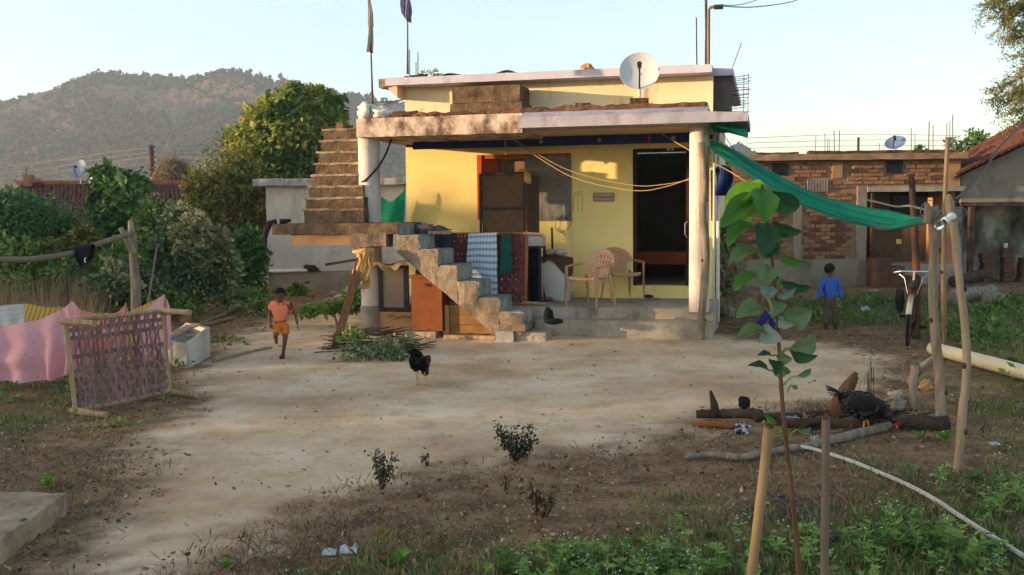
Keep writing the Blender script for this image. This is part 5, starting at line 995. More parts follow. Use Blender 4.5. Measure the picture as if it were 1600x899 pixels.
q = GZ(1163, 654); mb = MB(); mb.blob(q+Vector((0, 0, .14)), (.055, .05, .055), 12, 8, .3, 2.5, 1); one('charred_knot', mb, M_black, 'round charred knot sitting on the short split log', 'knot', q, smooth=True)
log('log', 'thin orange brown split stick lying in front of the short split log', 1082, 668, 1152, 670, .022, .03, mat('orange_heartwood', [L(120, 66, 36), L(160, 96, 56)], 3, bump=.5), 0, 2, .02)
q = GZ(1160, 678); mb = MB(); mb.blob(q+Vector((0, 0, .04)), (.07, .05, .045), 14, 10, .5, 4, 1); one('crumpled_wrapper', mb, mat('black_white_wrapper', [L(30, 30, 36), L(190, 190, 196)], 24, bump=0, pos=[.48, .54]), 'crumpled black and white wrapper by the split sticks', 'wrapper', q)
log('log', 'large dark old log lying behind the pecking hen', 1225, 668, 1478, 672, .045, .075, M_darkbark, 0, 3, .03, [(.02, -.08, .05, .03), (.55, .05, .1, .03)])
log('log', 'grey end of a log lying right behind the large dark log', 1180, 660, 1250, 655, .035, .03, M_darkbark, 0, 6, .02)
t = thing('charred_branches', 'low tangle of thin charred twisted branches along the old logs', 'branches', GZ(1270, 662)); mb = MB()
for k in range(34): p = GZ(RND.uniform(1205, 1450), RND.uniform(650, 676)); an = RND.uniform(-.5, .5); ln = RND.uniform(.12, .4); d = Vector((math.cos(an), math.sin(an), RND.uniform(-.05, .35))); p.z += RND.uniform(.01, .07); mb.tube(wob([p-d*ln*.5, p-d*ln*.1, p+d*ln*.2, p+d*ln*.5], .05, 5, k), [RND.uniform(.006, .018), .014, .010, .003], 5)
mb.build('branches', M_darkbark, t, kind='stuff')
q = GZ(1318, 652); t = thing('tree_stump', 'jagged leaning wooden stump rising behind the hen', 'stump', q); mb = MB()
mb.tube(wob([q+Vector((-.05, 0, 0)), q+Vector((-.02, 0, .14)), q+Vector((.05, 0, .28)), q+Vector((.11, 0, .40))], .01, 5), [.10, .085, .06, .02], 10); mb.tube(wob([q+Vector((.0, 0, .1)), q+Vector((.05, 0, .24)), q+Vector((.125, 0, .36))], .012, 5), [.07, .05, .015], 8); mb.build('wood', M_brownplank, t, True)
pts = [GZ(1070, 722), GZ(1110, 718), GZ(1160, 722), GZ(1200, 712), GZ(1255, 706), GZ(1320, 690), GZ(1388, 674)]
for p in pts: p.z += .035
trunk('fallen_branch', 'long thin grey fallen branch lying across the dry ground', 'branch', pts, [.018, .025, .03, .028, .032, .04, .042], M_bark, 7, 24, .012, knots=False)
q = GZ(1428, 642); t = thing('forked_stick', 'dark forked stick standing behind the large old log', 'stick', q); mb = MB(); mb.tube(wob([q, P(1427, 600, 9.6), P(1430, 572, 9.6)], .008, 6), [.04, .038, .042], 8); mb.build('trunk', M_bark, t, True); mb = MB(); mb.tube(wob([P(1429, 590, 9.6), P(1444, 570, 9.6), P(1462, 556, 9.6)], .008, 6), [.035, .03, .022], 8); mb.build('fork', M_bark, t, True)
mb = MB()
t = thing('dry_twigs', 'bunch of thin upright dry twigs beside the stump', 'twigs', GZ(1360, 640))
for k in range(6): p = GZ(1356+k*1.6, 640); mb.tube(wob([p, P(1356+k*1.6+RND.uniform(-1, 1), 605, p.y), P(1355+k*2+RND.uniform(-2, 2), 564+RND.uniform(0, 22), p.y)], .008, 5, k), .004, 4)
mb.build('twigs', M_darkbark, t, kind='stuff')
def stone(px, py, sx, sy, sz_, label, m=None, seed=0, grp=None, nm='stone'):
    q = GZ(px, py); mb = MB(); mb.blob(q+Vector((0, 0, sz_*.6)), (sx, sy, sz_), 10, 7, .35, 1.8, seed); one(nm, mb, m or M_stone, label, nm, q, grp)
stone(1398, 640, .10, .08, .09, 'larger grey stone resting behind the old log', seed=1); stone(1400, 622, .08, .06, .05, 'flat pale stone on top behind the old log', seed=2)
M_ochre = MATS['ochre_stone']; stone(1425, 600, .06, .05, .06, 'pale orange stone behind the forked stick', M_ochre, 3); stone(1446, 607, .07, .06, .07, 'orange broken stone right of the forked stick', M_ochre, 4)
q = GZ(1456, 606); mb = MB(); mb.rbox(lambda u, v, z: q+Vector((u, v, z)), (-.1, .1, -.05, .05, 0, .07), .05, .008, 6, 9); one('brick', mb, M_brick, 'red brick lying left of the grey barked post', 'brick', q)
stone(1376, 636, .05, .05, .05, 'small ochre stone by the dry twigs', M_ochre, 8)
q = GZ(1232, 657); mb = MB(); mb.blob(q+Vector((0, 0, .02)), (.11, .08, .02), 12, 6, .5, 3, 3); one('rag', mb, mat('grey_striped_rag', [L(100, 98, 100), L(190, 188, 190)], 10, bump=.3), 'grey striped rag lying among the logs', 'rag', q)
pts = [GZ(1243, 706), GZ(1280, 714), GZ(1330, 731), GZ(1375, 750), GZ(1420, 772), GZ(1465, 797), GZ(1500, 820), GZ(1550, 850), GZ(1610, 886), GZ(1700, 940)]
for p in pts: p.z += .05
wire('hose', pts, .0135, 'pale hose snaking over the weeds to the bottom right corner', 60, M_hose, 'hose')
# old log pile by the brick house
for k, (x0, y0, x1, y1, r) in enumerate(((1478, 478, 1548, 466, .17), (1490, 462, 1535, 446, .13), (1535, 476, 1572, 472, .12))): log('log', ['thick grey old log lying in front of the brick house', 'thinner dark log on top of the thick grey log', 'broken grey log end at the right of the log pile'][k], x0, y0, x1, y1, r, r*.8, M_bark if k != 1 else M_darkbark, .2 if k == 1 else 0, 11+k, .05)
# stakes and sapling in the foreground
def cane(label, px, pyt, pxb, Y_, r, m):
    top = P(px, pyt, Y_); bot = P(pxb, 899, Y_); bot = top+(bot-top)*(top.z+.1)/(top.z-bot.z); t = thing('bamboo_stake', label, 'stake', Vector((bot.x, bot.y, 0))); mb = MB(); n_ = 30; pp = []; rr = []
    for k in range(n_+1): pp.append(lerp(bot, top, k/n_)); rr.append(r*(1.0-.1*k/n_)*(1.10 if k % 5 == 4 else 1.0))
    mb.tube(wob(pp, .004, 2, px), rr, 14, False); mb.build('cane', m, t, True)
    mb = MB(); mb.lathe(top, [(0, -.03), (r*.55, -.03), (r*.62, .001), (r*.92, .002), (r*.90, -.01)], 14, (top-bot).normalized()); mb.build('cut_end', M_brownplank, t)
    return t
cane('thick leaning bamboo stake left of the sapling', 1202, 664, 1174, 3.3, .0175, M_bamboo)
cane('thinner upright bamboo stake right of the sapling', 1290, 652, 1289, 3.9, .0165, M_greycane)
YS = 3.6; sp = [P(1252, 960, YS), P(1247, 880, YS), P(1238, 780, YS), P(1228, 690, YS), P(1221, 610, YS), P(1217, 540, YS), P(1211, 450, YS), P(1203, 380, YS), P(1194, 310, YS), P(1190, 288, YS)]
sp[0] = sp[1]+(sp[0]-sp[1])*((sp[1].z+.05)/(sp[1].z-sp[0].z)); t = thing('sapling', 'young sapling with large broad leaves on a thin brown stem', 'sapling', Vector((sp[0].x, sp[0].y, 0)))
mb = MB(); mb.tube(path(sp, 40), [lerp(.0105, .004, k/40)*(1+.12*mn.noise(Vector((k*.9, 0, 3)))) for k in range(41)], 10); mb.build('stem', mat('sapling_stem', [L(84, 60, 44), L(118, 86, 62)], 8, bump=.4), t, True)
def bigleaf(px0, py0, px1, py1, wd, m, dy=0.0, cup=.15, att=None, roll=0, droop=.0, dyb=0):
    """base and tip in the picture; dy = how far the tip is nearer (-) or farther"""
    p, q = P(px0, py0, YS+dyb), P(px1, py1, YS+dyb+dy); d = q-p; ln = d.length; d.normalize(); vw = Vector((0, -1, .1)); s_ = d.cross(vw).normalized(); s_ = Matrix.Rotation(roll, 3, d)@s_; nn = s_.cross(d); W = .90*wd/FPX*YS
    mb = MB()
    def f(a, c):
        e = (2*a-1); prof = (math.sin(math.pi*c**.92)**.75 if 0 < c < 1 else 0.0)
        prof = max(prof*(1+.10*mn.noise(Vector((c*9, px0*.3+(3 if e > 0 else 0), py0*.3)))), .02); z_ = nn*(abs(e)*prof*W*cup+.05*W*math.sin(c*15+px0)*e*e-droop*ln*c*c+.10*ln*math.sin(c*3.14))
        return p+d*ln*c+s_*e*prof*W*.5+z_
    mb.grid(f, 8, 14); lf_ = mb.build('leaf', m, t, True); mb = MB(); mb.tube([f(.5, .02)+nn*-.001, f(.5, .35)-nn*.001, f(.5, .7)-nn*.001, f(.5, .97)], [.0022, .0018, .0012, .0006], 4); mb.build('midrib', LFs, lf_)
    if att:
        a_ = P(att[0], att[1], YS); mb = MB(); mb.tube(path([a_, lerp(a_, p, .5)+Vector((0, 0, .01)), p], 8), [.0035]*9, 5); mb.build('leaf_stalk', LFs, t)
LFs = mat('leaf_stalk_green', [L(120, 140, 70), L(150, 160, 90)], 5, bump=0)
def lm(n, a, b): return mat(n, [a, b], 6, rough=.6, bump=.2, bscale=30, trans=.4, spec=.22, stain=(L(120, 130, 80), 5, .62, .8, (1, 1, 1)))
Lb = lm('young_bright_leaf', L(108, 164, 44), L(136, 188, 60)); Lm = lm('mature_leaf', L(66, 114, 46), L(90, 136, 60)); Ld = lm('dark_leaf', L(40, 78, 52), L(58, 98, 64)); Lg = lm('greyish_leaf', L(96, 122, 80), L(128, 148, 104)); Lp = lm('pale_leaf_underside', L(130, 148, 140), L(152, 168, 160))
for a in ((1190, 290, 1132, 322, 34, Lb, .05, .3, None, .6), (1188, 300, 1136, 340, 40, Lb, -.05, .25, None, -.4), (1180, 305, 1124, 358, 38, Lm, -.1, .3, None, .3), (1194, 300, 1193, 350, 44, Lb, -.1, .2, (1192, 300), .1), (1196, 292, 1170, 288, 16, Lb, .06, .2, None, .5),
          (1188, 296, 1194, 351, 46, Lm, -.14, .2, None, 0), (1200, 298, 1246, 326, 40, Ld, .1, .25, (1196, 305), .5), (1184, 325, 1160, 352, 26, Lm, .05, .2, (1193, 330), .6), (1198, 348, 1192, 402, 44, Ld, -.12, .15, None, .1), (1178, 350, 1136, 386, 34, Lm, -.05, .4, (1184, 372), .8),
          (1206, 345, 1252, 362, 28, Ld, .05, .35, (1198, 360), .8), (1206, 362, 1232, 368, 18, Lm, .02, .2, (1200, 372), .9), (1198, 372, 1196, 404, 40, Ld, -.1, .2, None, -.2), (1182, 390, 1138, 414, 30, Lg, -.04, .4, (1192, 415), .7), (1180, 396, 1150, 412, 18, Lm, .04, .3, None, .9),
          (1216, 393, 1262, 410, 22, Lm, -.03, .4, (1206, 408), .9), (1218, 412, 1230, 400, 14, Lp, .05, .2, None, .6), (1196, 414, 1194, 448, 42, Lg, -.12, .2, (1206, 424), .1), (1184, 432, 1146, 456, 32, Lm, -.03, .4, (1206, 440), .8), (1220, 438, 1268, 448, 26, Ld, .02, .35, (1212, 452), .8), (1224, 436, 1214, 446, 18, Lm, .06, .2, None, .7),
          (1200, 448, 1198, 470, 30, Lp, -.05, .25, None, .2), (1208, 462, 1244, 450, 18, Lp, -.02, .3, (1209, 466), .6), (1190, 480, 1150, 496, 36, Lg, -.06, .3, (1214, 505), .5), (1202, 468, 1206, 496, 40, Lg, -.1, .3, (1214, 500), -.3), (1226, 496, 1270, 486, 44, Lg, -.05, .25, (1214, 506), .3), (1216, 498, 1240, 508, 22, Lp, -.07, .3, None, .7),
          (1194, 516, 1150, 530, 26, Lg, -.05, .4, (1217, 530), .7), (1192, 516, 1224, 532, 34, Lp, -.08, .4, (1217, 534), .4), (1234, 544, 1276, 530, 40, Lg, .04, .25, (1218, 556), .4), (1234, 546, 1278, 556, 26, Ld, -.08, .4, (1218, 558), .8), (1216, 556, 1238, 562, 26, Lg, -.05, .3, None, .4),
          (1206, 556, 1183, 556, 13, Ld, -.04, .3, (1217, 562), .8), (1200, 578, 1168, 572, 16, Ld, -.04, .4, (1220, 594), .8), (1203, 562, 1212, 588, 26, Ld, -.08, .3, (1219, 585), -.3), (1220, 570, 1228, 586, 18, Lg, .06, .3, None, .2), (1247, 588, 1268, 576, 14, Lg, 0, .2, (1224, 602), .4), (1238, 602, 1246, 608, 9, Lg, 0, .2, (1230, 614), .3),
          (1204, 668, 1196, 648, 16, Lm, -.1, .2, (1228, 680), .2), (1208, 682, 1190, 690, 14, Lm, -.12, .3, (1229, 690), .7), (1245, 672, 1268, 668, 14, Lg, .03, .3, (1230, 690), .6), (1222, 716, 1218, 728, 10, Lg, -.05, .3, (1234, 740), .3)): bigleaf(*a)
# ------------------------------------------------------------------ people and hens
def skin(vs, es, rs_, sub=2, root=0):
    me = bpy.data.meshes.new('tmp'); me.from_pydata([tuple(v) for v in vs], es, []); o = bpy.data.objects.new('tmp', me); col.objects.link(o)
    md = o.modifiers.new('s', 'SKIN'); md.use_smooth_shade = True; sl_ = me.skin_vertices[0].data
    for i, r in enumerate(rs_): sl_[i].radius = r if isinstance(r, tuple) else (r, r); sl_[i].use_root = (i == root)
    ss = o.modifiers.new('u', 'SUBSURF'); ss.levels = sub; ss.render_levels = sub
    bpy.context.view_layer.update(); ev = bpy.data.meshes.new_from_object(o.evaluated_get(bpy.context.evaluated_depsgraph_get())); bpy.data.objects.remove(o)
    V = [v.co.copy() for v in ev.vertices]; Fc = [tuple(p.vertices) for p in ev.polygons]; bpy.data.meshes.remove(ev); bpy.data.meshes.remove(me); return V, Fc
def addm(mb, vf): o = len(mb.v); mb.v += vf[0]; [mb.face([i+o for i in f]) for f in vf[1]]
class Body:
    """named joints; chains of (joint, radius) share joints by name"""
    def __init__(s, J): s.J = J
    def mesh(s, chains, sub=2):
        idx = {}; vs = []; rs_ = []; es = []
        for ch in chains:
            pr = None
            for nm, r in ch:
                if nm not in idx: idx[nm] = len(vs); vs.append(s.J[nm]); rs_.append(r)
                if pr is not None and pr != idx[nm]: es.append((pr, idx[nm]))
                pr = idx[nm]
        return skin(vs, es, rs_, sub)
def hand(mb, wrist, dirv, side, sc_=1.0, curl=.5):
    d = dirv.normalized(); s_ = side.normalized(); n_ = d.cross(s_).normalized(); palm = wrist+d*.035*sc_
    mb.blob(palm, (.030*sc_, .038*sc_, .013*sc_), 10, 7, .05, 2, 1, (s_, d, n_))
    for k, (x, ln) in enumerate(((-.021, .042), (-.007, .050), (.007, .047), (.020, .036))):
        p = palm+s_*x*sc_+d*.030*sc_; q = p+(d+n_*curl*.3)*ln*.5*sc_; e = q+(d*.7+n_*curl)*ln*.5*sc_; mb.tube([p, q, e], [.0072*sc_, .0068*sc_, .005*sc_], 6)
    p = palm-s_*.024*sc_-d*.01*sc_; q = p+(-s_*.7+d*.7)*.022*sc_; mb.tube([p, q, q+(d*.9+n_*.3)*.022*sc_], [.008*sc_, .0075*sc_, .006*sc_], 6)
def face_(mb, eye, c, f, up, r, t, sc_=1.0):
    rt = f.cross(up).normalized()
    mb.blob(c+f*r*1.0-up*r*.18, (.010*sc_, .014*sc_, .018*sc_), 8, 6, 0, 1, 0, (rt, f, up))
    for s_ in (-1, 1): mb.blob(c+rt*r*.86*s_-up*.01, (.008*sc_, .014*sc_, .022*sc_), 8, 6, 0, 1, 0, (rt, f, up))
    for s_ in (-1, 1): e = MB(); e.blob(c+f*r*.90+rt*r*.38*s_+up*r*.05, (.011*sc_, .007*sc_, .007*sc_), 8, 6, 0, 1, 0, (rt, f, up)); e.build('eye', M_hair, t, True)
    e = MB(); e.blob(c+f*r*.90-up*r*.55, (.018*sc_, .008*sc_, .006*sc_), 8, 6, 0, 1, 0, (rt, f, up)); e.build('mouth', mat('lips', [L(110, 56, 48), L(120, 62, 54)], 5, bump=0), t, True)
def hair(c, f, up, r, t, low=-.2):
    rt = f.cross(up).normalized(); mb = MB()
    def fn(a, b):
        th = a*6.2832; fr = math.cos(th); lim = lerp(low-.35, .42, (fr+1)/2) if True else 0; z = lerp(1.0, lim, b); rr = math.sqrt(max(0, 1-min(1, z*z))); k = 1.035+.05*mn.noise(Vector((math.cos(th)*4, math.sin(th)*4, z*4)))
        return c+up*r*1.05*z*k+(f*fr+rt*math.sin(th))*r*rr*k
    mb.grid(fn, 24, 10); mb.build('hair', M_hair, t, True)
def crumple(mb, amp, fr=22):
    for i, v in enumerate(mb.v): mb.v[i] = v+mn.noise_vector(Vector((v.x*fr, v.y*fr, v.z*fr*.6)))*amp+mn.noise_vector(v*fr*2.3)*amp*.5
def joints(spec, Y0): return {k: P(v[0], v[1], Y0+(v[2] if len(v) > 2 else 0)) for k, v in spec.items()}
# running boy in orange
Y0 = 13.37; S_ = Y0/FPX
J = joints(dict(pel=(439, 507), belly=(438, 498, .0), chest=(437, 484, -.03), neck0=(437, 474, -.06), neck=(437.5, 470, -.08), head=(438, 461, -.12), top=(438, 453, -.11), shl=(425.5, 475, -.03), ell=(421.5, 493, .04), wrl=(423, 506, -.06), shr=(451, 476, -.03), elr=(462, 491, .05), wrr=(464.5, 507, -.02),
              hil=(434, 511), knl=(430.5, 525, -.16), anl=(431.5, 531, .16), fol=(432, 537, .22), hir=(445, 511), knr=(446, 528, -.05), anr=(442.5, 551, .02), her=(442, 555.5, .03), for_=(439.5, 558, -.13)), Y0)
bd = Body(J); base = Vector((J['for_'].x, Y0, gz(J['for_'].x, Y0))); t = thing('person', 'small boy in an orange shirt and orange shorts running along the path on one leg', 'person', base)
px = lambda n_: n_*S_
mb = MB(); addm(mb, bd.mesh([[('pel', px(8)), ('belly', px(8)), ('chest', px(9)), ('neck0', px(4.5)), ('neck', px(3.6)), ('head', (px(8), px(8.6))), ('top', px(6.5))], [('chest', px(9)), ('shl', px(3.8)), ('ell', px(2.9)), ('wrl', px(2.1))], [('chest', px(9)), ('shr', px(3.8)), ('elr', px(2.9)), ('wrr', px(2.1))],
                        [('pel', px(8)), ('hil', px(6)), ('knl', px(4.2)), ('anl', px(2.8)), ('fol', px(2.8))], [('pel', px(8)), ('hir', px(6)), ('knr', px(4.2)), ('anr', px(2.7)), ('her', px(2.8)), ('for_', px(2.2))]]))
hand(mb, J['wrl'], J['wrl']-J['ell'], Vector((.3, 1, 0)), .85); hand(mb, J['wrr'], J['wrr']-J['elr'], Vector((-.3, 1, 0)), .85)
fw = Vector((.05, -1, -.35)).normalized(); up = (Vector((0, 0, 1))-fw*fw.z).normalized(); hc = J['head']; face_(mb, None, hc, fw, up, px(8), t, .8)
mb.build('body', M_skin, t, True); hair(hc+up*px(2.6)-fw*px(.8), fw, up, px(8.4), t, -.35)
M_oshirt = mat('orange_pink_shirt', [L(226, 120, 84), L(240, 140, 100)], 6, bump=.4); M_oshort = mat('orange_shorts', [L(196, 104, 30), L(212, 122, 40)], 6, bump=.4)
def between(a, b, f): return lerp(J[a], J[b], f)
J['sll'] = between('shl', 'ell', .55); J['slr'] = between('shr', 'elr', .5); J['hem'] = lerp(J['belly'], J['pel'], .55)
mb = MB(); addm(mb, Body(J).mesh([[('hem', (px(11.6), px(9))), ('belly', (px(11), px(9))), ('chest', (px(13), px(9.5))), ('neck0', px(5.4))], [('chest', (px(13), px(9.5))), ('shl', px(5.8)), ('sll', px(5.4))], [('chest', (px(13), px(9.5))), ('shr', px(5.8)), ('slr', px(5.4))]])); crumple(mb, px(1.1)); mb.build('shirt', M_oshirt, t, True)
mb = MB()
for s_ in (-1, 1): p0 = J['neck0']+fw*px(5.5)+Vector((s_*px(3), 0, px(1))); mb.blob(p0, (px(3.4), px(1.2), px(2)), 8, 6, .1, 2, 0)
mb.build('collar', M_oshirt, t, True)
J['kll'] = between('hil', 'knl', .85); J['klr'] = between('hir', 'knr', .82)
mb = MB(); addm(mb, Body(J).mesh([[('belly', px(8.8)), ('pel', px(10)), ('hil', px(7.4)), ('kll', px(6.6))], [('pel', px(10)), ('hir', px(7.4)), ('klr', px(6.8))]])); crumple(mb, px(.9)); mb.build('shorts', M_oshort, t, True)
M_sandal = mat('maroon_sandal', [L(84, 34, 34), L(100, 44, 44)], 6, bump=.2); mb = MB(); q = lerp(J['her'], J['for_'], .5); mb.blob(q-Vector((0, 0, px(.6))), (px(4.2), px(11), px(3.4)), 10, 7, .08, 2, 0, None); mb.build('sandal', M_sandal, t, True)
# boy in blue seen from behind
Y0 = 15.93; S_ = Y0/FPX
J = joints(dict(pel=(1297, 472), belly=(1297, 462), chest=(1297, 445), neck0=(1297, 434), neck=(1297.5, 430), head=(1297, 422), top=(1296, 416.5), shl=(1287, 438), ell=(1281, 455, -.02), wrl=(1277.5, 470, -.08), shr=(1307, 438), elr=(1312, 454, -.02), wrr=(1317, 470, -.06),
              hil=(1292, 476), knl=(1290.5, 494, -.03), anl=(1291, 511), fol=(1291, 514.5, .1), hir=(1302, 476), knr=(1305, 494, -.03), anr=(1305.5, 511), for_=(1306, 514.5, .1)), Y0)
bd = Body(J); t = thing('person', 'boy in blue top and brown trousers on the grass, seen from behind', 'person', Vector((J['pel'].x, Y0, 0)))
mb = MB(); addm(mb, bd.mesh([[('pel', px(8)), ('belly', px(8)), ('chest', px(8.5)), ('neck0', px(4)), ('neck', px(3.4)), ('head', (px(7.4), px(7.8))), ('top', px(6))], [('chest', px(8.5)), ('shl', px(3.6)), ('ell', px(2.6)), ('wrl', px(2))], [('chest', px(8.5)), ('shr', px(3.6)), ('elr', px(2.6)), ('wrr', px(2))],
                        [('pel', px(8)), ('hil', px(5)), ('knl', px(4)), ('anl', px(2.8)), ('fol', px(2.6))], [('pel', px(8)), ('hir', px(5)), ('knr', px(4)), ('anr', px(2.8)), ('for_', px(2.6))]]))
hand(mb, J['wrl'], J['wrl']-J['ell'], Vector((.2, 1, 0)), .9); hand(mb, J['wrr'], J['wrr']-J['elr'], Vector((-.2, 1, 0)), .9)
fw = Vector((.85, .5, -.1)).normalized(); up = (Vector((0, 0, 1))-fw*fw.z).normalized(); hc = J['head']; face_(mb, None, hc, fw, up, px(7.4), t, .85); mb.build('body', M_skin, t, True); hair(hc+up*px(1.8)-fw*px(1.4), fw, up, px(8.0), t, -.5)
M_bluetop = mat('blue_top', [L(44, 84, 168), L(60, 104, 190)], 6, bump=.4)
J['cul'], J['cur'] = between('ell', 'wrl', .9), between('elr', 'wrr', .9); J['hem'] = lerp(J['belly'], J['pel'], .5)
mb = MB(); addm(mb, Body(J).mesh([[('hem', px(9.6)), ('belly', px(9.4)), ('chest', px(10.4)), ('neck0', px(5))], [('chest', px(10.4)), ('shl', px(5)), ('ell', px(4.4)), ('cul', px(4.2))], [('chest', px(10.4)), ('shr', px(5)), ('elr', px(4.4)), ('cur', px(4.4))]])); crumple(mb, px(1)); mb.build('jumper', M_bluetop, t, True)
mb = MB(); addm(mb, Body(J).mesh([[('belly', px(8.6)), ('pel', px(9.4)), ('hil', px(6)), ('knl', px(5.4)), ('anl', px(5.2))], [('pel', px(9.4)), ('hir', px(6)), ('knr', px(5.4)), ('anr', px(5.2))]])); crumple(mb, px(1)); mb.build('trousers', mat('brown_grey_trousers', [L(72, 62, 54), L(92, 80, 68)], 6, bump=.4), t, True)
# third child half hidden behind the sapling
Y0 = 16.0; S_ = Y0/FPX
J = joints(dict(pel=(1203, 488), belly=(1205, 478), chest=(1206, 460), neck0=(1207, 448), neck=(1207, 443), head=(1207, 433), top=(1207, 426), shl=(1196, 455), ell=(1187, 464), wrl=(1184, 478), shr=(1213, 456, .1), elr=(1220, 468, .1), wrr=(1216, 478, 0), hil=(1198, 493), knl=(1188, 505, -.05), anl=(1178, 514), fol=(1173, 517, -.1), hir=(1207, 493), knr=(1208, 506), anr=(1206, 518), for_=(1202, 521, -.1)), Y0)
bd = Body(J); t = thing('person', 'child in blue trousers mostly hidden behind the sapling leaves', 'person', Vector((J['pel'].x, Y0, 0)))
mb = MB(); addm(mb, bd.mesh([[('pel', px(8)), ('belly', px(8)), ('chest', px(8.5)), ('neck0', px(4)), ('neck', px(3.4)), ('head', (px(7.4), px(7.8))), ('top', px(6))], [('chest', px(8.5)), ('shl', px(3.6)), ('ell', px(2.6)), ('wrl', px(2))], [('chest', px(8.5)), ('shr', px(3.6)), ('elr', px(2.6)), ('wrr', px(2))], [('pel', px(8)), ('hil', px(5)), ('knl', px(4)), ('anl', px(2.8)), ('fol', px(2.6))], [('pel', px(8)), ('hir', px(5)), ('knr', px(4)), ('anr', px(2.8)), ('for_', px(2.6))]]))
hand(mb, J['wrl'], J['wrl']-J['ell'], Vector((.2, 1, 0)), .9); hand(mb, J['wrr'], J['wrr']-J['elr'], Vector((-.2, 1, 0)), .9)
fw = Vector((-.9, -.4, -.1)).normalized(); up = (Vector((0, 0, 1))-fw*fw.z).normalized(); hc = J['head']; face_(mb, None, hc, fw, up, px(7.4), t, .85); mb.build('body', M_skin, t, True); hair(hc+up*px(1.8)-fw*px(1.4), fw, up, px(8.0), t, -.5)
J['hem'] = J['belly']; J['sll'] = between('shl', 'ell', .8); J['slr'] = between('shr', 'elr', .8)
mb = MB(); addm(mb, Body(J).mesh([[('hem', px(9.4)), ('chest', px(10)), ('neck0', px(5))], [('chest', px(10)), ('shl', px(5)), ('sll', px(4.4))], [('chest', px(10)), ('shr', px(5)), ('slr', px(4.4))]])); crumple(mb, px(1)); mb.build('shirt', mat('orange_top', [L(190, 84, 40), L(204, 98, 50)], 6, bump=.3), t, True)
mb = MB(); addm(mb, Body(J).mesh([[('belly', px(8.6)), ('pel', px(9.4)), ('hil', px(6)), ('knl', px(5)), ('anl', px(4.8))], [('pel', px(9.4)), ('hir', px(6)), ('knr', px(5)), ('anr', px(4.8))]])); mb.build('trousers', mat('royal_blue_trousers', [L(36, 40, 120), L(48, 54, 144)], 6, bump=.3), t, True)
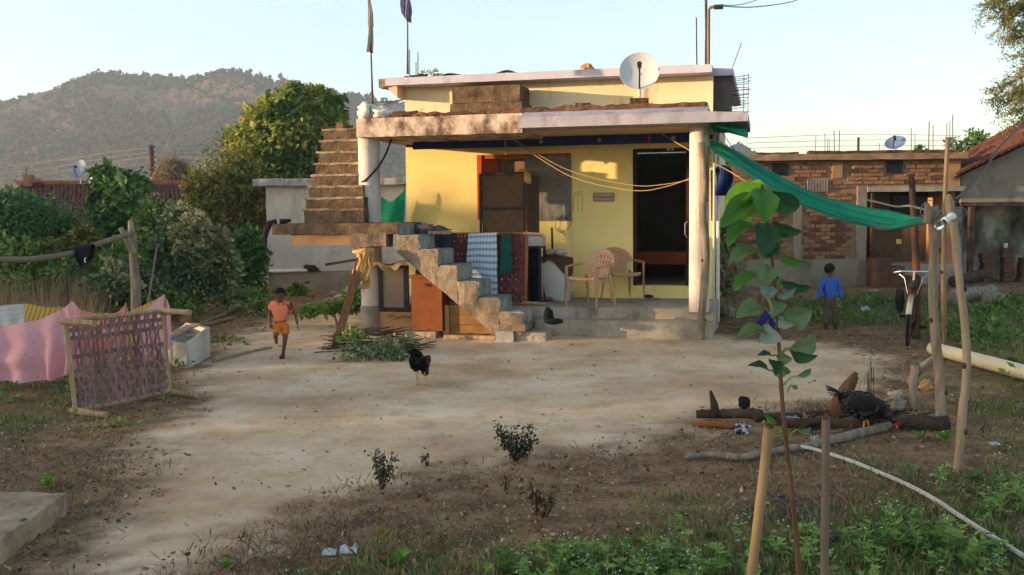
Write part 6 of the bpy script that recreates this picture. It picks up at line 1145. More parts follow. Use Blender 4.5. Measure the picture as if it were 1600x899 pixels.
# hens: local frame f (forward), s (side)
M_plume = mat('glossy_black_feathers', [L(12, 11, 12), L(30, 27, 28), L(58, 48, 44)], 3, bump=0, rough=.4, attr='var', spec=.5)
def hen(label, foot, f, head_dn, sz=1.0, tail_up=1.0, legsplit=.05, stride=.03, lift=0.0):
    f = Vector(f).normalized(); s_ = Vector((-f.y, f.x, 0)); U_ = Vector((0, 0, 1)); t = thing('hen', label, 'hen', foot); T = lambda a, b, c: foot+(f*a+s_*b+U_*(c+(lift*min(1, max(0, (c-.02)/.1)))))*sz
    hp_ = (.20, .10) if head_dn else (.17, .40); V_ = dict(rump=T(-.10, 0, .235), mid=T(-.01, 0, .225), breast=T(.09, 0, .215 if not head_dn else .19), nk=T(.145, 0, .26 if not head_dn else .16), nk2=T(.16, 0, .33) if not head_dn else T(.19, 0, .12), hd_=T(*((.165, 0, .375) if not head_dn else (.215, 0, .075))))
    chains = [[('mid', .108*sz), ('rump', (.086*sz, .09*sz)), ('tailb', .045*sz)], [('mid', .108*sz), ('breast', .088*sz), ('nk', .054*sz), ('nk2', .027*sz), ('hd_', .024*sz)]]; V_['tailb'] = T(-.16, 0, .27+.03*tail_up)
    for i, b in enumerate((-1, 1)):
        k = 'l%d' % i; V_[k+'a'] = T(-.01, b*.055, .16); V_[k+'b'] = T(.01+stride*b*.3, b*legsplit, .115); chains.append([('mid', .092*sz), (k+'a', .045*sz), (k+'b', .018*sz)])
    mb = MB(); addm(mb, Body(V_).mesh(chains)); mb.build('body', M_feather, t, True)
    bo = t.children[0].data; vn = np.zeros(len(bo.vertices)*3, 'f'); bo.vertices.foreach_get('normal', vn); vc = np.zeros(len(bo.vertices)*3, 'f'); bo.vertices.foreach_get('co', vc); vn = vn.reshape(-1, 3); vc = vc.reshape(-1, 3)+np.array(foot); rf_ = np.random.RandomState(5)
    k_ = np.where(vc[:, 2]-foot.z > (.16+lift*.8)*sz if not head_dn else vc[:, 2]-foot.z > .12*sz)[0]; k_ = np.repeat(k_, 3); D_ = -np.array(f)[None]+rf_.normal(size=(len(k_), 3))*.22+vn[k_]*.03-np.array([0, 0, .35]); polys('feathers', leafpolys(vc[k_]+rf_.normal(size=(len(k_), 3))*.008*sz, D_, vn[k_]+rf_.normal(size=(len(k_), 3))*.15, (.024+.022*rf_.rand(len(k_)))*sz, (.016+.008*rf_.rand(len(k_)))*sz, 6), M_plume, t, kind='stuff')
    for i in range(9):
        a = (i-4)*.10; mb = MB(); ln = .15*(1-.04*abs(i-4)); p0 = T(-.13, .006*(i-4), .27); d = (-f*.55+s_*a*1.0+U_*(.85*tail_up-.12*abs(i-4)*.5)).normalized(); w_ = s_*.036*sz
        mb.grid(lambda u, v: p0+d*ln*sz*v+(-f*.05*v*v+w_*(u-.5)*(1.2+v-1.1*v**4)), 2, 5); mb.build('tail_feather', M_feather, t, True)
    for b in (-1, 1):
        mb = MB(); mb.blob(T(-.03, b*.10, .235), (.115*sz, .022*sz, .065*sz), 12, 7, .12, 3, 2, (f, s_, U_)); mb.build('wing', M_feather, t, True)
        k0 = V_['l0b' if b < 0 else 'l1b']; ft = T(.01+stride*b, b*(legsplit+.005), .008); mb = MB(); kn = lerp(k0, ft, .1)-f*.012; mb.tube([k0, kn, ft], [.010*sz, .008*sz, .008*sz], 6)
        for an in (-.55, 0, .55, 3.14): dd = (f*math.cos(an)+s_*math.sin(an)); mb.tube([ft, ft+dd*.03*sz+U_*.004, ft+dd*(.055 if an < 3 else .025)*sz-U_*.004], [.007*sz, .006*sz, .003*sz], 5)
        mb.build('leg', M_henleg, t)
    h = V_['hd_']; hf = (f if not head_dn else (f*.5-U_).normalized()); hu = (U_-hf*hf.z).normalized() if abs(hf.z) < .99 else -f
    if head_dn: hu = (f*.8+U_*.4).normalized()
    mb = MB(); mb.tube([h+hf*.015*sz, h+hf*.05*sz], [.011*sz, .002*sz], 6); mb.build('beak', M_henleg, t)
    mb = MB()
    for k in range(4): mb.blob(h+hu*.026*sz+hf*(.018-.012*k)*sz, (.004*sz, .008*sz, .013*sz), 6, 5, 0, 1, 0, (s_, hf, hu))
    mb.build('comb', M_hencomb, t, True); mb = MB(); mb.blob(h-hu*.02*sz+hf*.012*sz, (.008*sz, .012*sz, .02*sz), 6, 5, 0, 1, 0, (s_, hf, hu)); mb.blob(h+hf*.006*sz, (.0245*sz, .016*sz, .014*sz), 8, 6, 0, 1, 0, (s_, hf, hu)); mb.build('wattle', M_hencomb, t, True)
    return t
hen('black hen with yellow legs standing in the middle of the yard', GZ(658, 603), (.22, .97, 0), True, .90, 1.3, .055, .03, .085)
hen('black hen pecking the ground beside the old log', GZ(1352, 676), (1, -.25, 0), True, 1.1, .45, .05, .03)
# ------------------------------------------------------------------ brick house
BY = 24.8
def bx(px, py, dY=0): q = P(px, py, BY+dY); return q.x, q.z
bh = thing('brick_house', 'low unplastered brick house with lattice vents and a recessed dark opening', 'house', Vector((8.5, BY, 0)))
XL, XR = 4.6, bx(1499, 300)[0]; ztop = bx(1400, 250)[1]; zsl = bx(1400, 240)[1]; zb = bx(1400, 294)[1]; xo0 = bx(1352, 300)[0]
def ABox(name, m, x0, x1, y0, y1, z0, z1, parent, rough=0, seed=0, res=.3):
    mb = MB()
    if rough: mb.rbox(lambda u, v, z: Vector((u, v, z)), (x0, x1, y0, y1, z0, z1), res, rough, 3, seed)
    else: mb.box(((x0+x1)/2, (y0+y1)/2, (z0+z1)/2), (x1-x0, y1-y0, z1-z0))
    return mb.build(name, m, parent)
zpl = bx(1290, 405)[1]; zm = bx(1300, 296)[1]
xa, xb_ = bx(1240, 350)[0], bx(1252, 350)[0]; xc, xd = bx(1338, 350)[0], bx(1353, 350)[0]
ABox('wall', M_mortar, XL, xc, BY+.02, BY+.24, -.1, zm, bh); ABox('wall', M_mortar, XL, XR, BY+.021, BY+.24, zm+.004, ztop, bh)
ABox('plinth_plaster', M_greyplaster, XL, xc, BY-.02, BY+.018, -.1, zpl, bh, .012, 1); ABox('pillar', M_greyplaster, xa, xb_, BY-.03, BY+.018, zpl+.003, bx(1245, 318)[1], bh, .008, 2); ABox('pillar', M_greyplaster, xc+.003, xd, BY-.05, BY+.24, -.1, zb+.05, bh, .01, 3, .15)
ABox('lintel', M_cem, xd+.003, XR+.1, BY-.10, BY+.24, zb-.09, zb+.03, bh, .008, 4, .2); ABox('parapet_slab', M_mortar, XL, XR+.1, BY-.22, BY+4.5, ztop+.004, zsl, bh, .02, 5, .3)
for x0, x1, dz in ((1262, 1500, .07), (1180, 1245, .05)): ABox('parapet_course', M_brick2, bx(x0, 240)[0], bx(x1, 240)[0], BY-.14, BY+.1, zsl+.003, zsl+dz, bh, .02, int(x0), .12)
ABox('corner_post', M_mudwall, bx(1480, 280)[0], XR, BY-.035, BY+.018, zb+.035, ztop, bh, .006, 6); ABox('plaster_patch', M_mudwall, bx(1300, 280)[0], bx(1316, 280)[0], BY-.015, BY+.0195, bx(1300, 279)[1], ztop-.05, bh, .006, 7)
# recess behind the opening
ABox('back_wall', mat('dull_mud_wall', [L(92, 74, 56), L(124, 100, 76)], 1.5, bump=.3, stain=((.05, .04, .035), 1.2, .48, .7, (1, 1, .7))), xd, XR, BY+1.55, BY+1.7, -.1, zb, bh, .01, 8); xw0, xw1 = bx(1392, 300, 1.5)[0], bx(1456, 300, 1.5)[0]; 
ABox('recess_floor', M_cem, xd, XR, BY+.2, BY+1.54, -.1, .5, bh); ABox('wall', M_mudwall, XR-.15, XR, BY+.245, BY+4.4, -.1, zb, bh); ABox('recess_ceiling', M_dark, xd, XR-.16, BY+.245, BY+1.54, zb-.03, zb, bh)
ABox('dark_window_panel', M_black, xw0, xw1, BY+1.50, BY+1.548, bx(1400, 336, 1.5)[1], zb-.02, bh); ABox('dark_doorway_panel', M_black, xd+.04, bx(1366, 340, 1.2)[0], BY+1.46, BY+1.546, .5, zb-.05, bh); ABox('door_post', M_brownplank, bx(1366, 340, 1.2)[0], bx(1370, 340, 1.2)[0], BY+1.42, BY+1.54, .5, zb-.1, bh)  # black panels paint the darkness of the window and door openings
for k, (x0, x1, y0) in enumerate(((1353, 1376, 405), (1376, 1398, 417), (1398, 1415, 432))): ABox('step', M_brick2, bx(x0, 420)[0]+.004, bx(x1, 420)[0], BY-.7, BY-.06, -.1, bx(x0, y0, -.6)[1], bh, .02, 9+k, .12)
# lattice vents
def jali(x0, x1, y0, y1, m, nx_, nz_):
    (xa_, z1), (xb2, z0) = bx(x0, y0), bx(x1, y1); fr = bpy.data.objects.new('lattice_vent', None); col.objects.link(fr); fr.parent = bh; fr.location = Vector(((xa_+xb2)/2, BY-.01, (z0+z1)/2))-parent_base(bh)
    mb = MB(); mb.box(((xa_+xb2)/2, BY+.012, (z0+z1)/2), (xb2-xa_, .014, z1-z0)); mb.build('dark_backing', M_black, fr); dx, dz = (xb2-xa_)/nx_, (z1-z0)/nz_
    mb = MB()
    for i in range(nx_+1): mb.box((xa_+i*dx, BY-.02, (z0+z1)/2), (.022, .03, z1-z0+.02))
    for j in range(nz_+1): mb.box(((xa_+xb2)/2, BY-.0185, z0+j*dz), (xb2-xa_+.02, .026, .022))
    for i in range(nx_):
        for j in range(nz_):
            c = Vector((xa_+(i+.5)*dx, BY-.017, z0+(j+.5)*dz))
            for s_ in (-1, 1): q = Vector((dx, 0, dz*s_)).normalized(); mb.box(c, (math.hypot(dx, dz), .02, .014), (q, Vector((0, 1, 0)), q.cross(Vector((0, 1, 0)))))
    mb.build('lattice', m, fr, kind='stuff')
jali(1207, 1230, 256, 273, M_dark, 5, 4); jali(1385, 1409, 252, 270, M_dark, 5, 4); jali(1262, 1292, 281, 299, M_greyplaster, 7, 5)
# bricks: the 300 nearest the opening and the lit upper band singly, the rest joined
BL, BHt = .235, .075; spots = []
def inbox(x, z, x0, y0, x1, y1, mrg=.02): (a_, zt), (b_, zl) = bx(x0, y0), bx(x1, y1); return a_-mrg < x+BL/2 and x-BL/2 < b_+mrg and zl-mrg < z+BHt/2 and z-BHt/2 < zt+mrg
z = zpl+.05; j = 0
while z < ztop-.03:
    x = XL+.1+(j % 2)*.125
    while x < XR-.1:
        ok = not (x > xc-.12 and z < zb+.08) and not any(inbox(x, z, *q) for q in ((1207, 256, 1230, 273), (1385, 252, 1409, 270), (1262, 281, 1292, 299), (1300, 240, 1316, 279), (1240, 318, 1252, 460), (1480, 250, 1500, 294))) and abs(z-zm) > .04
        if ok and RND.random() > .03: spots.append((x+RND.uniform(-.012, .012), z+RND.uniform(-.006, .006)))
        x += .252
    z += .094; j += 1
spots.sort(key=lambda q: (0 if q[0] > bx(1245, 300)[0] else 1, -q[1] if q[0] > xd else -5+abs(q[1]-1.5))); protos = []
for k in range(4):
    mb = MB(); mb.rbox(lambda u, v, w_: Vector((u, v, w_)), (-BL/2, BL/2, -.02, .02, -BHt/2, BHt/2), .12, .006, 9, k+3); protos.append(mb.build('brick', M_brick if k < 3 else M_brick2, bh, base=(0, 0, 0)))
for i, (x, z) in enumerate(spots[:300]):
    mw = Matrix.Translation((x, BY+.004+RND.uniform(-.006, .006), z)) @ Matrix.Rotation(RND.uniform(-.03, .03), 4, 'Y')
    if i < 4: m_ = mw.copy(); m_.translation -= parent_base(bh); protos[i].matrix_local = m_
    else: inst(protos[RND.choice((0, 0, 1, 1, 2, 3)) if z > 2.0 else RND.choice((0, 1, 2, 3, 3))], 'brick', bh, mw)
mb = MB()
for x, z in spots[300:]: mb.box((x, BY+.004+RND.uniform(-.006, .006), z), (BL+RND.uniform(-.02, .02), .04, BHt))
mb.build('brickwork', M_brick, bh, kind='stuff')
ROD = ['leftmost steel rod', 'first steel rod of the left pair', 'short steel rod touching the left pair', 'taller steel rod left of the reddish post', 'taller steel rod nearest the left of the reddish post', 'low steel rod between the left pair and the taller rods', 'short steel rod just right of the reddish post', 'shortest thin steel rod left of the blue dish', 'steel rod just right of the blue dish', 'shorter steel rod second to the right of the blue dish', 'thick tall steel rod left of the bamboo pole', 'slightly leaning steel rod right of the thick tall one', 'steel rod just behind the bamboo pole top', 'steel rod right beside the bamboo pole top', 'tallest rightmost steel rod']
# rear rods, post and dish on its roof
for k, (px_, y0, y1, r_) in enumerate(((1274, 237, 212, .008), (1289, 237, 208, .008), (1293, 237, 216, .007), (1304, 237, 204, .010), (1311, 237, 204, .010), (1296, 237, 218, .007), (1374, 237, 224, .008), (1379, 237, 228, .006), (1424, 237, 200, .010), (1430, 237, 210, .008), (1451, 237, 190, .013), (1458, 237, 196, .010), (1480, 237, 192, .010), (1484, 237, 190, .010), (1489, 237, 180, .012))):
    p = P(px_, y0, BY+1.5); p.z = zsl; q = P(px_+RND.uniform(-1, 1), y1, BY+1.5); mb = MB(); mb.tube([p, q], r_, 5); one('steel_rod', mb, M_iron, ROD[k]+' on the brick house roof', 'steel rod', p, 'steel rods standing on the brick house roof')
p = P(1341, 237, BY+1.2); p.z = zsl; mb = MB(); mb.box((p.x, p.y, p.z+.24), (.05, .05, .48)); one('post', mb, M_brick2, 'short reddish post on the brick house roof left of the blue dish', 'post', p)
for k in range(3): wire('wire', [P(1165, 216+k*8, 30), P(1341, 210+k*9, 30), P(1480, 212+k*8, 30), P(1560, 214+k*7, 30)], .007, ['topmost', 'middle', 'lowest'][k]+' of the three thin wires stretched above the brick house', 16)
b = P(1399, 238, BY+.6); b.z = zsl; dish(1398, 219, 0, .25, M_bluedish, 'blue grey satellite dish on the brick house roof', b, (-.35, -.5, 0), tilt=1.1, pole=.28)
# ------------------------------------------------------------------ tiled hut at the right edge
ht = thing('tiled_hut', 'grey mud plastered hut with a red tile roof at the right edge', 'hut', Vector((12.5, 25, 0)))
HY = 25.0; x0, x1 = XR+.12, 17.5; ze0 = P(1497, 274, HY).z; zr = ze0+(x1-x0)*.47
mb = MB(); zq = P(1540, 316, HY).z; mb.hexa([(x0, HY, zq), (x1, HY, zq), (x1, HY+.2, zq), (x0, HY+.2, zq), (x0, HY, ze0-.02), (x1, HY, zr-.02), (x1, HY+.2, zr-.02), (x0, HY+.2, ze0-.02)]); mb.build('gable_wall', M_greyplaster, ht)
ABox('beam', M_darkbark, x0, x1, HY-.03, HY+.2, zq-.1, zq-.004, ht, .02, 2); ABox('post', M_darkbark, bx(1516, 400)[0]+.05, bx(1524, 400)[0]+.05, HY-.02, HY+.12, -.1, zq-.105, ht); ABox('back_wall', M_soot, x0, x1, HY+1.5, HY+1.7, -.1, zq, ht); ABox('side_wall', M_soot, x0, x0+.15, HY+.205, HY+6, -.1, ze0-.1, ht)
mb = MB(); 
RS = lambda a, c: Vector((lerp(x0-.35+.9*c, x1, a), lerp(HY-.35, HY+2.4, c), lerp(ze0-.13, zr+.03, a)+.06+.34*c+.12*c*a))
mb.grid(RS, 30, 10); mb.grid(lambda a, c: RS(a, c)-Vector((0, 0, .05)), 30, 10); mb.build('roof_deck', M_darkbark, ht)
mb = MB()
for j in range(16):
    for i in range(46):
        a = (i+.5)/46+RND.uniform(-.004, .004); c = (j+.3)/16; p = RS(a, c)+Vector((0, 0, .03)); q = RS(a+.03, c)+Vector((0, 0, .075)); r_ = .055
        mb.tube([p, q], [r_, r_*.8], 7)
mb.build('roof_tile', M_tile, ht, kind='stuff')
def pile(px0, px1, py, rows, label):
    p0, p1 = bx(px0, py, .8)[0], bx(px1, py, .8)[0]; t = thing('tile_stack', label, 'tile stack', Vector(((p0+p1)/2, BY+.8, 0)), 'tile stacks under the tiled hut'); n_ = max(1, round((p1-p0)/.28)); proto = None
    for j in range(rows):
        for i in range(n_):
            mw = Matrix.Translation((lerp(p0, p1, (i+.5)/n_)+RND.uniform(-.02, .02), BY+.8+RND.uniform(-.04, .04), .07+.12*j)) @ Matrix.Rotation(RND.uniform(-.12, .12), 4, 'Z')
            if not proto: mb = MB(); mb.rbox(lambda u, v, w_: Vector((u, v, w_)), (-.13, .13, -.12, .12, -.055, .055), .1, .012, 8, 3); proto = mb.build('tile', M_brick2, t, base=(0, 0, 0)); m_ = mw.copy(); m_.translation -= parent_base(t); proto.matrix_local = m_
            else: inst(proto, 'tile', t, mw)
pile(1527, 1553, 430, 6, 'left stack of brown tiles under the tiled hut'); pile(1562, 1584, 430, 7, 'middle stack of brown tiles under the tiled hut with a white cup on top'); pile(1588, 1612, 430, 5, 'right stack of brown tiles under the tiled hut at the picture edge')
q = P(1571, 386, BY+.8); mb = MB(); mb.lathe((q.x, q.y, .07+.12*6+.06), [(0, 0), (.04, 0), (.06, .12), (.055, .12), (.035, .01)], 12); one('cup', mb, M_white, 'white cup on the middle tile stack', 'cup', q)
# ------------------------------------------------------------------ whitewashed building at the left, with pipe
WY = 25.0; wx = lambda px, py: (P(px, py, WY).x, P(px, py, WY).z)
wb = thing('plastered_building', 'low stained whitewashed building with a flat slab roof behind the stairs', 'building', Vector((-4.6, WY, 0))); xl = wx(418, 400)[0]; xr = -2.2; zt = wx(430, 291)[1]; zt2 = wx(430, 280)[1]
ABox('wall', M_whiteplaster, xl, xr, WY, WY+3, wx(430, 425)[1]+.003, zt, wb, .01, 2); ABox('wall_base', M_greyplaster, xl-.01, xr, WY-.02, WY+3, -.1, wx(430, 425)[1], wb, .012, 3); ABox('roof_slab', M_grey, xl-.25, xr+.2, WY-.25, WY+3.2, zt+.003, zt2, wb, .015, 4, .15)
mb = MB(); (ax0, az0), (ax1, _) = wx(417, 424), wx(481, 421); mb.tube([(ax0, WY-.06, .1), (ax0, WY-.06, az0-.04), (ax0+.04, WY-.06, az0), (ax1, WY-.06, az0+.02)], .045, 10); mb.build('drain_pipe', M_white, wb, True)
mb = MB(); mb.blob((wx(487, 418)[0], WY-.06, az0+.06), (.18, .05, .07), 10, 6, .5, 3, 1); mb.build('dark_lump', M_darkbark, wb)  # dark lump at the end of the drain pipe
mb = MB(); mb.tube(wob([H(-6.18, -.86, 1.77), H(-6.28, -.88, 1.75), H(-6.34, -.9, 1.62), H(-6.36, -.9, 1.52)], .012, 5), [.05, .05, .045, .03], 8); mb.tube(wob([H(-6.15, -.8, 1.77), H(-6.0, -.75, 1.79)], .012, 5), [.05, .02], 8); one('garment', mb, mat('dark_maroon_cloth', [L(40, 24, 32), L(58, 38, 46)], 5, bump=.4), 'dark maroon garment hanging over the left end of the stair landing', 'garment', H(-6.2, -.85, 1.75), smooth=True)
q = P(545, 405, 22); mb = MB(); mb.grid(lambda a, c: P(lerp(508, 558, a), lerp(412, 404, a)+3*c, 22+c*.5), 8, 3); mb.grid(lambda a, c: P(lerp(508, 558, a), lerp(412, 404, a)+3*c+1, 22.02+c*.5), 8, 3); one('tin_sheet', mb, M_whiteplaster, 'pale flat sheet jutting out behind the leaning plank', 'sheet', q)
for k, (px_, py_, sx, sz_) in enumerate(((530, 472, .16, .1), (548, 462, .2, .14), (522, 462, .12, .08), (556, 478, .16, .11), (540, 446, .22, .06), (515, 474, .1, .07))): stone(px_, py_, sx, sx*.8, sz_, ['flat stone low in the heap', 'large rounded stone of the heap', 'small stone at the left of the heap', 'stone by the column side of the heap', 'flat slab on top of the heap', 'small outer stone at the left edge of the heap'][k]+' by the whitewashed building', None, 20+k, 'stones heaped by the whitewashed building')
# ------------------------------------------------------------------ long tiled house at the left
tx = lambda px, py, Y_: P(px, py, Y_)
th = thing('tiled_house', 'long low house with a dark red tile roof behind the bushes at the left', 'house', Vector((-13, 33, 0))); r0, r1 = P(30, 292, 36), P(330, 291, 36); e0, e1 = P(20, 368, 32), P(345, 366, 32)
RT = lambda a, c: lerp(lerp(r0, r1, a), lerp(e0, e1, a), c)
mb = MB(); mb.grid(RT, 10, 4); mb.grid(lambda a, c: RT(a, c)-Vector((0, 0, .1)), 10, 4); mb.build('roof_deck', M_darkbark, th); mb = MB()
for j in range(12):
    for i in range(46): a = (i+.5)/46+RND.uniform(-.004, .004); c = (j+.5)/12; p = RT(a, c-.045)+Vector((0, 0, .06+RND.uniform(0, .05))); q = RT(a+RND.uniform(-.003, .003), c+.05)+Vector((0, 0, .07)); mb.tube([p, q], [.065, .085], 6)
mb.build('roof_tile', M_tile, th, kind='stuff'); mb = MB(); mb.rbox(lambda u, v, z: RT(u, 0)+Vector((0, v, z)), (0, 1, -.15, .15, .04, .20), .03, .03, 3, 2); mb.build('ridge', mat('sun_orange_ridge_clay', [L(140, 84, 54), L(176, 112, 74)], 3, bump=.5), th)  # orange ridge colour stands for the low sun catching the ridge
mb = MB(); mb.hexa([e0+Vector((.3, .8, -3)), e1+Vector((-.3, .8, -3)), e1+Vector((-.3, 4, -3)), e0+Vector((.3, 4, -3)), e0+Vector((.3, .8, .1)), e1+Vector((-.3, .8, .1)), e1+Vector((-.3, 4, .1)), e0+Vector((.3, 4, .1))]); mb.build('wall', M_mudwall, th)
b = P(126, 283, 35.5); dish(126, 265, 0, .33, M_bluedish, 'blue satellite dish on the ridge of the tiled house', b-Vector((0, 0, .1)), (-.45, -.8, 0), tilt=.3, pole=.5)
p = P(46, 287, 35.6); t = thing('chimney_pot', 'small brick chimney stub at the left end of the tile ridge', 'chimney', p); mb = MB(); mb.rbox(lambda u, v, z: p+Vector((u, v, z)), (-.14, .14, -.14, .14, -.1, .3), .1, .02, 4, 2); mb.build('stack', M_brick, t); mb = MB(); mb.blob(p+Vector((.25, 0, .05)), (.2, .15, .12), 8, 6, .3, 2, 1); mb.build('mortar_lump', M_brick, t)
mb = MB(); mb.tube([P(41, 290, 35.8), P(41, 262, 35.8)], .025, 6); one('rod', mb, M_greycane, 'thin pale rod beside the chimney stub on the tile ridge', 'rod', P(41, 290, 35.8))
p = P(238, 288, 44); q = P(236, 227, 44); t = thing('utility_pole', 'dark weathered pole with metal brackets carrying the wires before the hill', 'pole', Vector((p.x, p.y, 0))); mb = MB(); mb.tube([(p.x, p.y, 0), q], [.12, .10], 8); mb.build('trunk', M_darkbark, t)
for k in range(5): z_ = lerp(q.z, p.z, .05+.13*k); mb = MB(); mb.box((q.x+.1, q.y-.1, z_), (.14, .1, .09)); mb.build('bracket', M_iron, t)
for k in range(4):
    y0 = [259, 269, 278, 290][k]; y1 = [229, 236, 243, 252][k]; wire('power_line', [P(-80, y0+9, 60), P(60, y0-4, 55), P(236, y1+2, 44), P(400, y1+1, 48), P(640, y1+4, 60)], .010, ['topmost', 'second', 'third', 'lowest'][k]+' power line crossing before the hill at the left', 20, M_wire, 'power line')
p = P(243, 285, 42); mb = MB(); mb.box(p, (.3, .3, .4)); one('meter_box', mb, M_white, 'small white box beside the dark utility pole', 'box', p)
hs = P(272, 288, 40); t = thing('hay_heap', 'brown heap of hay behind the tile ridge', 'hay heap', hs); mb = MB(); mb.blob(hs+Vector((0, 0, -.1)), (.85, .7, 1.0), 14, 9, .15, 2, 3); mb.build('heap', M_straw, t, True)
C = []; 
rs = np.random.RandomState(9); d = rdir(1600, rs); d[:, 2] = np.abs(d[:, 2]); C = np.array(hs)+d*np.array([.88, .72, 1.0]); V = leafpolys(C, rs.normal(size=d.shape)+np.array([.3, 0, -.6]), d, .32*rs.rand(1600)+.1, np.full(1600, .03)); polys('stalks', V, M_straw, t, kind='stuff')
p = P(152, 290, 35.2); mb = MB(); mb.blob(p+Vector((-.05, 0, .1)), (.24, .2, .26), 10, 7, .2, 2, 3); one('white_sack', mb, MATS['white_sack_plastic'], 'pale sack standing on the tile ridge by the blue dish', 'sack', p)
# ------------------------------------------------------------------ trees and bushes
def plant(name, label, cat, base, clumps, n, size, m, seed, trunkr=.05, limbs=5, k=4, aspect=.55, droop=.3, group=None, shell=.5, tm=None):
    t = thing(name, label, cat, base, group); V, va = crown(clumps, n, size, k, droop, shell, aspect, seed); polys('crown' if cat == 'tree' else 'foliage', V, m, t, var=va, kind='stuff'); mb = MB(); rr = random.Random(seed); top = sum((Vector(c) for c, r in clumps), Vector())/len(clumps); mid = lerp(base, top, .55)
    mb.tube(wob([base-Vector((0, 0, .05)), lerp(base, mid, .5), mid, top], trunkr, 1, seed), [trunkr*1.25, trunkr, trunkr*.8, trunkr*.4], 8)
    for c, r in rr.sample(clumps, min(limbs, len(clumps))): c = Vector(c); mb.tube(wob([lerp(base, mid, rr.uniform(.5, 1)), lerp(mid, c, .5), c], trunkr, 1, seed+1), [trunkr*.6, trunkr*.4, trunkr*.15], 6)
    mb.build('trunk' if cat == 'tree' else 'stem', tm or M_bark, t); return t
def cl_px(lst, Y_, flat=.7): return [(tuple(P(a, b, Y_+dy)), (r/FPX*Y_, r/FPX*Y_*flat, r2/FPX*Y_)) for a, b, r, r2, dy in lst]
G0 = lambda px, Y_: Vector((P(px, 400, Y_).x, Y_, 0))
TY = 30.0
plant('leafy_tree', 'large lush green tree with yellow sunlight in its leaf colour before the hill', 'tree', G0(450, TY), cl_px([(455, 165, 38, 30, 0), (490, 160, 30, 24, .4), (420, 185, 40, 28, -.3), (395, 215, 34, 28, -.5), (450, 210, 50, 38, -.6), (500, 200, 38, 34, .2), (480, 245, 44, 36, -.3), (420, 255, 46, 32, -.7), (440, 285, 44, 26, -.8), (465, 150, 16, 16, 0), (520, 175, 18, 26, .4), (375, 232, 18, 22, -.3), (440, 178, 24, 20, -.8), (510, 240, 30, 34, 0), (530, 210, 14, 22, .3)], TY), 15000, .16, LF_tree, 31, .16, 8, 6)
plant('leafy_tree', 'smaller yellow flowering tree in front of the large green tree', 'tree', G0(350, 27), cl_px([(345, 300, 44, 30, 0), (385, 285, 34, 30, -.2), (395, 320, 36, 36, .2), (330, 325, 36, 26, -.4), (365, 340, 36, 26, 0), (405, 360, 24, 34, .2), (310, 295, 24, 20, .2), (375, 255, 22, 30, 0)], 27), 9000, .11, LF_yel, 32, .09, 6)
plant('leafy_tree', 'pale thin tree standing behind the yellow flowering tree', 'tree', G0(345, 33), cl_px([(345, 240, 30, 30, 0), (325, 265, 26, 22, 0), (365, 225, 22, 24, 0), (340, 280, 30, 20, 0)], 33), 1500, .14, leafmat('pale_tree_leaves', L(90, 104, 70), L(124, 134, 92), L(150, 150, 104)), 33, .06, 5)  # leaves in a paler green than the neighbouring trees
plant('bush', 'tall dark green creeper covered bush before the tiled roof', 'bush', G0(180, 24), cl_px([(178, 290, 30, 20, 0), (160, 320, 22, 30, 0), (195, 320, 26, 34, -.3), (185, 360, 34, 30, -.3), (205, 290, 22, 16, 0), (165, 275, 10, 14, 0), (150, 268, 8, 8, 0), (168, 264, 8, 6, 0), (200, 380, 30, 26, 0)], 24), 5500, .12, LF_dark, 34, .06, 5, 6, .7)
plant('bush', 'broad dark green bush at the left edge of the picture', 'bush', G0(45, 22), cl_px([(20, 325, 44, 28, 0), (60, 345, 36, 30, -.3), (95, 345, 26, 24, 0), (20, 360, 40, 28, 0), (70, 375, 34, 20, 0), (-40, 340, 50, 40, 0), (105, 365, 16, 16, 0)], 22), 8500, .09, LF_dark, 35, .06, 5)
plant('bush', 'low yellow flowered shrub below the broad dark bush', 'bush', G0(100, 19), cl_px([(95, 385, 28, 14, 0), (130, 375, 20, 16, 0), (60, 395, 30, 14, 0), (150, 395, 24, 18, 0), (15, 400, 26, 16, 0)], 19), 2600, .09, leafmat('yellow_green_leaves', L(84, 92, 34), L(120, 118, 44), L(190, 150, 40), pos=[.25, .55, .85]), 36, .03, 4)
plant('bush', 'mid green bush between the creeper bush and the grey green bush', 'bush', G0(245, 22), cl_px([(240, 335, 26, 24, 0), (225, 365, 24, 26, 0), (260, 350, 24, 26, .2), (245, 385, 32, 24, 0), (285, 345, 18, 20, .4)], 22), 3000, .12, LF_mid, 37, .05, 4)
plant('bush', 'grey green broad leaved bush right of the forked post', 'bush', G0(310, 19.5), cl_px([(275, 350, 22, 24, 0), (300, 370, 30, 30, -.2), (330, 385, 28, 30, 0), (265, 395, 30, 30, 0), (310, 415, 36, 32, -.3), (345, 420, 26, 34, 0), (255, 430, 26, 26, 0), (300, 452, 40, 20, -.2), (350, 455, 26, 18, 0)], 19.5), 7500, .10, LF_grey, 38, .05, 5, 6, .7, .1)
plant('bush', 'low grey green bush just behind the pink cloths', 'bush', G0(185, 17), cl_px([(165, 450, 24, 20, 0), (195, 455, 22, 18, 0), (180, 425, 20, 18, .3), (225, 450, 20, 22, .3)], 17), 2400, .10, LF_grey, 39, .03, 4, 6, .7, .1)
plant('bush', 'dark shrub filling the corner beside the whitewashed wall', 'bush', G0(388, 22.5), cl_px([(390, 385, 22, 26, 0), (375, 415, 26, 26, 0), (400, 420, 16, 30, 0), (385, 445, 26, 16, 0)], 22.5), 2400, .12, LF_dark, 40, .05, 4)
plant('weed_clump', 'green weeds growing by the stone heap', 'weeds', G0(525, 17.2), cl_px([(500, 482, 22, 8, 0), (535, 478, 18, 9, 0), (555, 468, 12, 14, 0), (480, 486, 12, 6, 0)], 17.2), 1300, .10, LF_weed, 41, .02, 3)
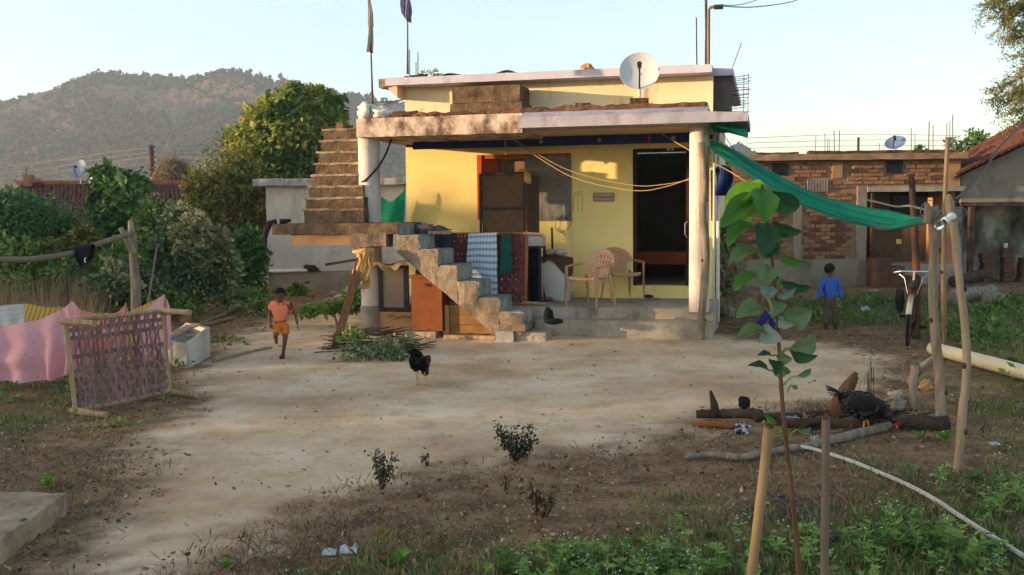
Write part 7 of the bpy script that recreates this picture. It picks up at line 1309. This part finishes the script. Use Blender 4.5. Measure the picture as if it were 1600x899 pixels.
plant('weed_clump', 'small plant against the whitewashed wall base', 'weeds', G0(468, 23.5), cl_px([(468, 455, 12, 8, 0), (455, 462, 8, 5, 0)], 23.5), 300, .12, LF_mid, 42, .015, 2)
plant('bare_tree', 'dark leafy shrub standing behind the brick house roof at the right', 'tree', G0(1510, 33), cl_px([(1490, 226, 14, 10, 0), (1528, 222, 16, 14, 0), (1510, 228, 14, 8, 0), (1522, 212, 8, 6, 0), (1440, 234, 8, 4, 0)], 33), 700, .16, LF_dark, 43, .08, 4)
plant('bush', 'dry tangled bush beside the right wall of the house', 'bush', Vector((P(1140, 450, 17.5).x, 17.5, 0)), cl_px([(1132, 420, 16, 40, 0), (1140, 445, 20, 24, 0), (1130, 370, 10, 30, 0)], 17.5), 700, .10, LF_mid, 44, .02, 3)
t = thing('dry_brush', 'heap of dry tangled branches beside the house wall at the right', 'brush', Vector((P(1140, 450, 17).x, 17, 0))); mb = MB()
for i in range(120): p = P(RND.uniform(1124, 1165), RND.uniform(395, 470), 17+RND.uniform(-.4, .6)); d = Vector((RND.gauss(0, 1), RND.gauss(0, .6), RND.gauss(0, 1))).normalized()*RND.uniform(.15, .45); mb.tube(wob([p-d, p, p+d], .08, 2, i), .006, 4)
mb.build('branches', M_bark, t, kind='stuff')
q = GZ(1134, 496); mb = MB(); mb.blob(q+Vector((0, 0, .1)), (.16, .12, .12), 10, 7, .3, 2, 3); one('stone', mb, M_stone, 'grey stone at the right corner of the house', 'stone', q)
# feathery tree hanging in at the top right
AY = 17.0; t = thing('feathery_tree', 'feathery acacia like tree leaning in from the right top corner', 'tree', Vector((P(1760, 400, AY).x, AY, 0))); rs = np.random.RandomState(12); mb = MB(); root = P(1760, 60, AY); mb.tube([(root.x, AY, 0), (root.x-.1, AY, 2), root, P(1740, -160, AY)], [.2, .17, .12, .05], 10); Cs = []; Ds = []
def spray(p, q, n_):
    mb.tube(wob([p, lerp(p, q, .5), q], .05, 2, int(q.x*50)), [.014, .008, .003], 5)
    for k in range(n_):
        f = rs.uniform(.25, 1); c = lerp(p, q, f)+Vector(rs.normal(size=3)*.02); dd = (q-p).normalized()*.6+Vector(rs.normal(size=3)*.55)+Vector((0, 0, -.25)); Cs.append(c); Ds.append(dd.normalized())
for px_, py_, n_ in ((1532, 8, 46), (1545, 30, 50), (1560, 15, 60), (1540, -10, 50), (1575, 40, 60), (1560, 62, 46), (1590, 70, 60), (1572, 90, 44), (1600, 20, 70), (1610, 95, 60), (1590, 110, 40), (1545, 140, 40), (1560, 160, 44), (1540, 158, 30), (1575, 175, 46), (1590, 190, 50), (1600, 150, 60), (1580, 140, 40), (1610, 180, 60), (1620, 50, 70), (1590, -5, 70), (1565, 120, 26)):
    q = P(px_, py_, AY+rs.uniform(-.6, .6)); p = P(px_+rs.uniform(70, 110), py_+rs.uniform(-40, -5), AY+rs.uniform(-.3, .3)); mb.tube([root+Vector((0, 0, rs.uniform(-.5, .8))), p], [.03, .014], 6); spray(p, q, n_)
    for k in range(4): e = q+Vector((rs.uniform(-.05, .35), rs.uniform(-.3, .3), rs.uniform(-.30, .12))); spray(lerp(p, q, rs.uniform(.4, .8)), e, n_//3)
Cs = np.array([tuple(c) for c in Cs]); Ds = np.array([tuple(c) for c in Ds]); K = 9; C2 = np.repeat(Cs, K, 0)+np.repeat(Ds, K, 0)*(np.tile(np.arange(K), len(Cs))*.018)[:, None]; D2 = np.repeat(Ds, K, 0)*.4+np.random.RandomState(5).normal(size=C2.shape)*.6; V = leafpolys(C2, D2, np.random.RandomState(6).normal(size=C2.shape)+np.array([0, 0, 1.]), np.full(len(C2), .055), np.full(len(C2), .014)); polys('crown', V, LF_acacia, t, kind='stuff'); mb.build('trunk', M_bark, t)
# ------------------------------------------------------------------ small plants one can tell apart
rs = np.random.RandomState(55); cl = [(tuple(P(x_, z_, y_)), (.35, .3, .3)) for x_, y_, z_ in zip(rs.uniform(-30, 230, 60), rs.uniform(18, 21, 60), rs.uniform(395, 450, 60))]+[((P(x_, 400, y_).x, y_, .25), (.35, .3, .28)) for x_, y_ in zip(rs.uniform(-30, 410, 70), rs.uniform(18, 22, 70))]
V, va = crown(cl, 9000, .10, seed=56, droop=.1); polys('undergrowth', V, LF_mid, var=va*.8, kind='stuff')
def dryplant(px, py, top, wpx, label, seed, m=LF_dark, n=160, size=.05):
    q = GZ(px, py); s_ = q.y/FPX; h = (py-top)*s_; t = thing('small_shrub', label, 'shrub', q); mb = MB(); rr = random.Random(seed); C = []; 
    for k in range(max(4, wpx//4)): e = q+Vector((rr.uniform(-.5, .5)*wpx*s_, rr.uniform(-.2, .2)*wpx*s_, h*rr.uniform(.55, 1))); mb.tube(wob([q, lerp(q, e, .5), e], .02, 5, seed+k), [.006, .004, .002], 4); C += [tuple(lerp(q, e, f)) for f in [rr.uniform(.35, 1) for _ in range(n//max(4, wpx//4))]]
    mb.build('stems', M_darkbark, t, kind='stuff'); C = np.array(C)+np.random.RandomState(seed).normal(size=(len(C), 3))*.02; D = np.random.RandomState(seed+1).normal(size=C.shape)+np.array([0, 0, -.4]); polys('leaves', leafpolys(C, D, np.random.RandomState(seed+2).normal(size=C.shape)+np.array([0, 0, .6]), np.full(len(C), size), np.full(len(C), size*.5)), m, t, kind='stuff')
dryplant(806, 722, 658, 80, 'dark dry shrub at the edge of the pale yard, largest of the small shrubs', 51, LF_shrub, 560, .034); dryplant(597, 765, 702, 44, 'small dark shrub standing alone at the edge of the yard', 52, LF_shrub, 260, .032); dryplant(668, 728, 706, 14, 'tiny thin weed between the two dark shrubs', 53, LF_shrub, 24, .04); dryplant(850, 815, 745, 60, 'dim feathery weed below the largest small shrub', 54, LF_dry, 260, .04); dryplant(792, 770, 728, 20, 'thin dry weed right under the largest small shrub', 55, LF_dry, 50, .035)
def rosette(px, py, R_, label, n=9, seed=0, up=.5, m=None):
    q = GZ(px, py); r_ = R_/FPX*q.y; t = thing('broadleaf_plant', label, 'plant', q); rr = random.Random(seed); proto = None
    for k in range(n):
        an = 6.28*k/n+rr.uniform(-.3, .3); d = Vector((math.cos(an), math.sin(an), 0)); e_ = rr.uniform(.5, 1.2)*up; ln = r_*rr.uniform(.7, 1.1); s_ = Vector((-d.y, d.x, 0)); mb = MB()
        mb.grid(lambda a, c: q+d*ln*c*(1-.2*e_)+Vector((0, 0, ln*(e_*c*1.6-.9*e_*c*c)+.004))+s_*(a-.5)*ln*.42*max(.06, math.sin(math.pi*c**.75))+Vector((0, 0, abs(a-.5)*ln*.12)), 4, 6); mb.build('leaf', m or LF_bright, t, True)
rosette(75, 763, 26, 'small bright green plant at the far edge of the concrete slab', 6, 1, 1.0); rosette(12, 850, 40, 'larger broad leaved plant by the corner of the concrete slab', 8, 2, 1.2, LF_weed); rosette(355, 893, 20, 'bright green seedling at the bottom edge left of the white plastic', 6, 3, 1.2); rosette(566, 892, 18, 'small upright green plant at the bottom edge below the white plastic', 5, 4, 1.4); rosette(626, 884, 26, 'bright green leafy plant right of the white plastic', 8, 5, 1.2); rosette(683, 812, 10, 'tiny yellow green seedling on the brown soil', 4, 6, .8)
rosette(1108, 842, 28, 'light green broad leaved plant left of the leaning stake', 9, 7, .8, LF_weed); rosette(1440, 690, 22, 'bright green plant left of the grey barked post foot', 7, 8, 1.1); rosette(1478, 690, 26, 'bright green plant at the foot of the grey barked post', 8, 9, 1.0); rosette(1520, 752, 24, 'yellow green plant at the foot of the pale post', 8, 10, .9, LF_weed); rosette(866, 858, 16, 'small green plant in the weeds below the feathery weed', 6, 11, 1.0, LF_weed)
def trash(px, py, w_, h_, label, m, seed, fr=3):
    q = GZ(px, py); s_ = q.y/FPX; mb = MB(); mb.grid(lambda a, c: q+Vector(((a-.5)*w_*s_, (c-.5)*w_*s_*.9, .012+h_*s_*(.5+.9*mn.noise(Vector((a*fr, c*fr, seed))))*math.sin(math.pi*c)**.5)), 14, 10); one('litter', mb, m, label, 'litter', q)
M_plast = mat('white_torn_plastic', [L(176, 176, 178), L(206, 206, 208)], 5, bump=.3, rough=.5, trans=.2)
trash(515, 868, 22, 9, 'left piece of torn white plastic on the soil', M_plast, 1); trash(546, 864, 28, 12, 'right larger piece of torn white plastic on the soil', M_plast, 5); trash(1593, 775, 18, 10, 'white paper scrap at the right edge', M_plast, 3); trash(1552, 697, 16, 4, 'pale scrap beyond the pale post', M_plast, 4); trash(1458, 746, 11, 4, 'small white scrap left of the pale post', M_plast, 6); trash(1556, 878, 22, 8, 'crumpled white scrap below the pale hose', M_plast, 7); trash(1076, 836, 14, 6, 'orange brown scrap left of the light green plant', MATS['ochre_stone'], 8); trash(1272, 690, 12, 10, 'small white scrap between the sapling and the thin stake', M_plast, 9); trash(1363, 455, 14, 4, 'flat pale stone scrap before the brick house pillar', M_stone, 10); trash(1351, 486, 12, 9, 'white scrap in the grass right of the boy in blue', M_plast, 12)
# ------------------------------------------------------------------ ground cover
rs = np.random.RandomState(21)
def scatter(n, xr, yr, mask, rs):
    out = []; tot = 0
    while tot < n:
        y = np.exp(rs.uniform(math.log(yr[0]), math.log(yr[1]), n)); x = rs.uniform(-1, 1, n)*(y*.60+.8)+0; k = rs.rand(n) < mask(x, y); out.append(np.stack([x[k], y[k]], 1)); tot += int(k.sum())
    return np.concatenate(out)[:n]
def clear(x, y):                          # keep off the house floor, stairs and the right hand buildings
    q = np.stack([x-HO[0], y-HO[1]], -1); u = q@HU[:2]; v = q@HV[:2]; return ~(((u > -4.9) & (u < .3) & (v > -.75)) )
def nearz(p): return np.array([gz(a, b) for a, b in p])
def yfast(x, y): d = inpoly(x, y, YARD); return np.clip((d+.25*np.sin(x*2.3+y)*np.sin(y*1.9-x)+.2)/.5, 0, 1)
def gfast(x, y):
    d = np.full(x.shape, -1e9)
    for g in GREEN: d = np.maximum(d, inpoly(x, y, g))
    return np.clip((d+.5*np.sin(x*3.1+y*1.7)*np.sin(y*2.3-x*1.1)+.2)/.8, 0, 1)
# pebbles, clods and dead leaf bits
p = scatter(26000, None, (5.0, 24), lambda x, y: clear(x, y)*(1-.94*yfast(x, y))*.9, rs); z = nearz(p); C = np.column_stack([p, z+.004]); n = len(C); s = (.006+.013*rs.rand(n)**3)*(.7+p[:, 1]*.03); yaw = rs.uniform(0, 6.28, n)
o4 = np.array([[-1, -1, 0], [1, -.7, 0], [.8, 1, 0], [-.9, .8, 0]]); tilt = rs.normal(size=(n, 2))*.35; V = np.zeros((n, 4, 3)); ca, sa = np.cos(yaw)[:, None], np.sin(yaw)[:, None]
V[..., 0] = C[:, :1]+s[:, None]*(o4[:, 0]*ca-o4[:, 1]*sa*.6); V[..., 1] = C[:, 1:2]+s[:, None]*(o4[:, 0]*sa+o4[:, 1]*ca*.6); V[..., 2] = C[:, 2:]+s[:, None]*(.25+tilt[:, :1]*o4[:, 0]+tilt[:, 1:]*o4[:, 1]+.2)
polys('leaf_litter', V, mat('litter', [L(66, 46, 30), L(112, 82, 54), L(146, 114, 82), L(184, 158, 126)], 3, bump=0, attr='var', pos=[.2, .42, .62, .8]), kind='stuff')
p = scatter(1700, None, (5.0, 22), lambda x, y: clear(x, y)*(1-.93*yfast(x, y)), rs); mb = MB(); 
for i, (x, y) in enumerate(p): r = RND.uniform(.005, .016)*(1+y*.03); mb.blob((x, y, gz(x, y)+r*.2), (r*1.3, r, r*.7), 5, 4, .4, 2, i)
mb.build('pebbles', mat('pebble', [L(104, 92, 78), L(160, 142, 120), L(190, 176, 156)], .9, bump=0, scale=9) if False else mat('pebble', [L(104, 84, 62), L(142, 116, 86), L(180, 156, 124)], 9, bump=0), kind='stuff')
# dry grass stalks over the brown soil
p = scatter(20000, None, (5.0, 20), lambda x, y: clear(x, y)*(1-yfast(x, y))*np.clip(.35+.8*np.sin(x*1.7+y*.6)*np.sin(y*1.3-x*.5), .08, 1), rs); C = np.column_stack([p, nearz(p)]); n = len(C); D = rs.normal(size=(n, 3))*np.array([.7, .7, .3])+np.array([0, 0, .75]); V = leafpolys(C, D, rs.normal(size=(n, 3))+np.array([0, -1.2, 0]), .03+.09*rs.rand(n), .004+.004*rs.rand(n)); polys('dry_grass', V, LF_dry, kind='stuff')
# short grass in the green patches
p = scatter(11000, None, (5.0, 21), lambda x, y: clear(x, y)*(gfast(x, y)*.9+.03)*(1-yfast(x, y)), rs); C = np.column_stack([p, nearz(p)]); n = len(C); D = rs.normal(size=(n, 3))*np.array([.5, .5, .2])+np.array([0, 0, 1.]); V = leafpolys(C, D, rs.normal(size=(n, 3))+np.array([0, -1.2, 0]), (.03+.07*rs.rand(n))*(1+.4*(p[:, 1] > 13)), .007+.006*rs.rand(n)+.006*(p[:, 1] > 13)); polys('grass', V, LF_grass, kind='stuff')
# leafy weeds with small white flowers at the bottom right
WPOLY = [G(*q) for q in ((480, 915), (640, 905), (860, 884), (1000, 858), (1120, 846), (1290, 832), (1380, 816), (1440, 765), (1600, 705), (1720, 800), (1720, 1010), (480, 1010))]
def wmask(x, y): return np.clip((inpoly(x, y, WPOLY)+.35*np.sin(x*3.7+y*2)*np.sin(y*3.3-x*2)+.05)/.6, 0, 1)
p = scatter(270, None, (4.7, 9.5), lambda x, y: wmask(x, y)*np.clip(.15+1.1*np.sin(x*2.1+1)*np.sin(y*2.6+x)+.35*(y < 6.3), .05, 1), rs); Cs = []; Ds = []; Ns = []; Ls = []; Ws = []; Fl = []; mb = MB(); vr = []
for i, (x, y) in enumerate(p):
    b = Vector((x, y, gz(x, y))); hgt = rs.uniform(.05, .19)*(1.0 if rs.rand() < .85 else 1.5); top = b+Vector((rs.normal()*.03, rs.normal()*.03, hgt)); mb.tube([b, top], [.003, .0015], 3, False); v0 = rs.rand()
    for k in range(rs.randint(7, 14)):
        f = rs.uniform(.1, 1); c = lerp(b, top, f); an = rs.uniform(0, 6.28); d0 = Vector((math.cos(an), math.sin(an), rs.uniform(.0, .7))); ln = rs.uniform(.04, .09)*(1.2-.6*f)
        for sgn, a2, l2 in ((0, 0, 1), (1, .8, .55), (-1, .8, .55), (1, .55, .6), (-1, .55, .6)):     # lobed leaf: a midrib blade and side lobes
            st_ = c+d0*ln*(.0 if sgn == 0 else a2*.55); dd = Matrix.Rotation(sgn*.8, 3, 'Z')@d0; Cs.append(st_); Ds.append(dd); Ns.append((rs.normal()*.25, rs.normal()*.25-.2, 1)); Ls.append(ln*l2); Ws.append(ln*l2*.36); vr.append(.3*rs.rand()+.7*v0)
    if hgt > .14:
        for k in range(rs.randint(1, 6)): Fl.append(tuple(top+Vector((rs.normal()*.03, rs.normal()*.03, rs.uniform(-.03, .03)))))
polys('weeds', leafpolys(np.array([tuple(c) for c in Cs]), np.array([tuple(c) for c in Ds]), np.array(Ns), np.array(Ls), np.array(Ws)), LF_weed, var=np.array(vr), kind='stuff'); mb.build('weed_stems', mat('green_stem', [L(90, 120, 60), L(110, 140, 76)], 5, bump=0), kind='stuff')
F_ = np.array(Fl); n = len(F_); polys('weed_flowers', leafpolys(np.repeat(F_, 2, 0), rs.normal(size=(2*n, 3)), rs.normal(size=(2*n, 3))+np.array([0, -.6, .8]), np.full(2*n, .0075), np.full(2*n, .0075)), mat('white_flower', [L(206, 208, 190), L(220, 222, 208)], 4, bump=0), kind='stuff')
# greens on the far right lawn and other bushy tufts
p = scatter(200, None, (10.5, 21), lambda x, y: (x > 2.8)*clear(x, y)*gfast(x, y)*np.clip(.1+1.2*np.sin(x*1.9+1)*np.sin(y*1.3+.6), .02, 1), rs); cl = [((x, y, .05), (.14, .14, .09)) for x, y in p]; V, va = crown(cl, 4200, .075, seed=77, droop=-.2); polys('green_tufts', V, LF_grass, var=va, kind='stuff')
p = scatter(160, None, (9, 18), lambda x, y: (x < -3.5)*(1-yfast(x, y))*.8, rs); cl = [((x, y, .02), (.13, .13, .05)) for x, y in p]; V, va = crown(cl, 3200, .06, seed=78, droop=-.2); polys('low_weeds', V, LF_mid, var=va, kind='stuff')
# tall dry grass behind the cloths
n = 1500; X_ = rs.uniform(-14, 150, n); Yd = rs.uniform(14.5, 17.5, n); C = np.array([tuple(Vector((P(a, 400, b).x, b, 0))) for a, b in zip(X_, Yd)]); D = rs.normal(size=(n, 3))*np.array([.16, .16, 0])+np.array([0, 0, 1.]); V = leafpolys(C, D, rs.normal(size=(n, 3))*.4+np.array([0, -1., 0]), .3+.75*rs.rand(n), .006+.007*rs.rand(n)); polys('tall_dry_grass', V, M_straw, kind='stuff')
# wood that closes the far fields between the houses
cl = []
for a in range(-60, 70): x = a*1.6+rs.uniform(-.5, .5); y = 58+rs.uniform(-4, 8); r = rs.uniform(1.0, 1.9); cl.append(((x, y, r*.7), (r*1.2, r, r)))
V, va = crown(cl, 26000, .42, seed=91); polys('far_hedge', V, LF_mid, var=va, kind='stuff')
# ------------------------------------------------------------------ air
mb = MB(); x0, x1, y0, y1, z0, z1 = -520, 420, -60, 780, -3, 112
mb.hexa([(x0, y0, z0), (x1, y0, z0), (x1, y1, z0), (x0, y1, z0), (x0, y0, z1), (x1, y0, z1), (x1, y1, z1), (x0, y1, z1)])
m = bpy.data.materials.new('thin_haze'); m.use_nodes = True; n = m.node_tree.nodes; n.clear(); o_ = n.new('ShaderNodeOutputMaterial'); v_ = n.new('ShaderNodeVolumePrincipled')
v_.inputs['Density'].default_value = .00065; v_.inputs['Color'].default_value = (.72, .84, 1, 1); v_.inputs['Anisotropy'].default_value = .2
m.node_tree.links.new(v_.outputs[0], o_.inputs['Volume'])
mb.build('haze', m, kind='stuff')
